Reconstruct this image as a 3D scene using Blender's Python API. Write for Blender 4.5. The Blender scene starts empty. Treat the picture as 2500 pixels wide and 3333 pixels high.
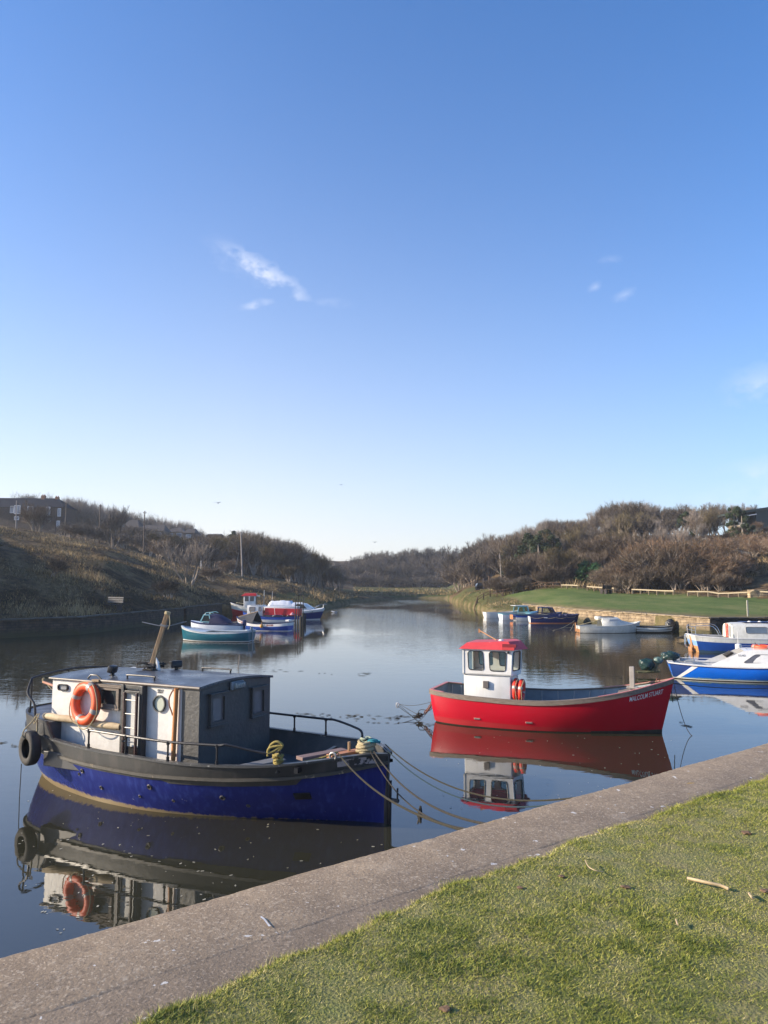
import bpy, bmesh, math, random
import numpy as np
from mathutils import Vector, Matrix, geometry
R = math.radians
scene = bpy.context.scene
COL = scene.collection

# ------------------------------------------------------------------ camera, sky, sun, exposure
EYE = 3.5
F = 2407.0
PITCH = math.atan(228.5 / F)
cam = bpy.data.cameras.new('camera'); camo = bpy.data.objects.new('camera', cam); COL.objects.link(camo)
cam.sensor_fit = 'VERTICAL'; cam.sensor_height = 36; cam.sensor_width = 27; cam.lens = 26.0
cam.clip_end = 6000; cam.clip_start = 0.05
camo.location = (0, 0, EYE); camo.rotation_euler = (R(90) + PITCH, 0, 0)
scene.camera = camo
SUN_EL, SUN_AZ = R(20.5), R(184)          # azimuth counter-clockwise from +X
sdir = Vector((math.cos(SUN_EL) * math.cos(SUN_AZ), math.cos(SUN_EL) * math.sin(SUN_AZ), math.sin(SUN_EL)))
sun = bpy.data.lights.new('sun', 'SUN'); suno = bpy.data.objects.new('sun', sun); COL.objects.link(suno)
sun.energy = 5.0; sun.angle = R(0.5); sun.color = (1.0, 0.85, 0.66)
suno.rotation_euler = sdir.to_track_quat('Z', 'Y').to_euler()
scene.view_settings.view_transform = 'Standard'; scene.view_settings.look = 'None'
scene.view_settings.exposure = 0.84; scene.view_settings.gamma = 1
world = bpy.data.worlds.new('World'); scene.world = world; world.use_nodes = True

def px(u, v, z=0.0):
    """ground point at height z seen at photograph pixel u, v (measured on the 2500 x 3333 picture)"""
    a = (u - 1250) / F; b = (1666.5 - v) / F
    d = Vector((a, math.cos(PITCH) - b * math.sin(PITCH), math.sin(PITCH) + b * math.cos(PITCH)))
    t = (z - EYE) / d.z
    return Vector((d.x * t, d.y * t, z))

def build_world():
    nt = world.node_tree; nt.nodes.clear(); N = nt.nodes; L = nt.links
    sky = N.new('ShaderNodeTexSky'); sky.sky_type = 'NISHITA'; sky.sun_disc = False
    sky.sun_elevation = SUN_EL; sky.sun_rotation = R(90) - SUN_AZ
    sky.altitude = 0; sky.air_density = 1.0; sky.dust_density = 1.2; sky.ozone_density = 5.0
    tc = N.new('ShaderNodeTexCoord')
    def math_(op, a, b=None):
        n = N.new('ShaderNodeMath'); n.operation = op
        for i, x in enumerate((a, b)):
            if x is None: continue
            if isinstance(x, (int, float)): n.inputs[i].default_value = x
            else: L.new(x, n.inputs[i])
        return n.outputs[0]
    def dot(v):
        n = N.new('ShaderNodeVectorMath'); n.operation = 'DOT_PRODUCT'
        L.new(tc.outputs['Generated'], n.inputs[0]); n.inputs[1].default_value = v
        return n.outputs['Value']
    noise = N.new('ShaderNodeTexNoise'); noise.inputs['Scale'].default_value = 30; noise.inputs['Detail'].default_value = 7
    noise.inputs['Roughness'].default_value = .62
    mp = N.new('ShaderNodeMapping'); L.new(tc.outputs['Generated'], mp.inputs[0]); mp.inputs['Scale'].default_value = (1, 1, 1.5)
    L.new(mp.outputs[0], noise.inputs['Vector'])
    def cloud(u, v, ang, la, lb, gain, seedoff):
        a = (u - 1250) / F; b = (1666.5 - v) / F
        d = Vector((a, math.cos(PITCH) - b * math.sin(PITCH), math.sin(PITCH) + b * math.cos(PITCH))).normalized()
        r = d.cross(Vector((0, 0, 1))).normalized(); up = r.cross(d)
        e1 = r * math.cos(ang) + up * math.sin(ang); e2 = -r * math.sin(ang) + up * math.cos(ang)
        x = dot(e1); y = dot(e2); fw = dot(d)
        nz = math_('MULTIPLY', math_('SUBTRACT', noise.outputs['Fac'], .5), 1.0)
        x2 = math_('DIVIDE', x, la); y2 = math_('DIVIDE', math_('ADD', y, math_('MULTIPLY', nz, lb * 2.5)), lb)
        r2 = math_('SQRT', math_('ADD', math_('MULTIPLY', x2, x2), math_('MULTIPLY', y2, y2)))
        m = math_('SUBTRACT', 1.0, r2)
        m = math_('MAXIMUM', m, 0.0)
        m = math_('MULTIPLY', m, math_('MAXIMUM', math_('ADD', math_('MULTIPLY', nz, 5.0), .75), 0))
        m = math_('MULTIPLY', m, gain * .5)
        m = math_('MULTIPLY', m, math_('GREATER_THAN', fw, 0.2))
        return math_('MINIMUM', m, .9)
    total = None
    for c in [(865, 880, R(-26), .072, .014, 1.35, 0), (760, 840, R(-26), .05, .022, .28, 0), (832, 990, R(18), .026, .0065, .9, 0),
              (2470, 1240, R(12), .05, .028, .6, 0), (2480, 1520, R(8), .06, .02, .45, 0), (2460, 1610, R(3), .09, .02, .4, 0),
              (1985, 845, 0, .016, .006, .4, 0), (1935, 932, R(25), .011, .006, .45, 0), (2030, 955, R(20), .018, .007, .35, 0),
              (1090, 985, R(-6), .03, .008, .3, 0)]:
        m = cloud(*c); total = m if total is None else math_('ADD', total, m)
    total = math_('MINIMUM', total, .95)
    # thin bright veil low in the sky, strongest towards the sun
    mix = N.new('ShaderNodeMixRGB'); L.new(total, mix.inputs[0]); L.new(sky.outputs[0], mix.inputs[1])
    mix.inputs[2].default_value = (4.4, 4.7, 5.6, 1)
    # thin bright veil low in the sky, strongest towards the sun
    sz = N.new('ShaderNodeSeparateXYZ'); L.new(tc.outputs['Generated'], sz.inputs[0])
    el = math_('MAXIMUM', sz.outputs['Z'], 0.0)
    veil = math_('POWER', 2.718, math_('MULTIPLY', el, -4.3))
    az = math_('ADD', math_('MULTIPLY', sz.outputs['X'], -.70), .86)
    veil = math_('MULTIPLY', veil, math_('MINIMUM', math_('MAXIMUM', az, .50), 1.0))
    mv = N.new('ShaderNodeMixRGB'); L.new(veil, mv.inputs[0]); L.new(mix.outputs[0], mv.inputs[1]); mv.inputs[2].default_value = (5.3, 5.1, 4.85, 1); mix = mv
    gm = N.new('ShaderNodeHueSaturation'); gm.inputs['Saturation'].default_value = 1.15; gm.inputs['Hue'].default_value = .5
    tn = N.new('ShaderNodeMixRGB'); tn.blend_type = 'MULTIPLY'; tn.inputs[0].default_value = 1; tn.inputs[2].default_value = (.97, 1.10, 1.25, 1); L.new(sky.outputs[0], tn.inputs[1]); L.new(mix.outputs[0], gm.inputs['Color'])
    for l_ in list(sky.outputs[0].links):
        if l_.to_node != tn: t_ = l_.to_socket; L.remove(l_); L.new(tn.outputs[0], t_)
    bg = N.new('ShaderNodeBackground'); bg.inputs[1].default_value = 0.122
    out = N.new('ShaderNodeOutputWorld'); L.new(gm.outputs[0], bg.inputs[0]); L.new(bg.outputs[0], out.inputs[0])
build_world()

# ------------------------------------------------------------------ tagging
def tag(o, label=None, cat=None, group=None, kind=None):
    if label: o['label'] = label
    if cat: o['category'] = cat
    if group: o['group'] = group
    if kind: o['kind'] = kind
    return o

def thing(name, label, cat, loc=(0, 0, 0), rz=0.0, group=None):
    o = bpy.data.objects.new(name, None); COL.objects.link(o)
    o.location = loc; o.rotation_euler = (0, 0, rz); o.empty_display_size = .2
    return tag(o, label, cat, group)

def kids(o): return [c for c in bpy.data.objects if c.parent == o]

def copy_tree(o, parent=None):
    c = o.copy(); COL.objects.link(c); c.parent = parent
    for ch in kids(o): copy_tree(ch, c)
    return c

# ------------------------------------------------------------------ materials
MATS = {}
def mat(name, c1, c2=None, scale=4.0, rough=.5, metal=0.0, bump=0.0, bscale=30.0, contrast=.25, coat=0.0, stretch=(1, 1, 1), rough2=None, spec=.5, detail=6, coord='Object'):
    if name in MATS: return MATS[name]
    m = bpy.data.materials.new(name); m.use_nodes = True; nt = m.node_tree; N = nt.nodes; L = nt.links
    b = N['Principled BSDF']; b.inputs['Base Color'].default_value = (*c1, 1)
    b.inputs['Roughness'].default_value = rough; b.inputs['Metallic'].default_value = metal
    b.inputs['Coat Weight'].default_value = coat; b.inputs['Specular IOR Level'].default_value = spec
    tc = N.new('ShaderNodeTexCoord'); mp = N.new('ShaderNodeMapping'); L.new(tc.outputs[coord], mp.inputs[0]); mp.inputs['Scale'].default_value = stretch
    if c2 is None: c2 = tuple(x * .72 for x in c1)
    n = N.new('ShaderNodeTexNoise'); n.inputs['Scale'].default_value = scale; n.inputs['Detail'].default_value = detail; n.inputs['Roughness'].default_value = .6
    L.new(mp.outputs[0], n.inputs['Vector'])
    r = N.new('ShaderNodeValToRGB'); r.color_ramp.elements[0].position = .5 - contrast; r.color_ramp.elements[1].position = .5 + contrast
    r.color_ramp.elements[0].color = (*c2, 1); r.color_ramp.elements[1].color = (*c1, 1)
    L.new(n.outputs['Fac'], r.inputs[0]); L.new(r.outputs[0], b.inputs['Base Color'])
    if rough2 is not None:
        mr = N.new('ShaderNodeMapRange'); L.new(n.outputs['Fac'], mr.inputs[0]); mr.inputs[1].default_value = .35; mr.inputs[2].default_value = .65
        mr.inputs[3].default_value = rough2; mr.inputs[4].default_value = rough; L.new(mr.outputs[0], b.inputs['Roughness'])
    if bump:
        n2 = N.new('ShaderNodeTexNoise'); n2.inputs['Scale'].default_value = bscale; n2.inputs['Detail'].default_value = 5
        L.new(mp.outputs[0], n2.inputs['Vector'])
        bp = N.new('ShaderNodeBump'); bp.inputs['Strength'].default_value = bump; bp.inputs['Distance'].default_value = .02
        L.new(n2.outputs['Fac'], bp.inputs['Height']); L.new(bp.outputs[0], b.inputs['Normal'])
    MATS[name] = m
    return m

def worn(name, base, chips, thresh=.62, scale=6.0, rough=.45, low=None, lowz=.1, lowfade=.08, bump=.15, bscale=12, stain=None, stain_scale=(8, 8, .8), lowx=0.0):
    """paint with chipped patches, optional slime band below a height, optional vertical rust / salt streaks"""
    if name in MATS: return MATS[name]
    m = mat(name, base, tuple(x * .75 for x in base), scale=2.5, rough=rough, bump=bump, bscale=bscale)
    nt = m.node_tree; N = nt.nodes; L = nt.links; b = N['Principled BSDF']
    src = b.inputs['Base Color'].links[0].from_socket
    tc = N.new('ShaderNodeTexCoord')
    n = N.new('ShaderNodeTexNoise'); n.inputs['Scale'].default_value = scale; n.inputs['Detail'].default_value = 9; n.inputs['Roughness'].default_value = .7
    L.new(tc.outputs['Object'], n.inputs['Vector'])
    r = N.new('ShaderNodeValToRGB'); r.color_ramp.elements[0].position = thresh; r.color_ramp.elements[1].position = thresh + .03
    L.new(n.outputs['Fac'], r.inputs[0])
    mx = N.new('ShaderNodeMixRGB'); L.new(r.outputs[0], mx.inputs[0]); L.new(src, mx.inputs[1]); mx.inputs[2].default_value = (*chips, 1); src = mx.outputs[0]
    if stain:
        mp = N.new('ShaderNodeMapping'); mp.inputs['Scale'].default_value = stain_scale; L.new(tc.outputs['Object'], mp.inputs[0])
        n3 = N.new('ShaderNodeTexNoise'); n3.inputs['Scale'].default_value = 1.6; n3.inputs['Detail'].default_value = 6; L.new(mp.outputs[0], n3.inputs['Vector'])
        r3 = N.new('ShaderNodeValToRGB'); r3.color_ramp.elements[0].position = .5; r3.color_ramp.elements[1].position = .75
        r3.color_ramp.elements[1].color = (.55, .55, .55, 1)
        L.new(n3.outputs['Fac'], r3.inputs[0])
        mx = N.new('ShaderNodeMixRGB'); L.new(r3.outputs[0], mx.inputs[0]); L.new(src, mx.inputs[1]); mx.inputs[2].default_value = (*stain, 1); src = mx.outputs[0]
    if low:
        sp = N.new('ShaderNodeSeparateXYZ'); L.new(tc.outputs['Object'], sp.inputs[0])
        ad = N.new('ShaderNodeMath'); ad.operation = 'MULTIPLY_ADD'; L.new(n.outputs['Fac'], ad.inputs[0]); ad.inputs[1].default_value = -lowfade * 1.4; L.new(sp.outputs['Z'], ad.inputs[2])
        ax = N.new('ShaderNodeMath'); ax.operation = 'MULTIPLY_ADD'; L.new(sp.outputs['X'], ax.inputs[0]); ax.inputs[1].default_value = lowx; L.new(ad.outputs[0], ax.inputs[2]); ad = ax
        mr = N.new('ShaderNodeMapRange'); L.new(ad.outputs[0], mr.inputs[0]); mr.inputs[1].default_value = lowz - lowfade * .7; mr.inputs[2].default_value = lowz - lowfade * .7 + .03
        mr.inputs[3].default_value = 1; mr.inputs[4].default_value = 0
        mx = N.new('ShaderNodeMixRGB'); L.new(mr.outputs[0], mx.inputs[0]); L.new(src, mx.inputs[1]); mx.inputs[2].default_value = (*low, 1); src = mx.outputs[0]
    L.new(src, b.inputs['Base Color'])
    return m

def glass(name, tint=(.5, .58, .58), dark=.35):
    if name in MATS: return MATS[name]
    m = bpy.data.materials.new(name); m.use_nodes = True; nt = m.node_tree; N = nt.nodes; L = nt.links
    for n in list(N):
        if n.type != 'OUTPUT_MATERIAL': N.remove(n)
    out = [n for n in N if n.type == 'OUTPUT_MATERIAL'][0]
    t = N.new('ShaderNodeBsdfTransparent'); t.inputs[0].default_value = (*tint, 1)
    g = N.new('ShaderNodeBsdfGlossy'); g.inputs['Roughness'].default_value = .03
    fr = N.new('ShaderNodeFresnel'); fr.inputs[0].default_value = 1.5
    mx = N.new('ShaderNodeMixShader'); L.new(fr.outputs[0], mx.inputs[0]); L.new(t.outputs[0], mx.inputs[1]); L.new(g.outputs[0], mx.inputs[2])
    L.new(mx.outputs[0], out.inputs[0]); MATS[name] = m
    return m

# ------------------------------------------------------------------ mesh building
class MB:
    def __init__(s): s.v = []; s.f = []; s.m = []
    def add(s, vs, fs, mi=0):
        o = len(s.v); s.v += [tuple(x) for x in vs]; s.f += [tuple(i + o for i in f) for f in fs]; s.m += [mi] * len(fs)
        return s
    def box(s, c, d, rot=None, mi=0, bev=0.0):
        hx, hy, hz = d[0] / 2, d[1] / 2, d[2] / 2
        if bev <= 0:
            vs = [Vector((x, y, z)) for x in (-hx, hx) for y in (-hy, hy) for z in (-hz, hz)]
            fs = [(0, 1, 3, 2), (4, 6, 7, 5), (0, 4, 5, 1), (2, 3, 7, 6), (0, 2, 6, 4), (1, 5, 7, 3)]
        else:
            bm = bmesh.new(); bmesh.ops.create_cube(bm, size=1); bmesh.ops.scale(bm, vec=(d[0], d[1], d[2]), verts=bm.verts)
            bmesh.ops.bevel(bm, geom=list(bm.edges), offset=min(bev, min(d) * .45), segments=2, affect='EDGES', profile=.5)
            bm.verts.index_update(); vs = [v.co.copy() for v in bm.verts]; fs = [tuple(v.index for v in f.verts) for f in bm.faces]; bm.free()
        if rot is not None:
            if not isinstance(rot, Matrix): rot = Matrix.Rotation(rot[2], 3, 'Z') @ Matrix.Rotation(rot[1], 3, 'Y') @ Matrix.Rotation(rot[0], 3, 'X')
            vs = [rot @ v for v in vs]
        c = Vector(c)
        return s.add([v + c for v in vs], fs, mi)
    def tube(s, pts, r=.02, n=8, mi=0, caps=True, closed=False, flat=1.0):
        pts = [Vector(p) for p in pts]; k = len(pts); rr = r if isinstance(r, (list, tuple)) else [r] * k
        vs = []; up = Vector((0, 0, 1)); last = None
        for i, p in enumerate(pts):
            if closed: t = pts[(i + 1) % k] - pts[i - 1]
            else: t = pts[min(i + 1, k - 1)] - pts[max(i - 1, 0)]
            t = t.normalized() if t.length > 1e-9 else Vector((0, 0, 1))
            if last is None:
                a = t.cross(up)
                if a.length < .1: a = t.cross(Vector((1, 0, 0)))
            else:
                a = last - t * last.dot(t)
                if a.length < 1e-6: a = t.cross(up)
            a.normalize(); last = a; b = t.cross(a)
            for j in range(n):
                q = 2 * math.pi * j / n
                vs.append(p + (a * math.cos(q) + b * math.sin(q) * flat) * rr[i])
        fs = []
        for i in range(k if closed else k - 1):
            for j in range(n):
                A = i * n + j; B = i * n + (j + 1) % n; C_ = ((i + 1) % k) * n
                fs.append((A, B, C_ + (j + 1) % n, C_ + j))
        if caps and not closed: fs += [tuple(range(n - 1, -1, -1)), tuple((k - 1) * n + j for j in range(n))]
        return s.add(vs, fs, mi)
    def torus(s, c, ax, ay, R_, r, n=28, k=10, mi=0, a0=0, a1=2 * math.pi, sx=1.0):
        c = Vector(c); ax = Vector(ax); ay = Vector(ay); full = abs(a1 - a0 - 2 * math.pi) < 1e-6
        m = n if full else n + 1
        pts = [c + (ax * math.cos(a0 + (a1 - a0) * i / n) * sx + ay * math.sin(a0 + (a1 - a0) * i / n)) * R_ for i in range(m)]
        return s.tube(pts, r, k, mi, caps=not full, closed=full)
    def grid(s, rows, mi=0, flip=False, closed=False):
        k = len(rows); n = len(rows[0]); vs = [p for r in rows for p in r]; fs = []
        for i in range(k - 1):
            for j in range(n if closed else n - 1):
                q = (i * n + j, i * n + (j + 1) % n, (i + 1) * n + (j + 1) % n, (i + 1) * n + j)
                fs.append(q[::-1] if flip else q)
        return s.add(vs, fs, mi)
    def panel(s, outer, holes, M, th, mi=0, hole_mi=None):
        """flat panel with holes; outer and holes are 2-D loops, M maps (x, y, 0) to place, th is thickness along local z"""
        loops = [[Vector((x, y, 0)) for x, y in l] for l in [outer] + holes]
        tris = geometry.tessellate_polygon(loops); flat = [v for l in loops for v in l]; n = len(flat)
        front = [M @ v for v in flat]; back = [M @ (v + Vector((0, 0, -th))) for v in flat]
        fs = []
        for t in tris:
            a, b, c = flat[t[0]], flat[t[1]], flat[t[2]]
            if (b - a).cross(c - a).z < 0: t = t[::-1]
            fs.append(tuple(t)); fs.append(tuple(i + n for i in t[::-1]))
        o = 0
        for l in loops:
            k = len(l)
            for i in range(k):
                A = o + i; B = o + (i + 1) % k; fs.append((A, B, B + n, A + n))
            o += k
        return s.add(front + back, fs, mi)
    def build(s, name, mats, parent=None, smooth=False, loc=None, rz=None, angle=35, norm=True):
        me = bpy.data.meshes.new(name); me.from_pydata(s.v, [], s.f)
        if not isinstance(mats, (list, tuple)): mats = [mats]
        for m in mats: me.materials.append(m)
        if len(mats) > 1: me.polygons.foreach_set('material_index', s.m)
        if norm and len(s.f) < 60000:
            bm = bmesh.new(); bm.from_mesh(me); bmesh.ops.recalc_face_normals(bm, faces=bm.faces); bm.to_mesh(me); bm.free()
        if smooth:
            me.polygons.foreach_set('use_smooth', [True] * len(me.polygons))
            me.set_sharp_from_angle(angle=R(angle))
        me.update()
        o = bpy.data.objects.new(name, me); COL.objects.link(o)
        if parent is not None: o.parent = parent
        if loc is not None: o.location = loc
        if rz is not None: o.rotation_euler = (0, 0, rz)
        return o

def rrect(x0, y0, x1, y1, r, n=5):
    out = []
    for cx, cy, a in ((x1 - r, y1 - r, 0), (x0 + r, y1 - r, 90), (x0 + r, y0 + r, 180), (x1 - r, y0 + r, 270)):
        for i in range(n + 1):
            q = R(a + 90 * i / n); out.append((cx + r * math.cos(q), cy + r * math.sin(q)))
    return out

def rpoly(pts, r, n=4):
    """round the corners of a polygon"""
    out = []; k = len(pts)
    for i in range(k):
        p = Vector(pts[i]); a = Vector(pts[i - 1]) - p; b = Vector(pts[(i + 1) % k]) - p
        ra = min(r, a.length * .45, b.length * .45); A = p + a.normalized() * ra; B = p + b.normalized() * ra
        for j in range(n + 1):
            t = j / n; q = A * (1 - t) ** 2 + p * 2 * t * (1 - t) + B * t * t; out.append((q.x, q.y))
    return out

def catenary(a, b, sag, n=24):
    a = Vector(a); b = Vector(b)
    return [a.lerp(b, i / n) - Vector((0, 0, sag * 4 * (i / n) * (1 - i / n))) for i in range(n + 1)]

def spline(pts, n=8):
    pts = [Vector(p) for p in pts]; out = []
    for i in range(len(pts) - 1):
        p0 = pts[max(i - 1, 0)]; p1 = pts[i]; p2 = pts[i + 1]; p3 = pts[min(i + 2, len(pts) - 1)]
        for j in range(n):
            t = j / n
            out.append(.5 * ((2 * p1) + (p2 - p0) * t + (2 * p0 - 5 * p1 + 4 * p2 - p3) * t * t + (3 * p1 - p0 - 3 * p2 + p3) * t ** 3))
    out.append(pts[-1]); return out

def frame(origin, xdir, ydir):
    x = Vector(xdir).normalized(); y = Vector(ydir); y = (y - x * y.dot(x)).normalized(); z = x.cross(y)
    M = Matrix((x, y, z)).transposed().to_4x4(); M.translation = Vector(origin)
    return M

def text_obj(name, s, size, m, parent, M, shear=0, ext=.002, spacing=1.0, sx=1.0, bold=0):
    cu = bpy.data.curves.new('lettering_curve', 'FONT'); cu.body = s; cu.size = size; cu.shear = shear; cu.extrude = ext; cu.space_character = spacing
    cu.align_x = 'CENTER'; cu.align_y = 'CENTER'; cu.offset = bold; cu.resolution_u = 3
    tmp = bpy.data.objects.new('lettering_tmp', cu); COL.objects.link(tmp); bpy.context.view_layer.update()
    me = bpy.data.meshes.new_from_object(tmp.evaluated_get(bpy.context.evaluated_depsgraph_get()))
    bpy.data.objects.remove(tmp); bpy.data.curves.remove(cu)
    me.name = name; me.materials.clear(); me.materials.append(m)
    me.transform(M @ Matrix.Diagonal((sx, 1, 1, 1)))
    o = bpy.data.objects.new(name, me); COL.objects.link(o); o.parent = parent
    return o

def lerp_tab(tab, x):
    if x <= tab[0][0]: return tab[0][1:]
    for a, b in zip(tab, tab[1:]):
        if x <= b[0]:
            t = (x - a[0]) / (b[0] - a[0]); return tuple(p + (q - p) * t for p, q in zip(a[1:], b[1:]))
    return tab[-1][1:]
# ------------------------------------------------------------------ terrain (both banks, marsh, hills) as one sheet
# profiles: picture column -> list of (distance, height)
W0 = -2.2
PROF = [
 (-9000, [(4, W0), (9, W0), (12, 3), (30, 12), (80, 18), (200, 22), (900, 24)]),
 (-3000, [(4, W0), (17, W0), (20, 2), (34, 12), (60, 17), (200, 22), (900, 24)]),
 (-1300, [(4, W0), (30, W0), (31, 1.2), (36, 5), (50, 15), (80, 19.5), (200, 21), (900, 22)]),  # this row and the next: unseen hill raised to cast shade on the bank
 (-500, [(4, W0), (39, W0), (40, 1.2), (46, 3.2), (56, 9.6), (72, 13.2), (100, 15), (200, 18), (900, 22)]),
 (0, [(4, W0), (47.3, W0), (47.5, 1.15), (52, 2.1), (60, 4.6), (68, 6.4), (90, 10.0), (150, 14.5), (180, 17.3), (200, 19), (900, 24)]),
 (350, [(4, W0), (53.8, W0), (54, 1.15), (58, 1.7), (66, 3.4), (76, 5.6), (92, 7.4), (120, 9.6), (160, 12.4), (200, 14), (900, 20)]),
 (560, [(4, W0), (65.3, W0), (65.5, 1.15), (70, 1.8), (80, 3.0), (92, 4.8), (110, 6.2), (140, 8.2), (180, 11), (900, 16)]),
 (727, [(4, W0), (80.3, W0), (80.5, 1.15), (86, 1.8), (96, 3.3), (112, 4.4), (130, 5.1), (160, 7.5), (200, 10), (900, 14)]),
 (900, [(4, W0), (80, W0), (84, .2), (88, .9), (98, 2.0), (106, 3.2), (130, 3.9), (165, 4.8), (200, 6), (320, 13), (420, 18), (900, 20)]),
 (1045, [(4, W0), (86, W0), (90, .15), (96, .7), (106, 1.3), (125, 2.2), (160, 2.0), (230, 2.2), (330, 10), (420, 17), (900, 20)]),
 (1165, [(4, W0), (128, W0), (134, .15), (136, .75), (170, .9), (230, 1.0), (280, 1.6), (330, 7), (410, 16), (900, 20)]),
 (1250, [(4, W0), (140, W0), (145, .1), (147, .7), (180, .8), (270, 1.1), (290, 2.0), (340, 9), (400, 17), (900, 24)]),
 (1360, [(4, W0), (157, W0), (163, .1), (165, .7), (190, .8), (270, 1.1), (290, 2.0), (340, 9), (400, 17), (900, 24)]),
 (1455, [(4, W0), (152, W0), (157, .1), (160, .7), (190, .9), (270, 1.2), (290, 2.0), (340, 9), (400, 17), (900, 24)]),
 (1475, [(4, W0), (124, W0), (128, .1), (132, .8), (150, 1.1), (190, 1.3), (270, 1.6), (340, 9), (400, 17), (900, 24)]),
 (1513, [(4, W0), (104, W0), (107, .1), (110, .8), (120, 1.8), (135, 2.2), (190, 3.2), (270, 5), (900, 16)]),
 (1586, [(4, W0), (80, W0), (82.6, .1), (85, .5), (96, 1.4), (108, 2.1), (125, 2.6), (160, 4.4), (210, 8), (900, 18)]),
 (1700, [(4, W0), (72, W0), (75, .15), (81, 1.05), (92, 2.0), (102, 2.75), (112, 3.3), (135, 5.4), (170, 10), (220, 14), (900, 22)]),
 (1740, [(4, W0), (77.6, W0), (77.8, 1.08), (84, 1.5), (95, 2.45), (106, 3.05), (116, 3.6), (138, 6.0), (170, 10.5), (220, 14.5), (900, 22)]),
 (1850, [(4, W0), (67.5, W0), (67.7, 1.08), (80, 1.9), (92, 2.55), (104, 3.1), (128, 7), (160, 12), (220, 16), (900, 22)]),
 (2000, [(4, W0), (60.0, W0), (60.2, 1.08), (72, 1.65), (86, 2.25), (97, 2.8), (116, 6.5), (142, 10.5), (200, 16), (900, 22)]),
 (2150, [(4, W0), (54.5, W0), (54.7, 1.08), (66, 1.5), (80, 1.97), (91, 2.6), (107, 6.0), (132, 10.5), (190, 15.5), (900, 22)]),
 (2298, [(4, W0), (50.4, W0), (50.6, 1.08), (62, 1.45), (75, 1.88), (86, 2.7), (100, 6.2), (127, 10.5), (180, 15), (900, 22)]),
 (2500, [(4, W0), (51.0, W0), (51.2, 1.08), (60, 1.35), (70, 1.68), (80, 3.2), (89, 5.6), (100, 7.2), (122, 11.6), (150, 13.5), (900, 22)]),
 (2900, [(4, W0), (51.4, W0), (51.6, 1.08), (60, 1.5), (70, 2.2), (86, 6.5), (120, 12), (150, 14), (900, 22)]),
 (5000, [(4, W0), (51.4, W0), (51.6, 1.08), (60, 1.8), (90, 8), (150, 14), (900, 22)]),
 (11500, [(4, W0), (46, W0), (46.2, 1.08), (60, 1.8), (90, 8), (150, 14), (900, 22)]),
]
def prof_eval(pr, d):
    if d <= pr[0][0]: return pr[0][1]
    for a, b in zip(pr, pr[1:]):
        if d <= b[0]:
            t = (d - a[0]) / (b[0] - a[0]); return a[1] + (b[1] - a[1]) * t
    return pr[-1][1]
def warp(pr0, pr1, t, d):
    """blend two profiles, moving the shore distance along with the blend"""
    s0, s1 = pr0[2][0], pr1[2][0]; s = s0 + (s1 - s0) * t
    d0 = d * s0 / s if d < s else s0 + (d - s); d1 = d * s1 / s if d < s else s1 + (d - s)
    # far away both profiles are read at the same distance again
    k = min(1, max(0, (d - s) / 60)); d0 = d0 * (1 - k) + d * k; d1 = d1 * (1 - k) + d * k
    return prof_eval(pr0, d0) * (1 - t) + prof_eval(pr1, d1) * t
def hz0(x, y):
    u = 1250 + F * x / y
    if u <= PROF[0][0]: return prof_eval(PROF[0][1], y)
    for a, b in zip(PROF, PROF[1:]):
        if u <= b[0]: return warp(a[1], b[1], (u - a[0]) / (b[0] - a[0]), y)
    return prof_eval(PROF[-1][1], y)
rng = random.Random(11)
_wav = [(rng.uniform(-1, 1), rng.uniform(-1, 1), rng.uniform(0, 6.28), fr) for fr in (.12, .2, .33, .5, .8, 1.2) for _ in range(3)]
def rough_at(x, y):
    s = 0
    for a, b, c, fr in _wav: s += math.sin((a * x + b * y) * fr * 2 + c) / (fr * 6 + .6)
    return s * .16
LWALL = [(1640, 92), (1672, 88), (1700, 81), (1740, 77.7), (1850, 67.6), (2000, 60.1), (2150, 54.6), (2298, 50.5), (4000, 51.3)]
LFENCE = [(1640, 97), (1823, 95), (1909, 91), (2054, 85), (2233, 79), (2500, 71), (4000, 66)]
def is_lawn(x, y):
    u = 1250 + F * x / y
    if u < 1640 or y > 106: return 0.0
    wall = lerp_tab(LWALL, u)[0]
    fence = lerp_tab(LFENCE, u)[0]
    if y < wall or y > fence: return 0.0
    return 1.0
def hz(x, y):
    z = hz0(x, y)
    if z > -1:
        a = 1.0
        if is_lawn(x, y): a = .08
        elif z < 1.6: a = .25
        z += rough_at(x, y) * a * min(1, max(0, (z - .2)) / 1.5 + .05)
    return z

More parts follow.
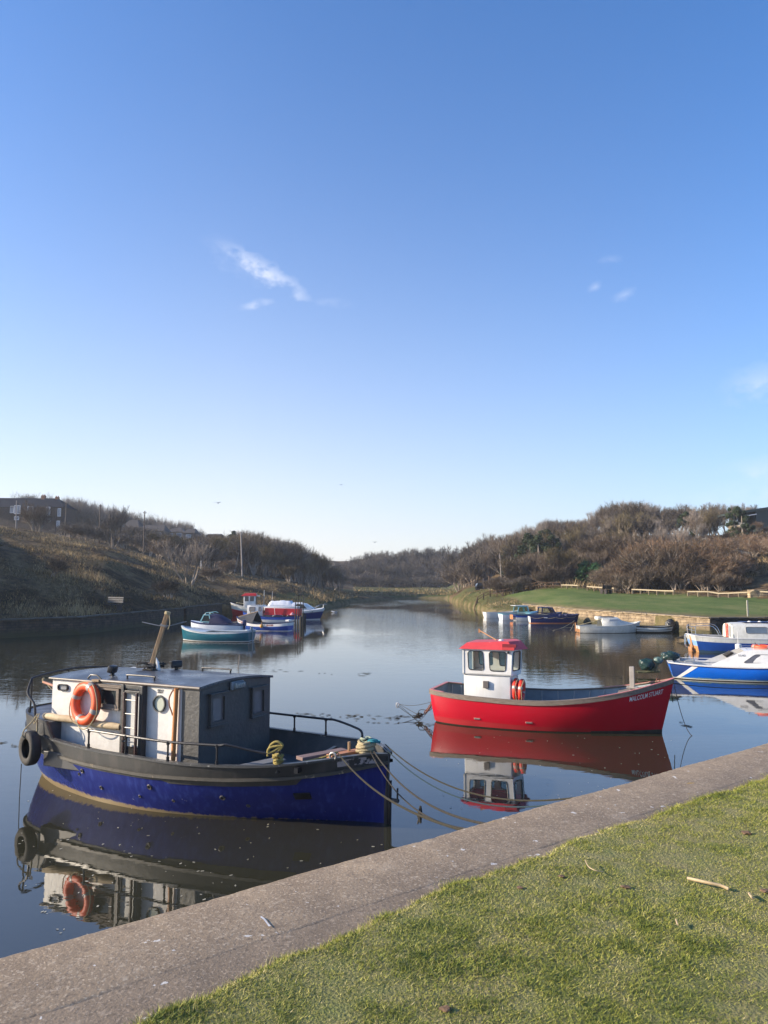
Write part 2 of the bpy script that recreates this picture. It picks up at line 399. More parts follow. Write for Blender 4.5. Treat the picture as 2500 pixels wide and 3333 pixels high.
def build_terrain():
    us = [-9000, -6000, -4500, -3500, -2800, -2200, -1800, -1500, -1200, -1000, -800, -650, -500, -400, -320, -240, -160] + list(range(-100, 2660, 14)) + \
         [2700, 2760, 2850, 2950, 3100, 3300, 3600, 4000, 4600, 5500, 7000, 9000, 11500]
    for sp in (1462, 1468, 1475, 1702, 1708): us.append(sp)
    us = sorted(set(us)); ds = [4, 20]; d = 28.0
    while d < 60: ds.append(d); d += .8
    while d < 130: ds.append(d); d += 1.3
    while d < 360: ds.append(d); d *= 1.022
    ds += [400, 470, 560, 680]
    nu = len(us); nd = len(ds); V = np.zeros((nd * nu, 3)); G = np.zeros(nd * nu); Mu = np.zeros(nd * nu); Ma = np.zeros(nd * nu); k = 0
    shores = []
    for u in us:
        if u <= PROF[0][0]: shores.append(PROF[0][1][2][0]); continue
        for a_, b_ in zip(PROF, PROF[1:]):
            if u <= b_[0]:
                t_ = (u - a_[0]) / (b_[0] - a_[0]); shores.append(a_[1][2][0] * (1 - t_) + b_[1][2][0] * t_); break
    dd = np.zeros((nd, nu))
    for j, s_ in enumerate(shores):
        i_ = min(range(2, nd), key=lambda i: abs(ds[i] - s_)); dd[:, j] = ds; dd[i_, j] = s_ + .01; dd[i_ - 1, j] = s_ - .23
    for i_ in range(nd):
        for j_, u in enumerate(us):
            d = dd[i_, j_]
            x = (u - 1250) / F * d; z = hz(x, d); V[k] = (max(-650, min(650, x)), d, z)
            G[k] = is_lawn(x, d)
            # bare trodden strip along the wall top
            if G[k]:
                wall = lerp_tab(LWALL, u)[0]
                Mu[k] = max(0, 1 - (d - wall) / 6)
            if 1150 < u < 1500 and 150 < d < 285: Ma[k] = 1
            if 900 < u < 1170 and d < 230 and z < 2: Ma[k] = .7
            if z < .55: Mu[k] = max(Mu[k], .8)
            if 1465 < u < 1705 and d < 135 and z > .2: Ma[k] = .85
            k += 1
    me = bpy.data.meshes.new('ground'); me.vertices.add(nd * nu); me.vertices.foreach_set('co', V.ravel())
    idx = np.arange(nd * nu).reshape(nd, nu); q = np.stack([idx[:-1, :-1], idx[:-1, 1:], idx[1:, 1:], idx[1:, :-1]], -1).reshape(-1, 4)
    me.loops.add(q.size); me.loops.foreach_set('vertex_index', q.ravel()); me.polygons.add(len(q))
    me.polygons.foreach_set('loop_start', np.arange(len(q)) * 4); me.polygons.foreach_set('loop_total', np.full(len(q), 4))
    me.polygons.foreach_set('use_smooth', np.ones(len(q), bool)); me.update(calc_edges=True)
    for nm, arr in (('lawn', G), ('bare', Mu), ('marsh', Ma)):
        at = me.attributes.new(nm, 'FLOAT', 'POINT'); at.data.foreach_set('value', arr)
    m = bpy.data.materials.new('ground'); m.use_nodes = True; nt = m.node_tree; N = nt.nodes; L = nt.links; b = N['Principled BSDF']
    b.inputs['Roughness'].default_value = .95; b.inputs['Specular IOR Level'].default_value = .1
    geo = N.new('ShaderNodeNewGeometry')
    def noise(scale, det=6, st=None):
        n = N.new('ShaderNodeTexNoise'); n.inputs['Scale'].default_value = scale; n.inputs['Detail'].default_value = det; n.inputs['Roughness'].default_value = .65
        if st:
            mp = N.new('ShaderNodeMapping'); mp.inputs['Scale'].default_value = st; L.new(geo.outputs['Position'], mp.inputs[0]); L.new(mp.outputs[0], n.inputs['Vector'])
        else: L.new(geo.outputs['Position'], n.inputs['Vector'])
        return n.outputs['Fac']
    def ramp(src, cols):
        r = N.new('ShaderNodeValToRGB'); e = r.color_ramp.elements
        while len(e) < len(cols): e.new(.5)
        for i, (p_, c) in enumerate(cols): e[i].position = p_; e[i].color = (*c, 1)
        L.new(src, r.inputs[0]); return r.outputs[0]
    def mixc(f, a, c):
        mx = N.new('ShaderNodeMixRGB'); L.new(f, mx.inputs[0]); L.new(a, mx.inputs[1]); L.new(c, mx.inputs[2]); return mx.outputs[0]
    roughg = ramp(noise(.22, 9), [(.33, (.035, .032, .017)), (.45, (.075, .05, .03)), (.56, (.21, .15, .08)), (.68, (.065, .06, .03))])
    fine = ramp(noise(2.2, 8, (1, 1, .4)), [(.3, (.35, .33, .3)), (.7, (1.25, 1.2, 1.1))])
    mul = N.new('ShaderNodeMixRGB'); mul.blend_type = 'MULTIPLY'; mul.inputs[0].default_value = 1; L.new(roughg, mul.inputs[1]); L.new(fine, mul.inputs[2])
    lawn = ramp(noise(.35, 8, (1, .5, 1)), [(.34, (.075, .11, .03)), (.5, (.11, .15, .042)), (.66, (.17, .18, .065))])
    bare = ramp(noise(.8, 8), [(.35, (.12, .10, .045)), (.65, (.22, .17, .09))])
    marsh = ramp(noise(.15, 8), [(.35, (.05, .07, .02)), (.6, (.11, .11, .04))])
    def attr(nm):
        a = N.new('ShaderNodeAttribute'); a.attribute_name = nm; return a.outputs['Fac']
    c = mixc(attr('marsh'), mul.outputs[0], marsh); c = mixc(attr('lawn'), c, lawn)
    mm = N.new('ShaderNodeMath'); mm.operation = 'MULTIPLY'; L.new(attr('bare'), mm.inputs[0]); L.new(noise(1.2, 6), mm.inputs[1])
    mr = N.new('ShaderNodeMapRange'); L.new(mm.outputs[0], mr.inputs[0]); mr.inputs[1].default_value = .12; mr.inputs[2].default_value = .4
    c = mixc(mr.outputs[0], c, bare); L.new(c, b.inputs['Base Color'])
    bp = N.new('ShaderNodeBump'); bp.inputs['Strength'].default_value = .8; bp.inputs['Distance'].default_value = .25
    L.new(noise(3.0, 8), bp.inputs['Height']); L.new(bp.outputs[0], b.inputs['Normal'])
    me.materials.append(m)
    o = bpy.data.objects.new('ground', me); COL.objects.link(o); tag(o, kind='structure')
build_terrain()

# ------------------------------------------------------------------ water
def build_water():
    mb = MB(); ys = [-40, 0, 5, 10, 15, 20, 30, 40, 60, 90, 130, 180, 260]; xs = [-160, -80, -40, -20, -10, 0, 10, 20, 40, 80, 160]
    mb.grid([[(x, y, 0) for x in xs] for y in ys])
    m = bpy.data.materials.new('water'); m.use_nodes = True; nt = m.node_tree; N = nt.nodes; L = nt.links; b = N['Principled BSDF']
    b.inputs['Base Color'].default_value = (.030, .029, .018, 1); b.inputs['IOR'].default_value = 1.75; b.inputs['Roughness'].default_value = .015
    geo = N.new('ShaderNodeNewGeometry'); sp = N.new('ShaderNodeSeparateXYZ'); L.new(geo.outputs['Position'], sp.inputs[0])
    def noise(scale, det, st):
        n = N.new('ShaderNodeTexNoise'); n.inputs['Scale'].default_value = scale; n.inputs['Detail'].default_value = det
        mp = N.new('ShaderNodeMapping'); mp.inputs['Scale'].default_value = st; L.new(geo.outputs['Position'], mp.inputs[0]); L.new(mp.outputs[0], n.inputs['Vector']); return n.outputs['Fac']
    # breeze patches: calm near the quay, ruffled in the open reach
    patch = N.new('ShaderNodeMapRange'); L.new(noise(.06, 3, (1, .35, 1)), patch.inputs[0]); patch.inputs[1].default_value = .42; patch.inputs[2].default_value = .62
    dist = N.new('ShaderNodeMapRange'); L.new(sp.outputs['Y'], dist.inputs[0]); dist.inputs[1].default_value = 22; dist.inputs[2].default_value = 60
    mul = N.new('ShaderNodeMath'); mul.operation = 'MULTIPLY'; L.new(patch.outputs[0], mul.inputs[0]); L.new(dist.outputs[0], mul.inputs[1])
    st = N.new('ShaderNodeMath'); st.operation = 'MULTIPLY_ADD'; L.new(mul.outputs[0], st.inputs[0]); st.inputs[1].default_value = .45; st.inputs[2].default_value = .02
    h = N.new('ShaderNodeMath'); h.operation = 'ADD'; L.new(noise(3.2, 3, (.7, 1.3, 1)), h.inputs[0]); L.new(noise(.9, 2, (.6, 1.2, 1)), h.inputs[1])
    bp = N.new('ShaderNodeBump'); bp.inputs['Distance'].default_value = .06; L.new(st.outputs[0], bp.inputs['Strength']); L.new(h.outputs[0], bp.inputs['Height']); L.new(bp.outputs[0], b.inputs['Normal'])
    o = mb.build('water', m, norm=False); tag(o, kind='structure')
build_water()

# ------------------------------------------------------------------ near quay and lawn
QD = Vector((.790, .613, 0)); QN = Vector((-.613, .790, 0)); QZ = 1.9
def q(t, w, z): return QD * t + QN * w + Vector((0, 0, z))       # w = 3.66 is the water edge
def coping_w(t): return 3.66
def grass_w(t):
    b = lerp_tab([(-6, 2.72), (.5, 2.80), (1.5, 2.86), (2.5, 3.0), (4, 3.06), (8, 3.02), (14, 3.02)], t)[0]
    return b + .018 * math.sin(t * 5.1) + .012 * math.sin(t * 11.7 + 1) + .01 * math.sin(t * 23)

def speckle(name, base, dark, light, lich):
    m = mat(name, base, dark, scale=3.0, rough=.9, contrast=.3, bump=.0)
    nt = m.node_tree; N = nt.nodes; L = nt.links; b = N['Principled BSDF']; src = b.inputs['Base Color'].links[0].from_socket
    tc = N.new('ShaderNodeTexCoord')
    for sc, lo, hi, col, k in ((70, .56, .66, light, .75), (42, .43, .33, dark, .9), (24, .60, .72, light, .5), (15, .42, .30, dark, .6), (3.3, .64, .76, light, .3), (2.1, .40, .30, dark, .45), (6.5, .735, .75, lich, .8), (14, .705, .715, (.62, .6, .56), .8)):
        n = N.new('ShaderNodeTexNoise'); n.inputs['Scale'].default_value = sc; n.inputs['Detail'].default_value = 4; L.new(tc.outputs['Object'], n.inputs['Vector'])
        mr = N.new('ShaderNodeMapRange'); L.new(n.outputs['Fac'], mr.inputs[0]); mr.inputs[1].default_value = lo; mr.inputs[2].default_value = hi; mr.inputs[4].default_value = k
        mx = N.new('ShaderNodeMixRGB'); L.new(mr.outputs[0], mx.inputs[0]); L.new(src, mx.inputs[1]); mx.inputs[2].default_value = (*col, 1); src = mx.outputs[0]
    L.new(src, b.inputs['Base Color'])
    n = N.new('ShaderNodeTexNoise'); n.inputs['Scale'].default_value = 60; n.inputs['Detail'].default_value = 6; n.inputs['Roughness'].default_value = .7; L.new(tc.outputs['Object'], n.inputs['Vector'])
    n2 = N.new('ShaderNodeTexNoise'); n2.inputs['Scale'].default_value = 6; n2.inputs['Detail'].default_value = 4; L.new(tc.outputs['Object'], n2.inputs['Vector'])
    ad = N.new('ShaderNodeMath'); ad.operation = 'MULTIPLY_ADD'; L.new(n2.outputs['Fac'], ad.inputs[0]); ad.inputs[1].default_value = 1.2; L.new(n.outputs['Fac'], ad.inputs[2])
    bp = N.new('ShaderNodeBump'); bp.inputs['Strength'].default_value = .9; bp.inputs['Distance'].default_value = .006; L.new(ad.outputs[0], bp.inputs['Height']); L.new(bp.outputs[0], b.inputs['Normal'])
    return m
def build_quay():
    conc = speckle('weathered_concrete', (.32, .24, .155), (.165, .12, .08), (.46, .375, .275), (.35, .22, .06))
    wallm = mat('wet_quay_stone', (.10, .09, .07), (.03, .035, .02), scale=1.5, rough=.8, bump=.6, bscale=8)
    root = thing('quay_wall', 'long grey concrete quay edge running diagonally between the water and the near lawn', 'quay', (0, 0, 0))
    mb = MB(); rows = []; n = 700
    rr = random.Random(3)
    for i in range(n + 1):
        t = -8 + 26 * i / n; e = rr.uniform(-.004, .004) + .006 * math.sin(t * 3.3)
        if rr.random() < .03: e -= rr.uniform(.004, .012)
        rows.append([q(t, 3.64 + e, QZ - .35), q(t, 3.66 + e, QZ - .025), q(t, 3.648 + e, QZ - .008), q(t, 3.62 + e, QZ + .002), q(t, 3.3, QZ + .006 + .002 * math.sin(t * 2)), q(t, 3.10, QZ + .003), q(t, 3.07, QZ - .001), q(t, 3.06, QZ - .02)])
    mb.grid(rows); mb.build('coping', conc, root, smooth=True, angle=60)
    mb = MB(); mb.grid([[q(t, 3.60, QZ - .30), q(t, 3.60, -2)] for t in (-8, 18)]); mb.grid([[q(t, 3.64, QZ - .345), q(t, 3.60, QZ - .345)] for t in (-8, 18)])
    mb.build('wall_face', wallm, root)
    mb = MB(); mb.grid([[q(-8 + .1 * i, 3.085 + .012 * math.sin(i * .9) * math.sin(i * .23), QZ + .0012), q(-8 + .1 * i, 2.5, QZ - .012)] for i in range(261)])
    mb.build('gravel_strip', speckle('asphalt_strip', (.28, .21, .14), (.14, .105, .072), (.38, .305, .225), (.3, .2, .1)), root, smooth=True)
    # lawn
    m = mat('lawn_soil', (.14, .16, .04), (.22, .19, .08), scale=4, rough=1, contrast=.2, bump=.8, bscale=60)
    mb = MB(); rows = []
    def lz(t, w):
        e = grass_w(t) - w
        return QZ - .014 + .034 * min(1, max(0, e) / .07) + .012 * math.sin(t * 2.1 + w) * math.sin(w * 2.7 + 1) * min(1, max(0, e))
    for i in range(521):
        t = -8 + .05 * i; g = grass_w(t); rows.append([(*q(t, w, 0).to_2d(), lz(t, w)) for w in (g, g - .035, g - .08, g - .2, g - .4, g - .8, g - 1.2, g - 1.8, g - 2.5, g - 4, g - 8, g - 60)])
    mb.grid(rows); o = mb.build('lawn', m, smooth=True, norm=False); tag(o, kind='structure')
    # grass blades
    gen = np.random.default_rng(5); NB = 1560000
    # sample in the visible wedge, density falling with distance
    yy = 1.7 + (gen.random(NB) ** 1.25) * 9.5; xx = (gen.random(NB) * 1.58 - .70) * yy
    t = xx * QD.x + yy * QD.y; w = xx * QN.x + yy * QN.y
    gw = np.interp(t, [-6, .5, 1.5, 2.5, 4, 8, 14], [2.72, 2.80, 2.86, 3.0, 3.06, 3.02, 3.02]) + .018 * np.sin(t * 5.1) + .012 * np.sin(t * 11.7 + 1) + .01 * np.sin(t * 23)
    ragged = .03 * gen.random(NB) ** 2
    k = w < gw + ragged; xx, yy, t, w, gw = xx[k], yy[k], t[k], w[k], gw[k]
    def vn(cell, seed):
        G_ = np.random.default_rng(seed).random((400, 400)); a = xx / cell + 150; b = yy / cell + 20; i = np.floor(a).astype(int) % 399; j = np.floor(b).astype(int) % 399; fa = a - np.floor(a); fb = b - np.floor(b); fa = fa * fa * (3 - 2 * fa); fb = fb * fb * (3 - 2 * fb)
        return (G_[i, j] * (1 - fa) + G_[i + 1, j] * fa) * (1 - fb) + (G_[i, j + 1] * (1 - fa) + G_[i + 1, j + 1] * fa) * fb
    patch = 1.3 * (vn(.55, 1) - .5) + 2.0 * (vn(.17, 2) - .5) + 1.8 * (vn(.07, 3) - .5) + 0 * np.sin(xx * 2.3 + yy * 1.1 + 2 * np.sin(yy * 1.7)) 
    keep = gen.random(len(xx)) < np.clip(.72 + .2 * patch, 1.1, 1); xx, yy, t, w, gw, patch = xx[keep], yy[keep], t[keep], w[keep], gw[keep], patch[keep]
    n = len(xx); e = gw - w
    z0 = QZ - .014 + .034 * np.clip(e / .07, 0, 1) + .012 * np.sin(t * 2.1 + w) * np.sin(w * 2.7 + 1) * np.clip(e, 0, 1) - .004
    h = (.006 + .010 * gen.random(n) ** 1.5) * (1 + .32 * patch) + .014 * np.exp(-np.clip(e, 0, 9) / .06) * gen.random(n); h *= 1 + yy * .04
    ang = gen.random(n) * 2 * np.pi; wd = (.0009 + .0009 * gen.random(n)) * (1 + yy * .16); lean = .7 + 1.1 * gen.random(n); la = gen.random(n) * 2 * np.pi
    V = np.zeros((n, 3, 3)); dx = np.cos(ang) * wd; dy = np.sin(ang) * wd
    V[:, 0] = np.stack([xx - dx, yy - dy, z0], -1); V[:, 1] = np.stack([xx + dx, yy + dy, z0], -1)
    V[:, 2] = np.stack([xx + np.cos(la) * h * lean, yy + np.sin(la) * h * lean, z0 + h], -1)
    me = bpy.data.meshes.new('grass'); me.vertices.add(n * 3); me.vertices.foreach_set('co', V.ravel()); me.loops.add(n * 3); me.loops.foreach_set('vertex_index', np.arange(n * 3))
    me.polygons.add(n); me.polygons.foreach_set('loop_start', np.arange(n) * 3); me.polygons.foreach_set('loop_total', np.full(n, 3)); me.update(calc_edges=True)
    tone = np.repeat(np.clip(gen.normal(.5, .17, n) - .16 * patch + .35 * np.exp(-np.clip(e, 0, 9) / .03), 0, 1), 3); at = me.attributes.new('tone', 'FLOAT', 'POINT'); at.data.foreach_set('value', tone)
    m = bpy.data.materials.new('grass_blade'); m.use_nodes = True; nt = m.node_tree; N = nt.nodes; L = nt.links; b = N['Principled BSDF']
    a = N.new('ShaderNodeAttribute'); a.attribute_name = 'tone'; r = N.new('ShaderNodeValToRGB'); el = r.color_ramp.elements
    for _ in range(3): el.new(.5)
    for i, (p_, c) in enumerate([(0, (.025, .06, .014)), (.35, (.18, .21, .03)), (.6, (.35, .34, .06)), (.8, (.44, .38, .15)), (1, (.58, .49, .27))]): el[i].position = p_; el[i].color = (*c, 1)
    L.new(a.outputs['Fac'], r.inputs[0]); L.new(r.outputs[0], b.inputs['Base Color']); b.inputs['Roughness'].default_value = .6; b.inputs['Specular IOR Level'].default_value = .25
    me.materials.append(m); o = bpy.data.objects.new('grass', me); COL.objects.link(o)
    tag(o, 'short green grass with straw coloured tips covering the near lawn', 'grass', kind='stuff')
build_quay()
# ------------------------------------------------------------------ shared boat parts
class Hull:
    """stations (xs, bs, zs, xw, bw) from stern to bow: sheer point and waterline point of each cross-section"""
    def __init__(s, st, n=6, bulge=.0, draft=.35):
        P_ = [Vector(a[:3]) for a in st]; Q_ = [Vector((a[3], a[4], 0)) for a in st]
        s.S = spline(P_, n); s.W = spline(Q_, n); s.bulge = bulge; s.draft = draft; s.n = len(s.S)
        for a in s.S + s.W: a.y = max(a.y, 0)
    def pt(s, i, k, side=1, off=0.0):
        a = s.S[i]; w = s.W[i]
        if k >= 0:
            p = w.lerp(Vector((a.x, a.y, a.z)), k)
            p.x = w.x + (a.x - w.x) * k; p.y += s.bulge * math.sin(math.pi * k) * min(1, a.y * 2); p.z = a.z * k
        else:
            p = Vector((w.x * (1 + k * .06), w.y * (1 - k * k), s.draft * k))
        b = max(p.y - off, 0.0)
        return Vector((p.x, b * side, p.z))
    def kz(s, i, z): return z / s.S[i].z
    def at(s, x, k=1.0, side=1, off=0.0):
        """point on the hull at along-boat position x"""
        for i in range(s.n - 1):
            a = s.pt(i, k, side, off); b = s.pt(i + 1, k, side, off)
            if a.x <= x <= b.x: return a.lerp(b, (x - a.x) / max(b.x - a.x, 1e-6))
        return s.pt(0 if x < s.pt(0, k).x else s.n - 1, k, side, off)
    def skin(s, mb, k0, k1, rows=4, mi=0, off=0.0, transom=True, i0=0, i1=None):
        i1 = s.n if i1 is None else i1
        f0 = k0 if callable(k0) else (lambda i: k0); f1 = k1 if callable(k1) else (lambda i: k1)
        for side in (-1, 1):
            mb.grid([[s.pt(i, f0(i) + (f1(i) - f0(i)) * j / rows, side, off) for i in range(i0, i1)] for j in range(rows + 1)], mi, flip=side > 0)
        if transom and i0 == 0 and s.S[0].y > .02:
            mb.grid([[s.pt(0, f0(0) + (f1(0) - f0(0)) * j / rows, sd, off) for sd in (-1, -.5, 0, .5, 1)] if False else
                     [Vector((s.pt(0, f0(0) + (f1(0) - f0(0)) * j / rows, 1, off).x + (off if off else 0), s.pt(0, f0(0) + (f1(0) - f0(0)) * j / rows, 1, off).y * sd, s.pt(0, f0(0) + (f1(0) - f0(0)) * j / rows, 1, off).z)) for sd in (-1, -.5, 0, .5, 1)] for j in range(rows + 1)], mi)
        return mb
    def deck(s, mb, z, x0, x1, off=.05, mi=0, camber=0.0, n=6):
        rows = []
        for i in range(s.n):
            zz = z(i) if callable(z) else z; k = min(1, max(0.02, zz / s.S[i].z)); p = s.pt(i, k, 1, off)
            if p.x < x0 - .001 or p.x > x1 + .001: continue
            rows.append([Vector((p.x, p.y * (2 * j / n - 1), zz + camber * (1 - (2 * j / n - 1) ** 2))) for j in range(n + 1)])
        if len(rows) > 1: mb.grid(rows, mi)
        return mb
    def rail(s, mb, k=1.0, w=.06, h=.04, dz=0.0, out=.01, mi=0, i0=0, i1=None, across=True):
        """rectangular section rail following the sheer (or any height k)"""
        i1 = s.n if i1 is None else i1; f = k if callable(k) else (lambda i: k)
        for side in (-1, 1):
            rows = []
            for i in range(i0, i1):
                p = s.pt(i, f(i), side); pn = s.pt(min(i + 1, s.n - 1), f(min(i + 1, s.n - 1)), side); pp = s.pt(max(i - 1, 0), f(max(i - 1, 0)), side)
                t = (pn - pp); t.z = 0; t.normalize(); nrm = Vector((t.y, -t.x, 0)) * (1 if side < 0 else -1)
                o_ = p + nrm * out; i_ = p - nrm * (w - out)
                if i_.y * side < 0: i_.y = 0
                if o_.y * side < 0: o_.y = 0
                z = Vector((0, 0, h)); d = Vector((0, 0, dz))
                rows.append([o_ + d, o_ + z + d, i_ + z + d, i_ + d])
            mb.grid(rows, mi, closed=True, flip=side > 0); mb.add([*rows[0]], [(0, 1, 2, 3)], mi)
        if across and s.S[0].y > .05:
            p = s.pt(0, f(0), 1); mb.box((p.x + w / 2 - out, 0, p.z + h / 2 + dz), (w, p.y * 2, h), mi=mi)
        return mb

def small_hull(L_, B, fb, fbb, fbs, tw=.7, rake=.35, wlB=.86, full=.5, n=5, bulge=.03, stern_rake=.06):
    """ordinary open-boat form: origin amidships, +X bow, transom stern"""
    xs = [-.5, -.38, -.2, 0, .15, .28, .38, .45, .5]; bb = [tw, .86, .97, 1.0, .97, .84, .63, .36, .03]
    wb = [tw * .8, .8, .95, 1.0, .93, .72, .43, .16, .0]; st = []
    for x, b, w in zip(xs, bb, wb):
        u = max(0, x) * 2; v = max(0, -x) * 2
        z = fb + (fbb - fb) * u ** 1.8 + (fbs - fb) * v ** 2
        xw = x * L_ * (1 - (rake / L_) * (1 if x > 0 else 0)) + (stern_rake * v if x < 0 else 0)
        st.append((x * L_, b * B / 2, z, xw, w * B / 2 * wlB))
    return Hull(st, n, bulge)

WOOD_ROPE = None
def paints():
    P_ = {}
    P_['blue'] = worn('blue_hull_paint', (.018, .027, .185), (.24, .26, .38), .67, 9, rough=.24, low=(.32, .24, .13), lowz=-.05, lowfade=.10, lowx=.025, bump=.4, bscale=7, stain=(.04, .07, .30))
    P_['black'] = worn('black_hull_paint', (.05, .05, .048), (.17, .15, .12), .70, 5, rough=.5, bump=.25, bscale=14, stain=(.10, .09, .08), stain_scale=(3, 3, 1))
    P_['stucco'] = mat('rough_black_plaster', (.085, .082, .078), (.055, .055, .053), scale=3, rough=.5, bump=.5, bscale=14)
    P_['white'] = worn('white_cabin_paint', (.74, .72, .68), (.40, .30, .20), .735, 7, rough=.42, bump=.25, bscale=12, stain=(.55, .52, .46))
    P_['red'] = mat('red_hull_paint', (.47, .003, .018), (.38, .003, .014), scale=1.2, rough=.28, bump=.10, bscale=5, rough2=.4)
    P_['redlow'] = worn('faded_red_paint', (.42, .018, .025), (.35, .06, .05), .66, 5, rough=.5)
    P_['roofred'] = worn('faded_red_roof_paint', (.62, .055, .06), (.62, .22, .2), .62, 5, rough=.45)
    P_['gel'] = worn('white_gelcoat', (.80, .79, .76), (.5, .45, .36), .74, 6, rough=.25, bump=.03, stain=(.62, .6, .54))
    P_['gelgrey'] = worn('grimy_gelcoat', (.60, .60, .56), (.30, .29, .22), .63, 6, rough=.4, stain=(.38, .37, .30))
    P_['navy'] = mat('navy_paint', (.012, .022, .11), (.008, .014, .07), rough=.35)
    P_['royal'] = worn('royal_blue_paint', (.005, .13, .62), (.03, .2, .5), .70, 5, rough=.25, low=(.12, .22, .25), lowz=.12, lowfade=.16)
    P_['deepblue'] = worn('deep_blue_paint', (.012, .06, .28), (.03, .09, .25), .68, 5, rough=.3, low=(.03, .06, .10), lowz=.12, lowfade=.2)
    P_['teal'] = mat('teal_paint', (.006, .115, .16), (.005, .085, .125), rough=.35)
    P_['aqua'] = mat('aqua_paint', (.28, .55, .58), (.22, .46, .5), rough=.4)
    P_['dark'] = mat('dark_metal', (.025, .025, .028), (.015, .015, .017), rough=.4, metal=.3, bump=.1)
    P_['steel'] = mat('stainless_tube', (.6, .6, .6), rough=.25, metal=1)
    P_['galv'] = mat('galvanised', (.35, .35, .34), (.22, .2, .18), scale=12, rough=.5, metal=.6)
    P_['wood'] = mat('weathered_wood', (.36, .25, .15), (.20, .13, .075), scale=3, rough=.8, stretch=(1, 9, 9), bump=.3, bscale=12)
    P_['woodz'] = mat('weathered_mast_wood', (.42, .28, .15), (.20, .12, .06), scale=3, rough=.7, stretch=(9, 9, 1), bump=.3, bscale=12)
    P_['varn'] = mat('orange_varnished_wood', (.55, .24, .08), (.38, .15, .05), scale=3, rough=.45, stretch=(9, 9, 1))
    P_['grey_wood'] = mat('grey_gunwale_wood', (.24, .19, .15), (.12, .095, .075), scale=4, rough=.75, stretch=(1.2, 8, 8), bump=.3)
    P_['greyin'] = mat('grey_inner_paint', (.34, .36, .36), (.22, .24, .25), scale=3, rough=.6)
    P_['bluein'] = mat('blue_grey_inner_paint', (.19, .24, .27), (.12, .16, .19), scale=3, rough=.6)
    P_['orange'] = mat('lifebuoy_orange', (.80, .115, .03), (.68, .08, .02), scale=5, rough=.5)
    P_['redor'] = mat('lifebuoy_red', (.72, .05, .025), (.6, .035, .02), scale=5, rough=.5)
    P_['tape'] = mat('reflective_tape', (.42, .38, .34), (.3, .27, .24), scale=20, rough=.35)
    P_['ropew'] = mat('pale_rope', (.55, .46, .28), (.3, .24, .13), scale=90, rough=.9, bump=.8, bscale=160)
    P_['ropey'] = mat('yellow_rope', (.46, .36, .10), (.22, .17, .05), scale=90, rough=.85, bump=.8, bscale=160)
    P_['ropet'] = mat('turquoise_rope', (.03, .30, .36), (.02, .2, .25), scale=90, rough=.85, bump=.8, bscale=160)
    P_['roped'] = mat('dark_rope', (.055, .05, .04), (.025, .022, .02), scale=90, rough=.95, bump=.8, bscale=160)
    P_['rubber'] = mat('tyre_rubber', (.025, .024, .022), (.045, .04, .035), scale=10, rough=.75, bump=.3, bscale=60)
    P_['pane'] = glass('window_glass'); P_['darkpane'] = mat('dark_window_pane', (.035, .045, .045), (.02, .025, .025), rough=.06)
    P_['mauvepane'] = mat('curtained_window_pane', (.20, .17, .17), (.13, .11, .11), scale=4, rough=.18)
    P_['anti'] = mat('dark_antifouling', (.02, .017, .014), (.05, .045, .03), scale=6, rough=.8)
    P_['tarp'] = mat('white_tarpaulin', (.72, .74, .78), (.6, .62, .68), scale=3, rough=.6, bump=.6, bscale=5)
    P_['dktarp'] = mat('charcoal_tarpaulin', (.05, .05, .052), (.03, .03, .033), scale=4, rough=.6, bump=.7, bscale=8)
    P_['navytarp'] = mat('navy_canvas', (.012, .014, .05), (.02, .022, .07), scale=4, rough=.8, bump=.3)
    P_['greenbag'] = mat('dark_green_plastic', (.02, .05, .042), (.01, .025, .022), scale=6, rough=.25, bump=1.0, bscale=16)
    P_['letter'] = mat('black_lettering', (.02, .02, .02), rough=.5); P_['wletter'] = mat('white_lettering', (.75, .72, .70), rough=.5)
    P_['rletter'] = mat('red_brown_lettering', (.25, .04, .03), rough=.5)
    P_['blackwin'] = mat('black_gasket', (.012, .013, .018), rough=.4)
    P_['brownhull'] = mat('rusty_tan', (.42, .22, .10), (.30, .14, .06), scale=6, rough=.7)
    return P_
PT = paints()

def lifebuoy(name, label, loc, rot, mt, group=None, rad=.29, tube=.082, rope=True):
    t = thing(name, label, 'lifebuoy', loc, 0, group); t.rotation_euler = rot
    # ring lies in local XZ plane, faces -Y
    mb = MB(); mb.torus((0, 0, 0), (1, 0, 0), (0, 0, 1), rad, tube, 40, 12); mb.build('ring', mt, t, smooth=True, angle=80)
    for a in (70, 160, 250, 340):
        mb = MB(); mb.torus((0, 0, 0), (1, 0, 0), (0, 0, 1), rad, tube + .004, 4, 14, a0=R(a - 7), a1=R(a + 7)); mb.build('reflective_band', PT['tape'], t, smooth=True, angle=80)
    if rope:
        mb = MB()
        for a in (70, 160, 250, 340):
            pts = []
            for i in range(13):
                q_ = R(a + 90 * i / 12); rr = rad + tube + .012 - math.sin(math.pi * i / 12) * .0
                pts.append(Vector((math.cos(q_) * rr, -.02 - .03 * math.sin(math.pi * i / 12), math.sin(q_) * rr - (.05 * math.sin(math.pi * i / 12) if a in (160, 250) else .02))))
            mb.tube(pts, .009, 6)
        mb.build('grab_line', PT['ropew'], t, smooth=True)
    return t
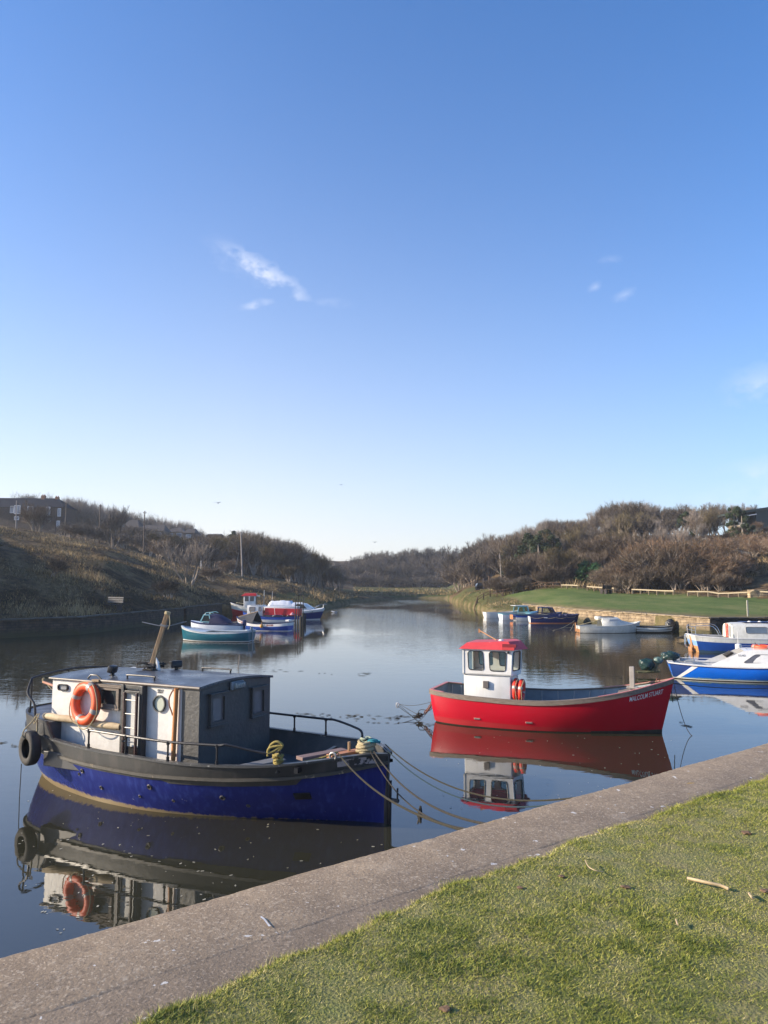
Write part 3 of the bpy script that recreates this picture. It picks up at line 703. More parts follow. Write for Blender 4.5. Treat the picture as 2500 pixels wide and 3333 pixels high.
# ------------------------------------------------------------------ blue and black converted boat in the foreground
BO = Vector((0.0, 11.19, 0)); BTH = R(-26)
def bw_(x, y, z=0): # local to world
    c, s = math.cos(BTH), math.sin(BTH); return Vector((BO.x + c * x - s * y, BO.y + s * x + c * y, z))
def blue_boat():
    t = thing('cabin_boat', 'dark blue and black boat with white cabin and raked mast, nearest the quay', 'boat', BO, BTH)
    st = [(-6.98, .34, 1.02, -7.02, .02), (-6.86, .60, 1.0, -6.92, .20), (-6.5, .90, .97, -6.6, .42), (-6.05, 1.10, .94, -6.1, .66), (-5.5, 1.22, .91, -5.6, .83), (-4.5, 1.36, .87, -4.6, 1.05),
          (-3.5, 1.40, .86, -3.6, 1.09), (-2.7, 1.38, .845, -2.8, .96), (-2.0, 1.28, .86, -2.05, .75), (-1.4, 1.12, .885, -1.45, .50), (-.9, .90, .93, -.95, .31), (-.45, .60, .98, -.5, .15), (-.12, .27, 1.0, -.16, .045), (.08, .05, .98, 0, .012)]
    H = Hull(st, 5, bulge=.05, draft=.5)
    rub = [(-7.1, .70), (-5.63, .645), (-4.35, .615), (-3.24, .60), (-1.94, .64), (-1.11, .69), (-.51, .76), (.1, .86)]
    kr = lambda i: lerp_tab(rub, H.S[i].x)[0] / H.S[i].z
    mb = MB(); H.skin(mb, -1.0, 0.0, 2, 1); H.skin(mb, 0.0, lambda i: kr(i) - (.10 if H.S[i].x > -3 else .05) * (1 if H.S[i].x < -.9 else .1), 8, 0); mb.build('hull', [PT['blue'], PT['anti']], t, smooth=True, angle=50)
    # black strakes: lower wale, bulwark outside and inside
    mb = MB(); H.skin(mb, lambda i: kr(i) - (.10 if H.S[i].x > -3 else .05) * (1 if H.S[i].x < -.9 else .1), 1.0, 5, 0, off=-.012); H.skin(mb, .45, 1.0, 3, 0, off=.05)
    mb.build('bulwark', PT['black'], t, smooth=True, angle=50)
    mb = MB(); H.rail(mb, kr, w=.06, h=.045, out=.05); mb.build('rubbing_strake', worn('worn_strake', (.075, .068, .055), (.30, .23, .15), .60, 6, rough=.55, bump=.3), t)
    mb = MB(); H.rail(mb, 1.0, w=.085, h=.03, dz=-.004, out=.03); mb.build('gunwale', worn('worn_gunwale', (.07, .07, .068), (.28, .27, .25), .60, 8, rough=.4), t)
    # stem plate, black
    mb = MB(); mb.box((.045, 0, .42), (.07, .07, 1.14), bev=.01); mb.tube([(.10, -.02, -.15), (.115, -.02, .62)], .022, 6); mb.tube([(.11, 0, .34), (.24, -.01, .34)], .028, 8); mb.tube([(.22, -.01, .34), (.225, -.01, .52)], .014, 8)
    mb.build('stem_fitting', PT['dark'], t, smooth=True)
    # peeling patch at the bow shoulder
    pk = worn('peeling_black_paint', (.045, .045, .045), (.42, .37, .36), .47, 7, rough=.6, bump=.8, bscale=9)
    i0 = min(i for i in range(H.n) if H.S[i].x > -.50)
    i1 = min(i for i in range(H.n) if H.S[i].x > -.02)
    mb = MB(); rows = [[H.pt(i, k, -1, -.018) for i in range(i0, i1)] for k in (.885, .92, .95, .985)]; mb.grid(rows); mb.build('peeling_patch', pk, t, smooth=True)
    # decks
    mb = MB(); H.deck(mb, .50, -6.6, -1.7, .05); H.deck(mb, .60, -1.75, -.05, .05, camber=.02)
    mb.build('deck', mat('dark_deck_paint', (.05, .055, .06), (.03, .032, .035), scale=5, rough=.55, bump=.2), t, smooth=True)
    mb = MB()
    for x in (-2.35, -2.05, -1.75): mb.box((x, 0, .47), (.26, 1.5, .04), bev=.008)
    mb.build('hatch_boards', mat('mossy_boards', (.085, .075, .05), (.05, .045, .03), scale=5, rough=.9), t)
    # raised stern: bulwark, deck, bulkhead
    mb = MB(); rowsO = []
    idx = [i for i in range(H.n) if H.S[i].x < -5.62]; pd = mat('poop_deck_paint', (.085, .095, .115), (.055, .06, .075), scale=4, rough=.3, rough2=.5)
    for sd in (-1, 1):
        lo = [H.pt(i, .98, sd) for i in idx]; hi = [Vector((p.x - .02, p.y * 1.03, 1.24 - (p.x + 6.98) * .03)) for p in lo]
        mb.grid([lo, hi], flip=sd > 0); mb.grid([[h_ + Vector((0, -sd * .05, 0)) for h_ in hi], [l_ + Vector((0, -sd * .05, 0)) for l_ in lo]]); mb.grid([hi, [h_ + Vector((0, -sd * .05, 0)) for h_ in hi]])
    a = H.pt(idx[0], .98, 1); mb.add([(a.x, -a.y, a.z), (a.x, a.y, a.z), (a.x - .02, a.y * 1.03, 1.24), (a.x - .02, -a.y * 1.03, 1.24)], [(0, 1, 2, 3)])
    # gusset wing at the break of the deck
    p = H.pt(idx[-1], .98, -1)
    for sd in (-1, 1): mb.add([(p.x, sd * abs(p.y), p.z), (p.x - .02, sd * abs(p.y) * 1.03, 1.2), (p.x + .18, sd * (abs(p.y) + .02), p.z - .02), (p.x, sd * (abs(p.y) - .05), p.z), (p.x - .02, sd * (abs(p.y) * 1.03 - .05), 1.2), (p.x + .18, sd * (abs(p.y) - .03), p.z - .02)], [(0, 2, 1), (3, 4, 5), (1, 2, 5, 4)])
    mb.build('stern_bulwark', PT['black'], t, smooth=True, angle=40)
    mb = MB(); rows = []
    for i in idx:
        p = H.pt(i, .98, 1); b = p.y * 1.03 - .05; rows.append([Vector((p.x + .01, b * (j / 3 - 1), 1.215 - (p.x + 6.98) * .03)) for j in range(7)])
    mb.grid(rows)
    xb = rows[-1][0].x; bb = abs(rows[-1][0].y); zt = rows[-1][0].z; mb.add([(xb, -bb, .5), (xb, bb, .5), (xb, bb, zt), (xb, -bb, zt)], [(0, 1, 2, 3)]); mb.build('stern_deck', pd, t)
    mb = MB(); mb.box((-5.25, -1.10, .60), (.85, .26, .24), bev=.01); mb.build('side_deck_block', mat('shaded_deck_paint', (.06, .062, .065), rough=.5), t)  # dark block standing for the side deck, its shade put into the colour
    # cabin
    W_ = .93; zE = 1.86; x0, xm, x1 = -5.88, -3.02, -2.68
    def crown(x, y): return zE + .065 * (1 - (y / W_) ** 2) - .018 * (y / W_ + 1)
    mb = MB(); mb.box(((x0 + xm) / 2, 0, (.45 + zE) / 2), (xm - x0, 2 * W_, zE - .45)); mb.build('cabin_wall', PT['white'], t)
    mb = MB(); mb.box(((x1 + xm) / 2, 0, (.45 + zE) / 2), (x1 - xm, 2 * W_ + .016, zE - .45))
    # cambered head of the front wall
    ys = [-W_ + 2 * W_ * i / 16 for i in range(17)]
    for xx in (x1 - .002,): mb.add([(xx, y, zE - .06) for y in ys] + [(xx, y, crown(0, y)) for y in ys], [(i, i + 1, i + 18, i + 17) for i in range(16)])
    mb.build('front_wall', PT['stucco'], t)
    rf = mat('roof_bitumen_paint', (.075, .085, .105), (.045, .052, .066), scale=2.2, rough=.22, rough2=.42, bump=.25, bscale=5)
    mb = MB(); ys = [-W_ - .04 + (2 * W_ + .08) * i / 20 for i in range(21)]
    for xa, xb_, dz in ((x0 - .05, -4.73, -.012), (-4.73, -3.55, .014), (-3.545, x1 + .035, .014)):
        top = [[Vector((x, y, zE + .03 + dz + .065 * (1 - (y / (W_ + .04)) ** 2) - .018 * (y / W_ + 1))) for y in ys] for x in (xa, (xa + xb_) / 2, xb_)]
        bot = [[p - Vector((0, 0, .035)) for p in r_] for r_ in top]; mb.grid(top); mb.grid(bot, flip=True)
        for r_, s_ in ((top[0], bot[0]), (top[-1], bot[-1])): mb.grid([r_, s_])
        for k in (0, -1): mb.grid([[r_[k] for r_ in top], [r_[k] for r_ in bot]])
    mb.build('roof', rf, t, smooth=True, angle=30)
    mb = MB()
    mb.tube([(x0 - .05, -W_ - .03, zE + .0), (-4.73, -W_ - .03, zE + .0)], .018, 8); mb.tube([(-4.73, -W_ - .035, zE + .025), (x1 + .03, -W_ - .035, zE + .025)], .024, 8)
    mb.tube([(x0 - .05, W_ + .03, zE - .03), (x1 + .03, W_ + .035, zE - .01)], .02, 8)
    mb.build('roof_edge_trim', mat('worn_trim', (.20, .16, .13), (.07, .06, .055), scale=7, rough=.5), t, smooth=True)
    # step box and slide above the doorway
    mb = MB(); mb.box((-4.80, -.96, zE + .025), (.16, .10, .035), bev=.005); mb.build('roof_step', PT['wood'], t)
    mb = MB(); mb.box((-4.45, -.965, zE - .035), (.58, .07, .02), bev=.004); mb.box((-4.45, -.975, zE - .062), (.50, .05, .02), bev=.004); mb.build('door_canopy', PT['grey_wood'], t)
    yw = -W_ - .004
    # oval port
    def ring(name, c, rx, rz, th, dep, mt, y):
        mb = MB(); pts = [(c[0] + rx * math.cos(2 * math.pi * i / 28), c[1] + rz * math.sin(2 * math.pi * i / 28)) for i in range(28)]
        pin = [(c[0] + (rx - th) * math.cos(2 * math.pi * i / 28), c[1] + (rz - th) * math.sin(2 * math.pi * i / 28)) for i in range(28)]
        M = Matrix(((1, 0, 0, 0), (0, 0, -1, y - dep), (0, 1, 0, 0), (0, 0, 0, 1)))
        mb.panel(pts, [pin], M, dep); return mb.build(name, mt, t, smooth=True), pin
    def pane(poly, mt, y, parent, name='pane'):
        mb = MB(); mb.add([(x, y, z) for x, z in poly], [tuple(range(len(poly)))]); return mb.build(name, mt, parent)
    f_, pin = ring('round_port', (-3.465, 1.60), .125, .13, .016, .035, mat('port_frame', (.10, .105, .10), rough=.5, metal=.3), yw); pane(pin, mat('frosted_port_glass', (.50, .52, .42), (.44, .46, .38), rough=.12), yw - .006, f_)
    M = Matrix(((1, 0, 0, 0), (0, 0, -1, yw - .03), (0, 1, 0, 0), (0, 0, 0, 1)))
    mb = MB(); mb.panel(rrect(-5.73, 1.665, -5.49, 1.775, .05), [rrect(-5.71, 1.685, -5.51, 1.755, .034)], M, .03); f_ = mb.build('oval_port', PT['dark'], t); pane(rrect(-5.71, 1.685, -5.51, 1.755, .034), mat('grey_glass', (.28, .28, .28), rough=.1), yw - .006, f_)
    # wooden side window
    M2 = Matrix(((1, 0, 0, 0), (0, 0, -1, yw - .05), (0, 1, 0, 0), (0, 0, 0, 1)))
    mb = MB(); mb.panel([(-4.75, 1.46), (-4.30, 1.46), (-4.30, 1.80), (-4.75, 1.80)], [[(-4.69, 1.52), (-4.355, 1.52), (-4.355, 1.745), (-4.69, 1.745)]], M2, .05); mb.box((-4.525, yw - .045, 1.452), (.52, .06, .03), bev=.006); mb.box((-4.525, yw - .04, 1.80), (.5, .05, .028), bev=.006)
    f_ = mb.build('side_window', PT['grey_wood'], t); pane([(-4.69, 1.52), (-4.355, 1.52), (-4.355, 1.745), (-4.69, 1.745)], PT['darkpane'], yw - .012, f_)
    # door and its black posts
    mb = MB(); mb.box((-4.19, yw - .04, 1.27), (.055, .08, 1.18), bev=.006); mb.box((-3.765, yw - .055, 1.26), (.065, .11, 1.20), bev=.008); mb.box((-3.98, yw - .03, 1.83), (.46, .06, .06), bev=.006); mb.box((-3.97, yw - .05, 1.755), (.32, .09, .04), bev=.006)
    mb.build('door_frame', PT['black'], t)
    mb = MB(); mb.box((-3.98, yw - .008, 1.22), (.35, .012, 1.02)); dr = mb.build('door', mat('door_paint', (.60, .60, .57), (.5, .5, .48), scale=3, rough=.4), t)
    mb = MB(); mb.box((-4.0, yw - .02, .82), (.24, .012, .14)); mb.box((-3.84, yw - .018, .85), (.05, .01, .17)); mb.build('vent_panel', PT['dark'], dr)
    # vertical varnished pole standing at the colour change
    mb = MB(); mb.tube([(-3.13, -W_ - .05, .62), (-3.12, -W_ - .055, 1.1), (-3.10, -W_ - .05, 1.86)], .036, 12); mb.build('varnished_post', PT['varn'], t, smooth=True)
    mb = MB(); mb.tube(spline([(-3.20, -W_ - .01, 1.83), (-3.235, -W_ - .05, 1.72), (-3.235, -W_ - .05, 1.6), (-3.205, -W_ - .03, 1.5), (-3.2, -W_ - .01, 1.44)], 4), .012, 6); mb.build('door_pull', mat('brown_handle', (.30, .14, .07), rough=.5), t, smooth=True)
    # front windows
    for ya, yb, za, zb in ((-.72, -.33, 1.27, 1.755), (.36, .745, 1.235, 1.72)):
        Mx = Matrix(((0, 0, 1, x1 + .05), (1, 0, 0, 0), (0, 1, 0, 0), (0, 0, 0, 1)))
        mb = MB(); mb.panel([(ya, za), (yb, za), (yb, zb), (ya, zb)], [[(ya + .05, za + .06), (yb - .05, za + .06), (yb - .05, zb - .06), (ya + .05, zb - .06)]], Mx, .05); mb.box((x1 + .05, (ya + yb) / 2, zb + .01), (.07, yb - ya + .08, .022), bev=.005); mb.box((x1 + .045, (ya + yb) / 2, za - .005), (.06, yb - ya + .04, .025), bev=.005)
        f_ = mb.build('front_window', PT['stucco'], t)
        mb = MB(); mb.add([(x1 + .012, ya + .05, za + .06), (x1 + .012, yb - .05, za + .06), (x1 + .012, yb - .05, zb - .06), (x1 + .012, ya + .05, zb - .06)], [(0, 1, 2, 3)]); mb.build('pane', PT['mauvepane'], f_)
    # bulkhead lamp
    mb = MB(); mb.box((x1 + .03, -.05, 1.825), (.05, .33, .14), bev=.03); lp = mb.build('bulkhead_lamp', mat('grey_lamp_body', (.22, .25, .27), rough=.4), t, smooth=True)
    mb = MB(); mb.box((x1 + .075, -.04, 1.825), (.07, .24, .10), bev=.04); mb.build('lens', mat('ribbed_lamp_glass', (.42, .44, .40), (.28, .3, .27), scale=1, rough=.1), lp, smooth=True)
    mb = MB()
    for k in range(5): mb.tube(spline([(x1 + .05, -.13 + .045 * k, 1.885), (x1 + .12, -.13 + .045 * k, 1.86), (x1 + .12, -.13 + .045 * k, 1.79), (x1 + .05, -.13 + .045 * k, 1.765)], 4), .006, 5)
    mb.build('cage', mat('grey_lamp_body', (.22, .25, .27)), lp, smooth=True)
    # grab rails on the roof
    def grab(x_a, x_b, y, h=.075, r=.014, zb=None):
        z = (zE + .035 + .065 * (1 - (y / W_) ** 2) - .018 * (y / W_ + 1)) if zb is None else zb
        mb = MB(); mb.tube(spline([(x_a, y, z), (x_a, y, z + h * .7), (x_a + .03, y, z + h), (x_b - .03, y, z + h), (x_b, y, z + h * .7), (x_b, y, z)], 3), r, 8)
        for x in (x_a, x_b): mb.box((x, y, z + .005), (.07, .04, .012), bev=.003)
        mb.build('grab_rail', PT['dark'], t, smooth=True)
    grab(-4.30, -3.72, -.80); grab(-3.86, -3.25, .55)
    z = zE + .02; mb = MB(); mb.tube([(-5.14, -.86, z), (-5.06, -.86, z + .07), (-4.92, -.86, z + .07), (-4.80, -.86, z)], .013, 8); mb.build('grab_rail', PT['dark'], t, smooth=True)
    # spot lamps
    for (x, y, a, sc) in ((-4.78, -.66, 200, 1.0), (-4.35, .42, 330, 1.0)):
        z = zE + .045 + .065 * (1 - (y / W_) ** 2) - .018 * (y / W_ + 1); mb = MB(); mb.box((x, y, z + .105), (.11 * sc, .19 * sc, .12 * sc), rot=(0, R(-12), R(a)), bev=.02); mb.box((x, y, z + .02), (.03, .06, .05)); mb.box((x, y, z), (.08, .08, .015))
        sl = mb.build('spot_lamp', PT['dark'], t, smooth=True)
    # mast
    mx, my, mz = -4.70, .12, zE + .085
    top = Vector((mx + .27, my + .13, mz + 1.02)); base = Vector((mx, my, mz - .05))
    mb = MB(); d = (top - base).normalized(); rx = (top - base)
    Mr = rx.to_track_quat('Z', 'X').to_matrix(); mid = (top + base) / 2
    mb.box(mid, (.074, .074, rx.length), rot=Mr, bev=.008); mast = mb.build('mast', PT['woodz'], t)
    mb = MB(); cc = base + rx * .78
    mb.tube([cc + Vector((-.36, -.16, .06)), cc + Vector((-.1, -.05, .0)), cc + Vector((0, 0, -.01)), cc + Vector((.12, .06, .0)), cc + Vector((.37, .17, .07))], .010, 6); mb.box(cc, (.112, .112, .035), rot=Mr); mb.build('crosstree', PT['galv'], mast, smooth=True)
    mb = MB(); mb.box(base + d * .10, (.11, .13, .16), rot=Mr, bev=.01); mb.box(base + d * .02, (.26, .2, .03)); mb.build('mast_step', PT['grey_wood'], mast)
    mb = MB(); rr = random.Random(4)
    mb.tube([top - d * .04, top + d * .012], .054, 8); mb.tube(spline([top + Vector((.05, -.02, -.05)), top + Vector((.08, -.03, -.2)), top + Vector((.04, -.03, -.3))], 4), .01, 5); mb.build('masthead_lashing', PT['ropew'], mast, smooth=True)
    mb = MB()
    for k in range(3):
        pts = [base + Vector((.02 + (.14 + .03 * k) * math.cos(a * .7) + rr.uniform(-.03, .03), (.13 + .02 * k) * math.sin(a * .7 + k) + rr.uniform(-.03, .03), .05 + .05 * k + rr.uniform(0, .03))) for a in range(11)]
        mb.tube(spline(pts, 3), .014, 6)
    mb.build('rope_heap', PT['roped'], mast, smooth=True)
    mb = MB(); mb.tube([base + Vector((.16, .05, .02)), base + Vector((.15, .04, .18)), base + Vector((.12, .03, .27))], [.045, .03, .008], 8); mb.build('white_float', PT['gel'], mast, smooth=True)
    # rails
    def rail(name, top_pts, posts, r=.02, mt=PT['dark']):
        mb = MB(); mb.tube(spline(top_pts, 4) if len(top_pts) > 2 else top_pts, r, 8); rl = mb.build(name, mt, t, smooth=True)
        for a, b in posts:
            mb = MB(); mb.tube([a, b], r * .75, 8); v = (Vector(b) - Vector(a)); 
            a = Vector(a); b = Vector(b); mb.tube([a, a + v * .22], r * 1.15, 8); mb.tube([b - v * .12, b + v * .06], r * 1.3, 8); mb.box(a, (.08, .06, .014)); mb.build('stanchion', mt, rl, smooth=True)
        return rl
    def gy(x, sd=-1, inn=.035): p = H.at(x, 1.0, sd); return Vector((p.x, p.y - sd * inn, p.z + .02))
    xs_ = [-4.56, -3.73, -2.90, -2.07]
    tp = [gy(-4.62) + Vector((0, 0, .27))] + [gy(x) + Vector((0, 0, .275)) for x in xs_[1:]] + [gy(-1.92) + Vector((0, 0, .285)), gy(-1.55) + Vector((0, .02, .20)), gy(-1.18) + Vector((0, .0, .12))]
    rail('side_rail', [*tp], [(gy(x), gy(x) + Vector((0, 0, .27))) for x in xs_])
    tp = [gy(x, 1) + Vector((0, 0, .27)) for x in (-4.6, -3.7, -2.9, -2.4, -1.68, -1.45)] + [gy(-1.0, 1) + Vector((0, 0, .19)), gy(-.80, 1) + Vector((0, 0, .13)), gy(-.78, 1) + Vector((0, 0, .0))]
    rail('side_rail', tp, [(gy(x, 1), gy(x, 1) + Vector((0, 0, .27))) for x in (-3.7, -3.1, -2.41, -1.68)])
    # stern pulpit
    zd = 1.22; zr = 1.80
    pts = [(-6.02, -1.14, zd - .03), (-6.10, -1.10, 1.42), (-6.36, -1.03, 1.58), (-6.44, -.92, 1.76), (-6.50, -.80, zr + .02), (-6.62, -.2, zr + .06), (-6.66, .35, zr + .07), (-6.5, .85, zr + .03), (-5.9, 1.05, zr), (-5.2, 1.15, zr - .02), (-4.6, 1.22, zr - .04)]
    mb = MB(); mb.tube(spline(pts, 6), .02, 8); rl = mb.build('stern_rail', PT['dark'], t, smooth=True)
    for a, b in (((-6.5, -.86, zd), (-6.45, -.88, zr)), ((-6.62, .05, zd), (-6.63, .05, zr + .06)), ((-6.30, .85, zd), (-6.38, .92, zr + .03)), ((-5.2, 1.12, .93), (-5.2, 1.15, zr - .02)), ((-4.6, 1.22, .9), (-4.6, 1.22, zr - .04))):
        mb = MB(); mb.tube([a, b], .015, 8); mb.build('stanchion', PT['dark'], rl, smooth=True)
    # boom pointing astern
    mb = MB(); mb.tube([(-5.95, .15, 1.30), (-7.9, .55, 1.50)], [.030, .024], 10); mb.build('boom', mat('pinkish_wood', (.42, .20, .13), (.3, .13, .08), scale=4, rough=.7, stretch=(1, 6, 6)), t, smooth=True)
    mb = MB(); mb.tube([(-7.9, .55, 1.50), (-7.93, .555, 1.54), (-7.9, .56, 1.58)], .02, 6); mb.tube(catenary((-7.75, .52, 1.46), (-6.66, .3, 1.32), .10, 10), .006, 4); mb.build('boom_line', PT['ropew'], t, smooth=True)
    # hull fittings: outlets and a square hatch plate
    def on(x, z, off=.0):
        i = min(range(H.n), key=lambda j: abs(H.W[j].x - x)); k = z / H.S[i].z; p = H.at(x, k, -1); a = H.at(x + .1, k, -1); b = H.at(x - .1, k, -1); c = H.at(x, k + .1, -1); tx = (a - b).normalized(); return p, tx, (c - p).normalized()
    for x, z, r in ((-4.75, .50, .030), (-4.36, .28, .026), (-3.3, .43, .034), (-3.55, .25, .02), (-2.95, .24, .02), (-2.12, .36, .034), (-1.80, .24, .024), (-4.86, .43, .02)):
        p, tx, up = on(x, z); nrm = tx.cross(up).normalized(); nrm = nrm if nrm.y < 0 else -nrm; mb = MB(); mb.torus(p + nrm * .008, tx, up, r, r * .34, 14, 6); f_ = mb.build('hull_outlet', mat('scuffed_outlet', (.12, .11, .12), (.05, .045, .04), scale=9, rough=.5, metal=.3), t, smooth=True)
        mb = MB(); mb.tube([p + nrm * .002, p + nrm * .006], r * .8, 12); mb.build('opening', PT['letter'], f_)
    p, tx, up = on(-.99, .43); nrm = tx.cross(up).normalized(); nrm = nrm if nrm.y < 0 else -nrm; Mf = Matrix((tx, up, nrm)).transposed(); mb = MB(); mb.box(p + nrm * .006, (.24, .12, .02), rot=Mf, bev=.004); mb.build('hatch_plate', PT['dark'], t)
    # lettering
    text_obj('lettering', 'SSD7', .085, PT['letter'], t, frame((-3.465, yw - .002, 1.785), (1, 0, 0), (0, 0, 1)), sx=.62, spacing=1.05)
    # cleat and sampson post at the bow
    mb = MB(); mb.box((-.30, -.02, .98), (.10, .10, .42), bev=.012); mb.build('mooring_post', PT['dark'], t)
    mb = MB(); mb.tube([(-.52, -.12, 1.0), (-.52, -.12, 1.13)], .022, 8); mb.build('wooden_pin', PT['woodz'], t, smooth=True)
    mb = MB(); p = H.at(-1.20, 1.0, -1, .06); mb.tube([p + Vector((0, 0, -.1)), p + Vector((0, 0, .20))], .04, 10); mb.build('bollard', PT['dark'], t, smooth=True)
    mb = MB(); p = H.at(-.50, 1.0, -1, .0); mb.torus(p + Vector((0, 0, .05)), (1, 0, 0), (0, 0, 1), .05, .016, 16, 6); mb.build('fairlead', PT['galv'], t, smooth=True)
    mb = MB(); mb.add([(-1.75, .35, .80), (-1.1, .62, .84), (-1.35, .0, .80), (-1.9, -.05, .76)], [(0, 1, 2, 3)])
    return t, H
BLUE, BH = blue_boat()

def at_b(p): return bw_(p[0], p[1], p[2])
PT['dropey'] = mat('darkened_yellow_rope', (.045, .038, .018), (.02, .017, .01), scale=40, rough=.95, bump=.8, bscale=160)  # mooring ropes: these three colours are darkened to look backlit
PT['dropew'] = mat('darkened_pale_rope', (.05, .042, .028), (.02, .016, .012), scale=40, rough=.95, bump=.8, bscale=160)
PT['dropet'] = mat('darkened_blue_rope', (.015, .04, .055), (.01, .02, .025), scale=40, rough=.95)
def blue_boat_extras():
    # lifebuoy on the cabin side
    lifebuoy('lifebuoy', 'orange lifebuoy with silver bands hanging on the white cabin side', bw_(-4.95, -1.05, 1.515), (R(-5), 0, BTH - R(8)), PT['orange'], None, .278, .076)
    # ladder leaning on the cabin
    t = thing('ladder', 'dark metal ladder standing upright against the white cabin door of the blue boat', 'ladder', bw_(-3.95, -1.08, .6), BTH)
    for x in (-.12, .14):
        mb = MB(); mb.box((x, 0, .58), (.028, .045, 1.15), bev=.004); mb.build('stile', mat('maroon_metal', (.06, .03, .028), rough=.45), t)
    for k in range(5):
        mb = MB(); mb.tube([(-.12, 0, .18 + .215 * k), (.14, 0, .18 + .215 * k)], .011, 8); mb.build('rung', PT['galv'], t, smooth=True)
    # wooden log fender lashed along the cabin
    mb = MB(); rr = random.Random(8); pts = [bw_(-5.95 + 1.72 * i / 10, -1.0 - .02 * math.sin(i), 1.235 - .05 * i / 10 + rr.uniform(-.004, .004)) for i in range(11)]
    mb.tube(pts, [.05, .058, .056, .06, .055, .058, .054, .058, .056, .06, .05], 12); o = mb.build('pole', mat('pale_peeled_log', (.60, .48, .30), (.38, .27, .15), scale=3, rough=.75, bump=.4, bscale=14), smooth=True); tag(o, 'pale peeled wooden pole lashed lengthwise along the white cabin side', 'pole')
    # tyre fender
    c = bw_(-5.86, -1.345, .77); t = thing('tyre_fender', 'black car tyre hanging as a fender over the stern quarter of the blue boat', 'tyre', c, BTH + R(-14))
    mb = MB(); prof = [(.155, -.05), (.16, -.075), (.20, -.088), (.25, -.085), (.275, -.06), (.28, -.03), (.28, .03), (.275, .06), (.25, .085), (.20, .088), (.16, .075), (.155, .05), (.165, .03), (.19, .06), (.24, .062), (.262, .03), (.262, -.03), (.24, -.062), (.19, -.06), (.165, -.03)]
    rows = []
    for i in range(48):
        a = 2 * math.pi * i / 48; rows.append([Vector((math.cos(a) * r_ * .9, y_, math.sin(a) * r_)) for r_, y_ in prof])
    rows.append(rows[0]); mb.grid(rows, closed=True); mb.build('tyre', PT['rubber'], t, smooth=True, angle=50)
    mb = MB(); mb.tube(spline([Vector((.05, .08, .55)), Vector((.02, .0, .42)), Vector((-.02, -.10, .30)), Vector((-.03, -.11, .2)), Vector((-.02, .0, .14)), Vector((.0, .10, .22)), Vector((.03, .08, .5))], 5), .012, 6); mb.tube(spline([Vector((.06, .10, .55)), Vector((.10, .06, .48)), Vector((.06, .02, .40)), Vector((.02, .05, .5))], 5), .010, 6); mb.build('lashing', PT['ropew'], t, smooth=True)
    mb = MB(); mb.tube([c + Vector((-.12, -.02, -.25)), c + Vector((-.13, -.02, -.9))], .007, 5); o = mb.build('line', PT['roped'], smooth=True); tag(o, 'thin dark line dropping from the tyre fender into the water', 'rope')
    # planks on the foredeck
    for (a, b, w, th, z, m, lb) in (((-1.05, -.66), (-.72, .10), .17, .05, .94, mat('grey_red_plank', (.23, .155, .14), (.15, .10, .09), scale=5, rough=.8), 'long grey brown plank lying on the foredeck beside the orange plank'),
                             ((-.66, -.47), (-.42, .10), .14, .055, .965, mat('orange_plank', (.50, .22, .11), (.36, .15, .07), scale=5, rough=.7), 'short orange brown plank on the foredeck next to the rope coil'),
                             ((-1.72, -1.10), (-1.50, -.45), .22, .04, .84, mat('pale_grey_plank', (.20, .20, .20), (.12, .12, .12), scale=5, rough=.7), 'pale grey board lying inside the bulwark in front of the black cabin wall')):
        A = bw_(*a, z); B_ = bw_(*b, z + .01); v = B_ - A; mb = MB(); mb.box((A + B_) / 2, (v.length, w, th), rot=(0, 0, math.atan2(v.y, v.x)), bev=.006); o = mb.build('plank', m); tag(o, lb, 'plank', 'planks on the foredeck')
    # supports under the planks: two beams belonging to the boat
    mb = MB(); mb.box((-1.0, -.25, .86), (.06, 1.5, .07), rot=(0, 0, R(8))); mb.box((-.62, -.1, .89), (.06, 1.05, .08)); mb.build('deck_beam', PT['dark'], BLUE)
    # rope turns on posts
    def coil(name, c, r, n, hgt, rr_, m, lb, seed, cat='rope', jit=.03):
        g = random.Random(seed); pts = []
        for i in range(n * 7):
            a = i * 2 * math.pi / 7; pts.append(c + Vector((math.cos(a) * (r + g.uniform(-jit, jit)), math.sin(a) * (r + g.uniform(-jit, jit)) * .9, hgt * i / (n * 7) + g.uniform(-jit, jit) * .5)))
        mb = MB(); mb.tube(spline(pts, 3), rr_, 6); o = mb.build(name, m, smooth=True); tag(o, lb, cat)
        return o
    p = BH.at(-1.20, 1.0, -1, .06)
    coil('rope_coil', bw_(p.x, p.y, p.z - .02), .055, 7, .20, .018, PT['ropey'], 'yellow rope wound round the side bollard in front of the black cabin', 1)
    mb = MB(); c = bw_(p.x, p.y, p.z + .2); mb.tube(spline([c, c + Vector((.06, 0, .08)), c + Vector((-.02, 0, .13)), c + Vector((-.11, .02, .08)), c + Vector((-.15, .0, -.03)), c + Vector((-.08, 0, -.01)), c + Vector((.04, 0, .07)), c + Vector((-.13, 0, .04)), c + Vector((-.15, 0, -.07))], 4), .019, 7)
    o = mb.build('rope_bight', PT['ropey'], smooth=True); tag(o, 'loose loop of yellow rope sticking up above the side bollard', 'rope')
    coil('rope_coil', bw_(-.27, -.07, .99), .115, 6, .16, .021, PT['ropew'], 'thick pale yellow rope wound round the bow post of the blue boat', 2)
    coil('rope_coil', bw_(-.18, -.0, 1.12), .085, 3, .05, .013, PT['ropet'], 'turquoise rope tangled on top of the bow post coil', 6)
    coil('rope_coil', bw_(-.30, -.02, 1.13), .06, 3, .07, .016, mat('pale_green_rope', (.45, .50, .36), (.25, .28, .2), scale=60, rough=.9, bump=.6, bscale=160), 'pale green rope turned on top of the bow post', 9)
    # mooring lines to the quay
    def edge(u, v): return px(u, v, QZ - .06)
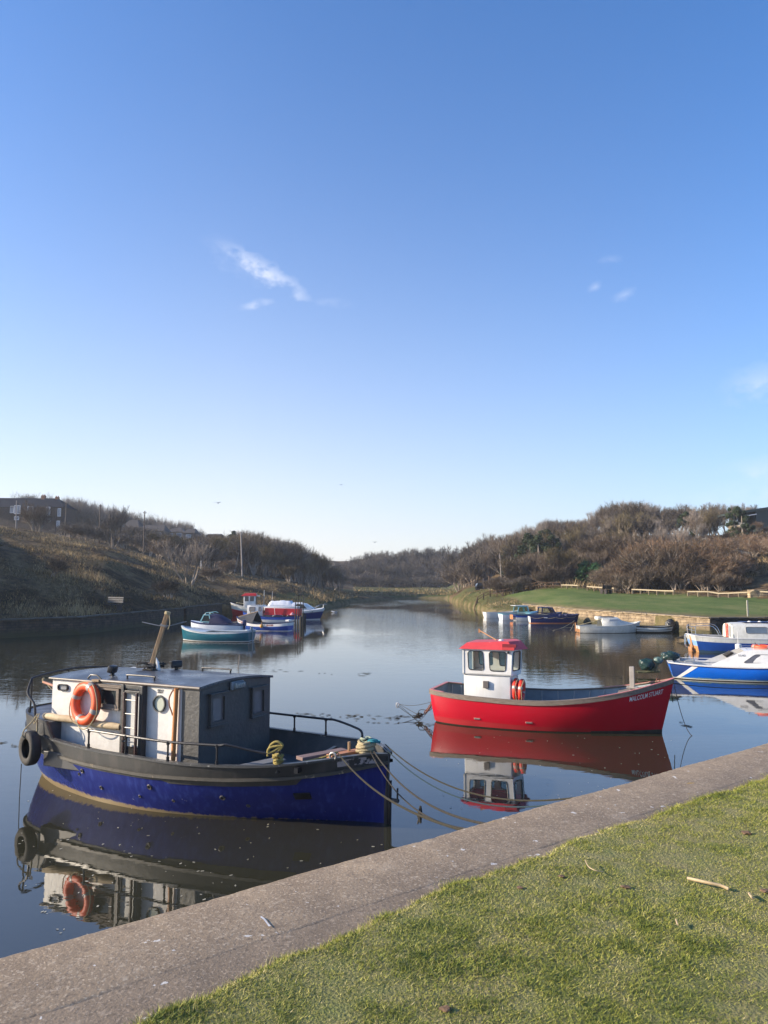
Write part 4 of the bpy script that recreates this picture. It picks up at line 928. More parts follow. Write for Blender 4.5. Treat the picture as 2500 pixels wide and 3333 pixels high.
    b0 = bw_(-.05, .10, 1.06); b1 = bw_(-.12, -.10, 1.03); b2 = bw_(-.50, -.50, 1.05)
    def mline(a, b, sag, r, m, lb):
        mb = MB(); mb.tube(catenary(a, b, sag, 40), r, 6); o = mb.build('mooring_line', m, smooth=True); tag(o, lb, 'rope', 'mooring lines of the blue boat')
    mline(b0 + Vector((.02, .02, .03)), px(1905, 2592, QZ - .3), .30, .009, PT['dropey'], 'upper of the two mooring lines crossing in front of the red boat reflection')
    mline(b0, px(1870, 2606, QZ - .34), .34, .008, PT['dropet'], 'lower of the two mooring lines crossing in front of the red boat reflection')
    mline(b1, px(1605, 2686, QZ - .18), .20, .0105, PT['dropew'], 'thick mooring rope running from the bow post to the quay, above its thinner twin')
    mline(b1 + Vector((-.05, -.02, 0)), px(1570, 2702, QZ - .22), .27, .008, PT['dropew'], 'thin mooring rope with a dark knotted tag, from the bow post to the quay')
    mline(b2, px(1530, 2708, QZ - .05), .16, .0105, PT['dropey'], 'mooring rope from the bow fairlead to a quay edge ring, lowest of five')
    mb = MB(); mb.tube(catenary(bw_(-1.18, -1.02, .92), b2, .03, 20), .012, 6); mb.tube(spline([b2, b2 + Vector((-.07, -.02, .0)), b2 + Vector((-.11, 0, -.05))], 4), .014, 6); o = mb.build('mooring_line', PT['ropey'], smooth=True); tag(o, 'yellow rope lying along the gunwale between bollard and bow fairlead', 'rope', 'mooring lines of the blue boat')
    a = Vector(b1); b = px(1570, 2702, QZ - .22); k = .60; c = a.lerp(b, k) - Vector((0, 0, .27 * 4 * k * (1 - k)))
    mb = MB(); mb.tube([c + Vector((0, 0, .05)), c, c - Vector((.01, 0, .05)), c - Vector((0, 0, .12))], [.012, .022, .03, .012], 6); mb.tube([c, c - Vector((.03, 0, .13))], .008, 4); o = mb.build('knotted_rag', PT['roped'], smooth=True); tag(o, 'small dark knotted rag tied on a mooring rope near the quay', 'rag')
    mb = MB(); r_ = px(1530, 2708, QZ); mb.torus(r_ + Vector((0, .02, -.06)), (1, 0, 0), (0, 0, 1), .035, .008, 14, 6); o = mb.build('mooring_ring', PT['dark'], smooth=True); tag(o, 'small dark iron mooring ring at the quay edge holding the lowest rope', 'ring')
blue_boat_extras()
# ------------------------------------------------------------------ red open fishing boat
RO = Vector((6.48, 17.68, 0)); RTH = R(-21)
def rw_(x, y, z=0):
    c, s = math.cos(RTH), math.sin(RTH); return Vector((RO.x + c * x - s * y, RO.y + s * x + c * y, z))
def red_boat():
    t = thing('fishing_boat', 'open red fishing boat with small white wheelhouse under a red roof', 'boat', RO, RTH)
    st = [(-5.42, .74, .80, -5.36, .50), (-5.2, .84, .78, -5.2, .66), (-4.7, .96, .745, -4.7, .84), (-4.0, 1.04, .72, -4.0, .93), (-3.2, 1.08, .705, -3.2, .95), (-2.5, 1.06, .72, -2.5, .88), (-1.8, .97, .785, -1.9, .74),
          (-1.2, .82, .87, -1.3, .55), (-.6, .59, .99, -.75, .34), (-.15, .34, 1.11, -.35, .16), (.15, .15, 1.19, -.12, .05), (.32, .03, 1.25, 0, .0)]
    H = Hull(st, 5, bulge=.05, draft=.4)
    mb = MB(); H.skin(mb, .06, 1.0, 8, 0); H.skin(mb, -1, .065, 3, 1); mb.build('hull', [PT['red'], PT['anti']], t, smooth=True, angle=50)
    mb = MB(); H.skin(mb, .035, lambda i: .22 - .10 * max(0, min(1, (H.S[i].x + 4) / 3)), 2, 0, off=-.004, i0=0, i1=int(H.n * .62)); mb.build('faded_band', PT['redlow'], t, smooth=True)
    mb = MB(); H.rail(mb, lambda i: 1 - .085 / H.S[i].z, w=.04, h=.085, out=.03); H.rail(mb, 1.0, w=.10, h=.02, out=.02); mb.build('gunwale', PT['grey_wood'], t)
    # painted top of the gunwale near stern and bow
    mb = MB(); n = H.n; H.rail(mb, 1.0, w=.085, h=.008, dz=.0225, out=.012, i0=0, i1=int(n * .16), across=True); mb.build('gunwale_paint', mat('pinkish_worn_red', (.55, .20, .18), (.38, .12, .11), scale=9, rough=.5), t)
    mb = MB(); H.skin(mb, .25, .98, 3, 0, off=.05); mb.build('inner_planking', PT['bluein'], t, smooth=True, angle=50)
    for i in range(4, n - 5, 3):
        for sd in (-1, 1):
            mb = MB(); mb.tube([H.pt(i, .3, sd, .055), H.pt(i, .65, sd, .055), H.pt(i, .96, sd, .055)], .018, 4); mb.build('rib', PT['greyin'], t)
    mb = MB(); H.rail(mb, 1.0, w=.06, h=.008, dz=.0225, out=.012, i0=int(n * .62), i1=n, across=False); mb.build('bow_gunwale_paint', mat('pinkish_worn_red', (.55, .20, .18)), t)
    mb = MB(); H.deck(mb, .22, -5.4, -.6, .05); mb.build('floor', PT['greyin'], t)
    mb = MB(); H.deck(mb, lambda i: H.S[i].z - .06, -1.05, .2, .04); mb.build('foredeck', PT['grey_wood'], t)
    mb = MB(); mb.box((-.62, .06, 1.18), (.11, .10, .62), bev=.01); mb.box((-.62, .06, 1.0), (.26, .2, .03), bev=.006); mb.build('bow_post', mat('grey_post', (.42, .38, .34), (.26, .23, .2), scale=6, rough=.8), t)
    mb = MB(); mb.tube(spline([(-.08, -.10, 1.16), (-.06, -.07, 1.24), (-.02, -.0, 1.24), (.0, .04, 1.18)], 4), .012, 6); mb.build('bow_shackle', mat('rusty_iron', (.22, .08, .04), rough=.7), t, smooth=True)
    # wheelhouse
    hw = .52; xa, xb = -4.60, -3.43; z0, z1, z2 = .25, 1.23, 1.84; e = .035
    W = PT['gel']
    mb = MB(); mb.box(((xa + xb) / 2, 0, (z0 + z1) / 2), (xb - xa, 2 * hw, z1 - z0), bev=.02); wh = mb.build('wheelhouse', W, t, smooth=True, angle=30)
    # upper part with real openings, slightly wider than the lower
    th = .035
    xf = xb + .10      # front bulges forward in plan: two faces meeting at a middle post
    def side(sd):
        M = Matrix(((1, 0, 0, 0), (0, 0, sd, sd * (hw + e)), (0, 1, 0, 0), (0, 0, 0, 1)))
        if sd < 0: M = Matrix(((1, 0, 0, 0), (0, 0, -1, -(hw + e)), (0, 1, 0, 0), (0, 0, 0, 1)))
        return M
    win = [rpoly([(xa + .14, z1 + .10), (xa + .52, z1 + .10), (xa + .50, z2 - .05), (xa + .12, z2 - .05)], .07), rpoly([(xa + .68, z1 + .09), (xa + 1.06, z1 + .09), (xa + 1.09, z2 - .05), (xa + .66, z2 - .05)], .07)]
    for sd in (-1, 1):
        mb = MB(); mb.panel([(xa - .02, z1 - .02), (xb + .03, z1 - .02), (xb + .06, z2), (xa - .02, z2)], win, side(sd), th); mb.build('side_wall', W, wh)
        for w_ in win:
            pts = [side(sd) @ Vector((x, z, .004)) for x, z in w_]; mb = MB(); mb.tube(pts, .013, 6, closed=True); f_ = mb.build('window', PT['blackwin'], wh, smooth=True)
            mb = MB(); mb.add([side(sd) @ Vector((x, z, -.012)) for x, z in w_], [tuple(range(len(w_)))]); mb.build('pane', PT['pane'], f_)
    A = Vector((xb + .03, -(hw + e), 0)); Mid = Vector((xb + .17, 0, 0)); B = Vector((xb + .03, hw + e, 0))
    for P0, P1 in ((A, Mid), (Mid, B)):
        d = (P1 - P0); ln = d.length; M = frame((P0.x, P0.y, z1 - .02), d, (0.05, 0, 1)); hgt = z2 - z1 + .02
        hole = rpoly([(.08, .12), (ln - .08, .12), (ln - .08, hgt - .05), (.08, hgt - .05)], .06)
        mb = MB(); mb.panel([(0, 0), (ln, 0), (ln, hgt), (0, hgt)], [hole], M, th); mb.build('front_wall', W, wh)
        mb = MB(); mb.tube([M @ Vector((x, z, .004)) for x, z in hole], .013, 6, closed=True); f_ = mb.build('window', PT['blackwin'], wh, smooth=True)
        mb = MB(); mb.add([M @ Vector((x, z, -.012)) for x, z in hole], [tuple(range(len(hole)))]); mb.build('pane', PT['pane'], f_)
    # sill ledge under the windows; back corner posts (the back is open)
    mb = MB(); mb.add([A + Vector((0, 0, z1 - .02)), Mid + Vector((0, 0, z1 - .02)), B + Vector((0, 0, z1 - .02)), (xa - .02, hw + e, z1 - .02), (xa - .02, -hw - e, z1 - .02)] + [p + Vector((0, 0, z1 + .01)) for p in (A, Mid, B)] + [(xa - .02, hw + e, z1 + .01), (xa - .02, -hw - e, z1 + .01)], [(4, 3, 2, 1, 0), (5, 6, 7, 8, 9), (0, 1, 6, 5), (1, 2, 7, 6), (2, 3, 8, 7), (4, 0, 5, 9)]); mb.build('sill', W, wh)
    mb = MB(); mb.box((xa + .005, -hw + .05, (z1 + z2) / 2), (.03, .2, z2 - z1)); mb.box((xa + .005, hw - .05, (z1 + z2) / 2), (.03, .2, z2 - z1)); mb.box((xa + .005, 0, z2 - .04), (.03, 2 * hw, .08)); mb.build('back_frame', W, wh)
    # roof with sloping brim and a rectangular recess
    zr = z2; o = .06
    base = [(xa - .10, -hw - e - o), (xb + .10, -hw - e - o), (xb + .36, 0), (xb + .10, hw + e + o), (xa - .10, hw + e + o)]
    top = [(xa + .08, -hw + .04), (xb - .04, -hw + .04), (xb + .18, 0), (xb - .04, hw - .04), (xa + .08, hw - .04)]
    zt = [zr + .15, zr + .20, zr + .20, zr + .20, zr + .15]
    vs = [(x, y, zr) for x, y in base] + [(x, y, z) for (x, y), z in zip(top, zt)]
    mb = MB(); mb.add(vs, [(0, 1, 6, 5), (1, 2, 7, 6), (2, 3, 8, 7), (3, 4, 9, 8), (4, 0, 5, 9), (5, 6, 7, 8, 9), (4, 3, 2, 1, 0)]); mb.box((xb - .02, -hw - .055, zr + .035), (.30, .10, .065)); rf = mb.build('roof', PT['roofred'], wh)
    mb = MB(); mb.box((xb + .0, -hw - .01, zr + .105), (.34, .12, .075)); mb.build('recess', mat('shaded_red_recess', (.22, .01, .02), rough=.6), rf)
    mb = MB(); mb.tube([(xa + .75, -.1, zr + .2), (xa + .25, .25, zr + .40)], .014, 6); mb.box((xa + .22, .27, zr + .40), (.04, .04, .10)); mb.build('aerial', PT['brownhull'], rf, smooth=True)
    mb = MB(); mb.tube([(xb - .3, -.1, zr + .19), (xb - .3, -.1, zr + .225)], [.07, .05], 12); mb.build('roof_dome', W, rf, smooth=True)
    mb = MB(); mb.box((xb - .03, -hw - e - .02, z2 - .06), (.05, .05, .06), bev=.01); mb.build('side_lamp', PT['dark'], wh)
    mb = MB(); mb.box((xa + .57, -hw - .03, .98), (.135, .07, .17), bev=.008); mb.build('vent_box', mat('brown_grey_box', (.14, .12, .11), (.10, .085, .08), rough=.6), wh)
    mb = MB(); mb.box((xa - .01, 0, .8), (.012, .55, .9)); mb.build('doorway', PT['dark'], wh)
    # deck edge box (engine box ahead of the wheelhouse is low and hidden)
    # scuppers in the topsides
    for x in (-4.15, -2.9):
        p = H.at(x, .30, -1); a = (H.at(x + .1, .30, -1) - H.at(x - .1, .30, -1)).normalized(); mb = MB(); r_ = math.atan2(a.y, a.x)
        mb.box(p + Vector((0, .004, 0)), (.17, .03, .05), rot=(0, 0, r_), bev=.01); f_ = mb.build('scupper', mat('pale_scupper_rim', (.45, .12, .10), rough=.5), t); mb = MB(); mb.box(p + Vector((0, -.008, 0)), (.14, .024, .032), rot=(0, 0, r_), bev=.006); mb.build('opening', mat('brown_grey_box', (.14, .12, .11)), f_)
    # name on the bow, following the planking
    pa = H.at(-.62, .83, -1); pb = H.at(.06, .83, -1); d = pb - pa
    txt = 'MALCOLM STUART'; M = frame((pa + pb) / 2 + Vector((0, 0, 0)) , d, (.10, -.35, 1)); nrm = M.col[2].to_3d(); nrm = nrm if nrm.y < 0 else -nrm
    bpy.context.view_layer.update()
    tx = text_obj('lettering', txt, .155, PT['wletter'], t, Matrix.Identity(4), shear=.30, ext=0.0, sx=.72, bold=.002)
    me = tx.data
    xsz = [v.co.x for v in me.vertices]; x0_, x1_ = min(xsz), max(xsz)
    for v in me.vertices:
        f = (v.co.x - x0_) / (x1_ - x0_); X = -.66 + .74 * f
        q0 = H.at(X, .82 , -1); k = .82 + v.co.y / H.at(X, 1, -1).z; p = H.at(X, k, -1)
        v.co = p + Vector((-.003, -.010, 0))
    # ropes and chain at the stern
    return t, H
RED, RH = red_boat()
def red_extras():
    lifebuoy('lifebuoy', 'red lifebuoy hanging against the front of the red boat wheelhouse, the left one of two', rw_(-3.33, -.30, .86), (0, 0, RTH + R(90)), PT['redor'], 'red lifebuoys on the red boat', .225, .058)
    lifebuoy('lifebuoy', 'red lifebuoy in front of its twin on the red boat, the right one of two', rw_(-3.19, -.33, .85), (R(3), 0, RTH + R(92)), PT['redor'], 'red lifebuoys on the red boat', .225, .058)
    # stern chain and mooring lines
    a = rw_(-5.40, -.35, .58); b = px(1365, 2330, .10)
    t = thing('mooring_chain', 'rusty chain tangled with rope hanging from the red boat transom to the water', 'chain', a)
    mb = MB(); pts = [Vector((0, 0, 0)).lerp(b - a, i / 16) - Vector((0, 0, .10 * math.sin(math.pi * i / 16))) for i in range(17)]
    for i in range(10):
        p0, p1 = pts[i], pts[i + 1]; d = (p1 - p0).normalized(); s_ = d.cross(Vector((0, 1, 0) if i % 2 else (0, 0, 1))).normalized(); mb.torus((p0 + p1) / 2, d, s_, .034, .011, 12, 6, sx=1.35)
    mb.build('chain', mat('rusty_iron', (.22, .08, .04), (.12, .04, .03), scale=20, rough=.8), t, smooth=True)
    mb = MB(); g = random.Random(2)
    mb.tube(spline([pts[0], pts[5] + Vector((.05, 0, -.05)), pts[10], pts[13], pts[16]], 4), .009, 5)
    mb.tube(spline([pts[8], pts[10] + Vector((-.14, 0, .06)), pts[13] + Vector((-.12, 0, -.02)), pts[15], pts[12] + Vector((.05, 0, 0)), pts[8]], 5), .008, 5)
    for k in range(5): mb.tube(spline([b - a + Vector((g.uniform(-.1, .08), g.uniform(-.04, .04), g.uniform(-.05, .08))) for _ in range(5)], 3), .010, 5)
    mb.build('tangled_rope', PT['roped'], t, smooth=True)
    def line(a, b, sag, r, lb, m=PT['roped']):
        mb = MB(); mb.tube(catenary(a, b, sag, 26), r, 5); o = mb.build('mooring_line', m, smooth=True); tag(o, lb, 'rope', 'mooring lines of the red boat')
    kn = px(1370, 2332, .08)
    line(rw_(-5.40, -.5, .50), px(1300, 2292, .02), .07, .006, 'thin line from the red boat transom to a small white float')
    line(px(1296, 2290, .04), kn, .0, .007, 'straight dark line from the small white float to the tangled chain')
    line(kn, px(1283, 2357, .0), .03, .008, 'dark line leaving the tangled chain and sinking to the left')
    line(rw_(-5.40, -.6, .45), px(1335, 2357, .0), .13, .007, 'dark line from the transom corner of the red boat dipping into the water')
    mb = MB(); c = px(1294, 2292, .03); mb.torus(c, (1, 0, 0), (0, 0, 1), .035, .016, 12, 6); o = mb.build('float', PT['gel'], smooth=True); tag(o, 'small white float left of the red boat transom', 'float')
    mb = MB(); c = px(1357, 2330, .02); mb.tube([c + Vector((-.12, 0, 0)), c, c + Vector((.10, 0, .02))], [.012, .022, .016], 6); o = mb.build('driftwood', PT['roped'], smooth=True); tag(o, 'small dark stick floating at the foot of the tangled chain', 'stick')
    # bow lines
    bow = rw_(.30, 0, 1.2)
    line(bow, px(2253, 2395, 0), .25, .008, 'dark line hanging from the red boat bow down into the water')
    line(bow + Vector((0, 0, -.05)), Vector((13.0, 20.6, .95)), .22, .009, 'long dark line from the red boat bow running out to the right')
    line(rw_(.24, 0, 1.1), px(2190, 2285, .62), .02, .010, 'short dark rope end dangling from the red boat stem')
red_extras()
# ------------------------------------------------------------------ other boats, left bank
def hullpaint(t, H, bands, names=None, transom_mat=None):
    """bands: list of (k0, k1, material) from the waterline up; adds the dark bottom too"""
    mats = [PT['anti']] + [b[2] for b in bands]; mb = MB(); H.skin(mb, -1, bands[0][0], 2, 0)
    for i, b in enumerate(bands): H.skin(mb, b[0], b[1], 3, i + 1)
    return mb.build('hull', mats, t, smooth=True, angle=50)
def post_px(u, v): return px(u, v, 0)
def screen(t, name, pts, th, mt, panem, M):
    """framed windscreen light: pts polygon in M plane"""
    c = Vector((sum(p[0] for p in pts) / len(pts), sum(p[1] for p in pts) / len(pts))); inn = [tuple(c + (Vector(p) - c) * .82) for p in pts]
    mb = MB(); mb.panel(pts, [inn], M, th); f_ = mb.build(name, mt, t); mb = MB(); mb.add([M @ Vector((x, y, -th / 2)) for x, y in inn], [tuple(range(len(inn)))]); mb.build('pane', panem, f_); return f_

def left_boats():
    # --- teal open boat
    c = px(700, 2088); t = thing('open_boat', 'teal hulled open boat with a white rim, nearest on the left side', 'boat', c + Vector((0, .35, 0)), R(168))
    H = small_hull(4.55, 1.75, .55, .86, .66, tw=.62, rake=.25, bulge=.07); hullpaint(t, H, [(.0, .04, PT['anti']), (.04, .11, PT['gel']), (.11, .86, PT['teal']), (.86, .97, mat('grey_white_strake', (.5, .53, .55), rough=.4))])
    mb = MB(); H.rail(mb, 1.0, w=.12, h=.03, out=.02); mb.build('gunwale', mat('pale_blue_white_paint', (.46, .53, .58), (.38, .45, .5), scale=5, rough=.45), t)
    mb = MB(); H.deck(mb, lambda i: H.S[i].z - .03, .45, 2.25, .02, camber=.03); mb.build('foredeck', mat('pale_blue_white_paint', (.62, .68, .72)), t)
    mb = MB(); H.skin(mb, .3, .97, 3, 0, off=.06); H.deck(mb, .22, -2.2, 1.2, .05); mb.build('inner_planking', PT['greyin'], t)
    mb = MB()
    for x in (-1.2, -.3): mb.box((x, 0, .47), (.24, 1.5, .03))
    mb.build('thwart', PT['greyin'], t)
    mb = MB(); mb.box((-2.22, 0, .66), (.05, .32, .42), bev=.01); mb.box((-2.30, 0, .35), (.03, .10, .75)); mb.build('rudder', PT['greyin'], t)
    mb = MB(); mb.box((-2.14, 0, .68), (.06, 1.0, .10), rot=(0, 0, 0), bev=.01); mb.build('transom_knee', mat('pale_blue_white_paint', (.62, .68, .72)), t)
    # --- white boat with navy hood behind it
    c = px(706, 2062); t = thing('motor_boat', 'small white motor boat with navy canvas hood behind the teal boat', 'boat', c, R(172))
    H = small_hull(3.75, 1.5, .66, .84, .62, tw=.8, rake=.08, full=.9, bulge=.03); hullpaint(t, H, [(0, .92, PT['gelgrey'] if False else mat('bluish_white_gel', (.66, .70, .76), (.56, .6, .66), scale=3, rough=.3)), (.92, 1, PT['navy'])])
    mb = MB(); H.rail(mb, 1.0, w=.14, h=.035, out=.03); mb.build('gunwale', PT['navy'], t)
    mb = MB(); H.deck(mb, lambda i: H.S[i].z + .02, .1, 1.85, .02, camber=.04); mb.build('foredeck', mat('bluish_white_gel', (.66, .70, .76)), t)
    mb = MB(); H.skin(mb, .4, .98, 2, 0, off=.08); H.deck(mb, .30, -1.8, .9, .07); mb.build('cockpit', PT['greyin'], t)
    for sd in (-1, 1):
        M = Matrix(((1, 0, 0, 0), (0, 0, sd, sd * .56), (0, 1, 0, 0), (0, 0, 0, 1))); screen(t, 'side_screen', [(1.0, .80), (.25, .78), (.35, 1.30), (.75, 1.30)] if sd < 0 else [(1.0, .80), (.25, .78), (.35, 1.30), (.75, 1.30)], .03, PT['aqua'], PT['darkpane'], M)
    M = frame((1.0, .56, .80), (0, -1, 0), (-.25, 0, .5)); screen(t, 'windscreen', [(0, 0), (1.12, 0), (1.12, .56), (0, .56)], .03, PT['aqua'], PT['darkpane'], M)
    mb = MB(); mb.tube(spline([(.72, -.45, 1.3), (.62, -.45, 1.42), (.3, -.45, 1.46), (.1, -.45, 1.40)], 3), .02, 6); mb.tube(spline([(.72, .45, 1.3), (.62, .45, 1.42), (.3, .45, 1.46), (.1, .45, 1.40)], 3), .02, 6); mb.tube([(.62, -.45, 1.42), (.62, .45, 1.42)], .02, 6); mb.build('top_rail', PT['aqua'], t, smooth=True)
    mb = MB(); rows = []
    for x, h in ((.35, 1.33), (.1, 1.36), (-.3, 1.26), (-.7, 1.02), (-.95, .72)): rows.append([Vector((x, .60 * math.cos(math.pi * j / 10), .70 + (h - .70) * math.sin(math.pi * j / 10) ** .6)) for j in range(11)])
    mb.grid(rows); mb.build('canvas_hood', PT['navytarp'], t, smooth=True)
    mb = MB(); mb.box((.0, -.60, .93), (.4, .01, .18)); mb.box((-.55, -.59, .86), (.4, .01, .14)); mb.build('hood_window', mat('hazy_plastic_window', (.45, .45, .47), rough=.3), t)
    mb = MB(); mb.box((-1.95, 0, .75), (.22, .3, .4), bev=.05); mb.box((-1.95, 0, .3), (.1, .12, .6)); mb.build('outboard_motor', PT['navy'], t, smooth=True)
    # --- open boat with blue lower hull and letters on the white strake
    c = px(855, 2052); t = thing('open_boat', 'open boat, blue below and white above with dark red lettering and a charcoal tent', 'boat', c + Vector((0, .3, 0)), R(160))
    H = small_hull(4.5, 1.6, .55, 1.08, .72, tw=.62, rake=.5, bulge=.06); hullpaint(t, H, [(0, .06, PT['gel']), (.06, .60, mat('mid_blue_hull', (.015, .07, .36), rough=.35)), (.60, .95, PT['gel']), (.95, 1, PT['navy'])])
    mb = MB(); H.rail(mb, 1.0, w=.10, h=.03, out=.03); mb.build('gunwale', PT['navy'], t)
    mb = MB(); H.skin(mb, .3, .97, 3, 0, off=.06); H.deck(mb, .25, -2.2, 1.4, .05); mb.build('inner_planking', PT['greyin'], t)
    mb = MB(); H.deck(mb, lambda i: H.S[i].z - .04, 1.3, 2.2, .03); mb.build('foredeck', PT['grey_wood'], t)
    mb = MB(); mb.tube([(1.10, 0, .9), (1.10, 0, 1.62)], .03, 8); mb.tube([(2.15, 0, 1.05), (.45, 0, 1.55)], .035, 8); mb.build('tent_pole', PT['wood'], t, smooth=True)
    mb = MB(); rr = random.Random(3); rows = []
    for i in range(9):
        x = 1.95 - 1.45 * i / 8; zt = 1.10 + .42 * i / 8; row = []
        for j in range(9):
            f = abs(j - 4) / 4; b = H.at(x, 1, 1).y * .98; row.append(Vector((x + rr.uniform(-.02, .02), b * (j - 4) / 4, zt - (zt - H.at(x, 1).z - .02) * f ** 1.2 + rr.uniform(-.025, .025))))
        rows.append(row)
    mb.grid(rows); mb.build('tent', PT['dktarp'], t, smooth=True)
    mb = MB(); mb.box((1.05, -.42, 1.15), (.18, .02, .8), rot=(R(-38), 0, 0)); mb.build('pale_flap', PT['gelgrey'], t)
    mb = MB(); mb.box((-2.02, -.1, .84), (.30, .5, .14), rot=(0, 0, 0), bev=.02); mb.build('stern_box', PT['gel'], t)
    def wrap_text(s, xc, kc, size, m, sx, flip=-1):
        tx = text_obj('lettering', s, size, m, t, Matrix.Identity(4), sx=sx, bold=.008, ext=0)
        for v in tx.data.vertices:
            X = xc + flip * -v.co.x * -1 * flip * flip if False else xc - v.co.x
            p = H.at(X, kc + v.co.y / H.at(X, 1).z, 1); v.co = p + Vector((0, .012, 0))
    wrap_text('SH·50', 1.62, .80, .19, PT['rletter'], 1.2); wrap_text('SH·50', -.95, .78, .17, PT['rletter'], 1.3)
    mb = MB(); p = H.at(-.35, .75, 1, -.10); mb.tube([p + Vector((0, 0, .17)), p + Vector((0, 0, .08)), p, p + Vector((0, 0, -.12)), p + Vector((0, 0, -.17))], [.02, .10, .13, .10, .03], 10); mb.tube([p + Vector((0, 0, .17)), p + Vector((0, -.1, .38))], .01, 5); mb.build('buoy_fender', mat('yellow_orange_fender', (.62, .30, .05), rough=.5), t, smooth=True)
    t.scale = (1, 1, .88)
    # --- white wheelhouse boat with red panel, blue sides
    c = px(888, 2031); t = thing('cabin_boat', 'white cabin boat with a long red side panel, its stern by the dark piles', 'boat', c + Vector((0, .4, 0)), R(176))
    H = small_hull(5.3, 1.9, .78, 1.25, .86, tw=.8, rake=.4, bulge=.05); hullpaint(t, H, [(0, .60, PT['gel']), (.60, .97, mat('mid_blue_hull', (.015, .07, .36), rough=.35)), (.97, 1, PT['navy'])])
    mb = MB(); H.rail(mb, 1.0, w=.10, h=.04, out=.03); mb.build('gunwale', PT['navy'], t)
    mb = MB(); H.skin(mb, .45, .98, 2, 0, off=.07); H.deck(mb, .45, -2.6, 2.3, .06); mb.build('deck', PT['gelgrey'], t)
    mb = MB(); mb.box((1.45, 0, 1.38), (1.35, 1.30, 1.16), bev=.05); mb.build('wheelhouse', PT['gel'], t, smooth=True, angle=30)
    mb = MB(); mb.box((-.70, 0, 1.62), (3.0, 1.34, .42), bev=.06); mb.build('cabin_top', PT['gel'], t, smooth=True, angle=30)
    mb = MB(); mb.box((-.85, .0, 1.28), (2.9, 1.42, .72), rot=(0, R(-2), 0), bev=.02); mb.build('red_panel', mat('red_panel_paint', (.55, .018, .03), (.46, .015, .025), scale=3, rough=.4), t)
    for x, w in ((1.68, .52), (1.02, .24)):
        M = Matrix(((1, 0, 0, 0), (0, 0, 1, .665), (0, 1, 0, 0), (0, 0, 0, 1))); pl = rrect(x - w / 2, 1.32, x + w / 2, 1.80, .09)
        mb = MB(); mb.panel(pl, [rrect(x - w / 2 + .03, 1.35, x + w / 2 - .03, 1.77, .07)], M, .02); f_ = mb.build('window', PT['navy'], t); mb = MB(); mb.add([Vector((a, .657, b)) for a, b in rrect(x - w / 2 + .03, 1.35, x + w / 2 - .03, 1.77, .07)], [tuple(range(24))]); mb.build('pane', mat('warm_grey_pane', (.32, .29, .27), rough=.2), f_)
    mb = MB(); mb.add([(2.13, y, z) for y, z in rrect(-.5, 1.4, .5, 1.8, .08)], [tuple(range(24))]); mb.build('windscreen', PT['darkpane'], t)
    for x in (-.55, -1.75):
        mb = MB(); z = H.at(x, 1, 1).z; mb.tube(spline([(x - .38, .86, z), (x - .33, .86, z + .17), (x + .33, .86, z + .17), (x + .38, .86, z)], 4), .018, 6); mb.build('side_hoop', PT['steel'], t, smooth=True)
    mb = MB(); mb.tube([(-.3, .8, .9), (-.22, .85, 2.0)], .02, 6); mb.build('boat_hook', PT['gel'], t, smooth=True)
    mb = MB(); mb.tube([(-1.75, .78, .98), (-1.75, .78, 1.0), (-1.75, .80, 1.25)], [.12, .22, .02], 12); mb.build('pink_float', mat('pink_buoy', (.65, .35, .38), rough=.5), t, smooth=True)
    mb = MB(); mb.box((.72, .74, 1.45), (.06, .05, .65)); mb.box((.5, .73, 1.18), (.5, .03, .05)); mb.build('side_bracket', mat('dark_maroon', (.09, .02, .03), rough=.5), t)
    mb = MB(); mb.tube([(1.9, .66, 1.97), (.2, .7, 1.97), (-2.0, .7, 1.86)], .015, 6); mb.build('hand_rail', PT['steel'], t, smooth=True)
    t.scale = (1, 1, .80)
    # --- navy and white cruiser with covered cockpit
    c = px(935, 2017); t = thing('motor_cruiser', 'white and navy cruiser with white tarpaulin over its cockpit and steel bow rail', 'boat', c + Vector((.25, .6, 0)), R(-4))
    H = small_hull(6.5, 2.3, .95, 1.3, .95, tw=.85, rake=.9, bulge=.02); hullpaint(t, H, [(0, .08, PT['gel']), (.08, .72, mat('cruiser_navy', (.01, .03, .17), rough=.3)), (.72, 1, PT['gel'])])
    mb = MB(); H.rail(mb, .74, w=.05, h=.04, out=.03); mb.build('rubbing_strake', PT['navy'], t)
    mb = MB(); H.deck(mb, lambda i: H.S[i].z, -3.2, 3.2, .01, camber=.12); mb.build('deck', PT['gel'], t, smooth=True)
    mb = MB(); rows = []
    for x, w, h in ((.2, .85, 2.0), (.9, .82, 2.0), (1.5, .7, 1.85), (2.1, .5, 1.42), (2.3, .4, 1.35)): rows.append([Vector((x, w * math.cos(math.pi * j / 12), 1.0 + (h - 1.0) * min(1, 1.25 * math.sin(math.pi * j / 12)))) for j in range(13)])
    mb.grid(rows); mb.build('cabin_top', PT['gel'], t, smooth=True)
    mb = MB(); g = random.Random(9); rows = []
    for i in range(16):
        x = -2.35 + 2.9 * i / 15; h = 1.95 + (.22 if 2 < i < 13 else 0) - (.5 if i < 2 else 0) + g.uniform(-.05, .05)
        rows.append([Vector((x + g.uniform(-.03, .03), .95 * math.cos(math.pi * j / 14) + g.uniform(-.03, .03), 1.15 + (h - 1.15) * min(1, 1.3 * math.sin(math.pi * j / 14)) + g.uniform(-.03, .03))) for j in range(15)])
    mb.grid(rows); mb.build('tarpaulin', PT['tarp'], t, smooth=True, angle=70)
    mb = MB(); mb.add([(1.0, -.86, 1.35), (1.65, -.74, 1.30), (1.35, -.76, 1.78), (.75, -.84, 1.85), (.5, -.87, 1.36)], [(0, 1, 2, 3, 4)]); mb.build('side_window', PT['darkpane'], t)
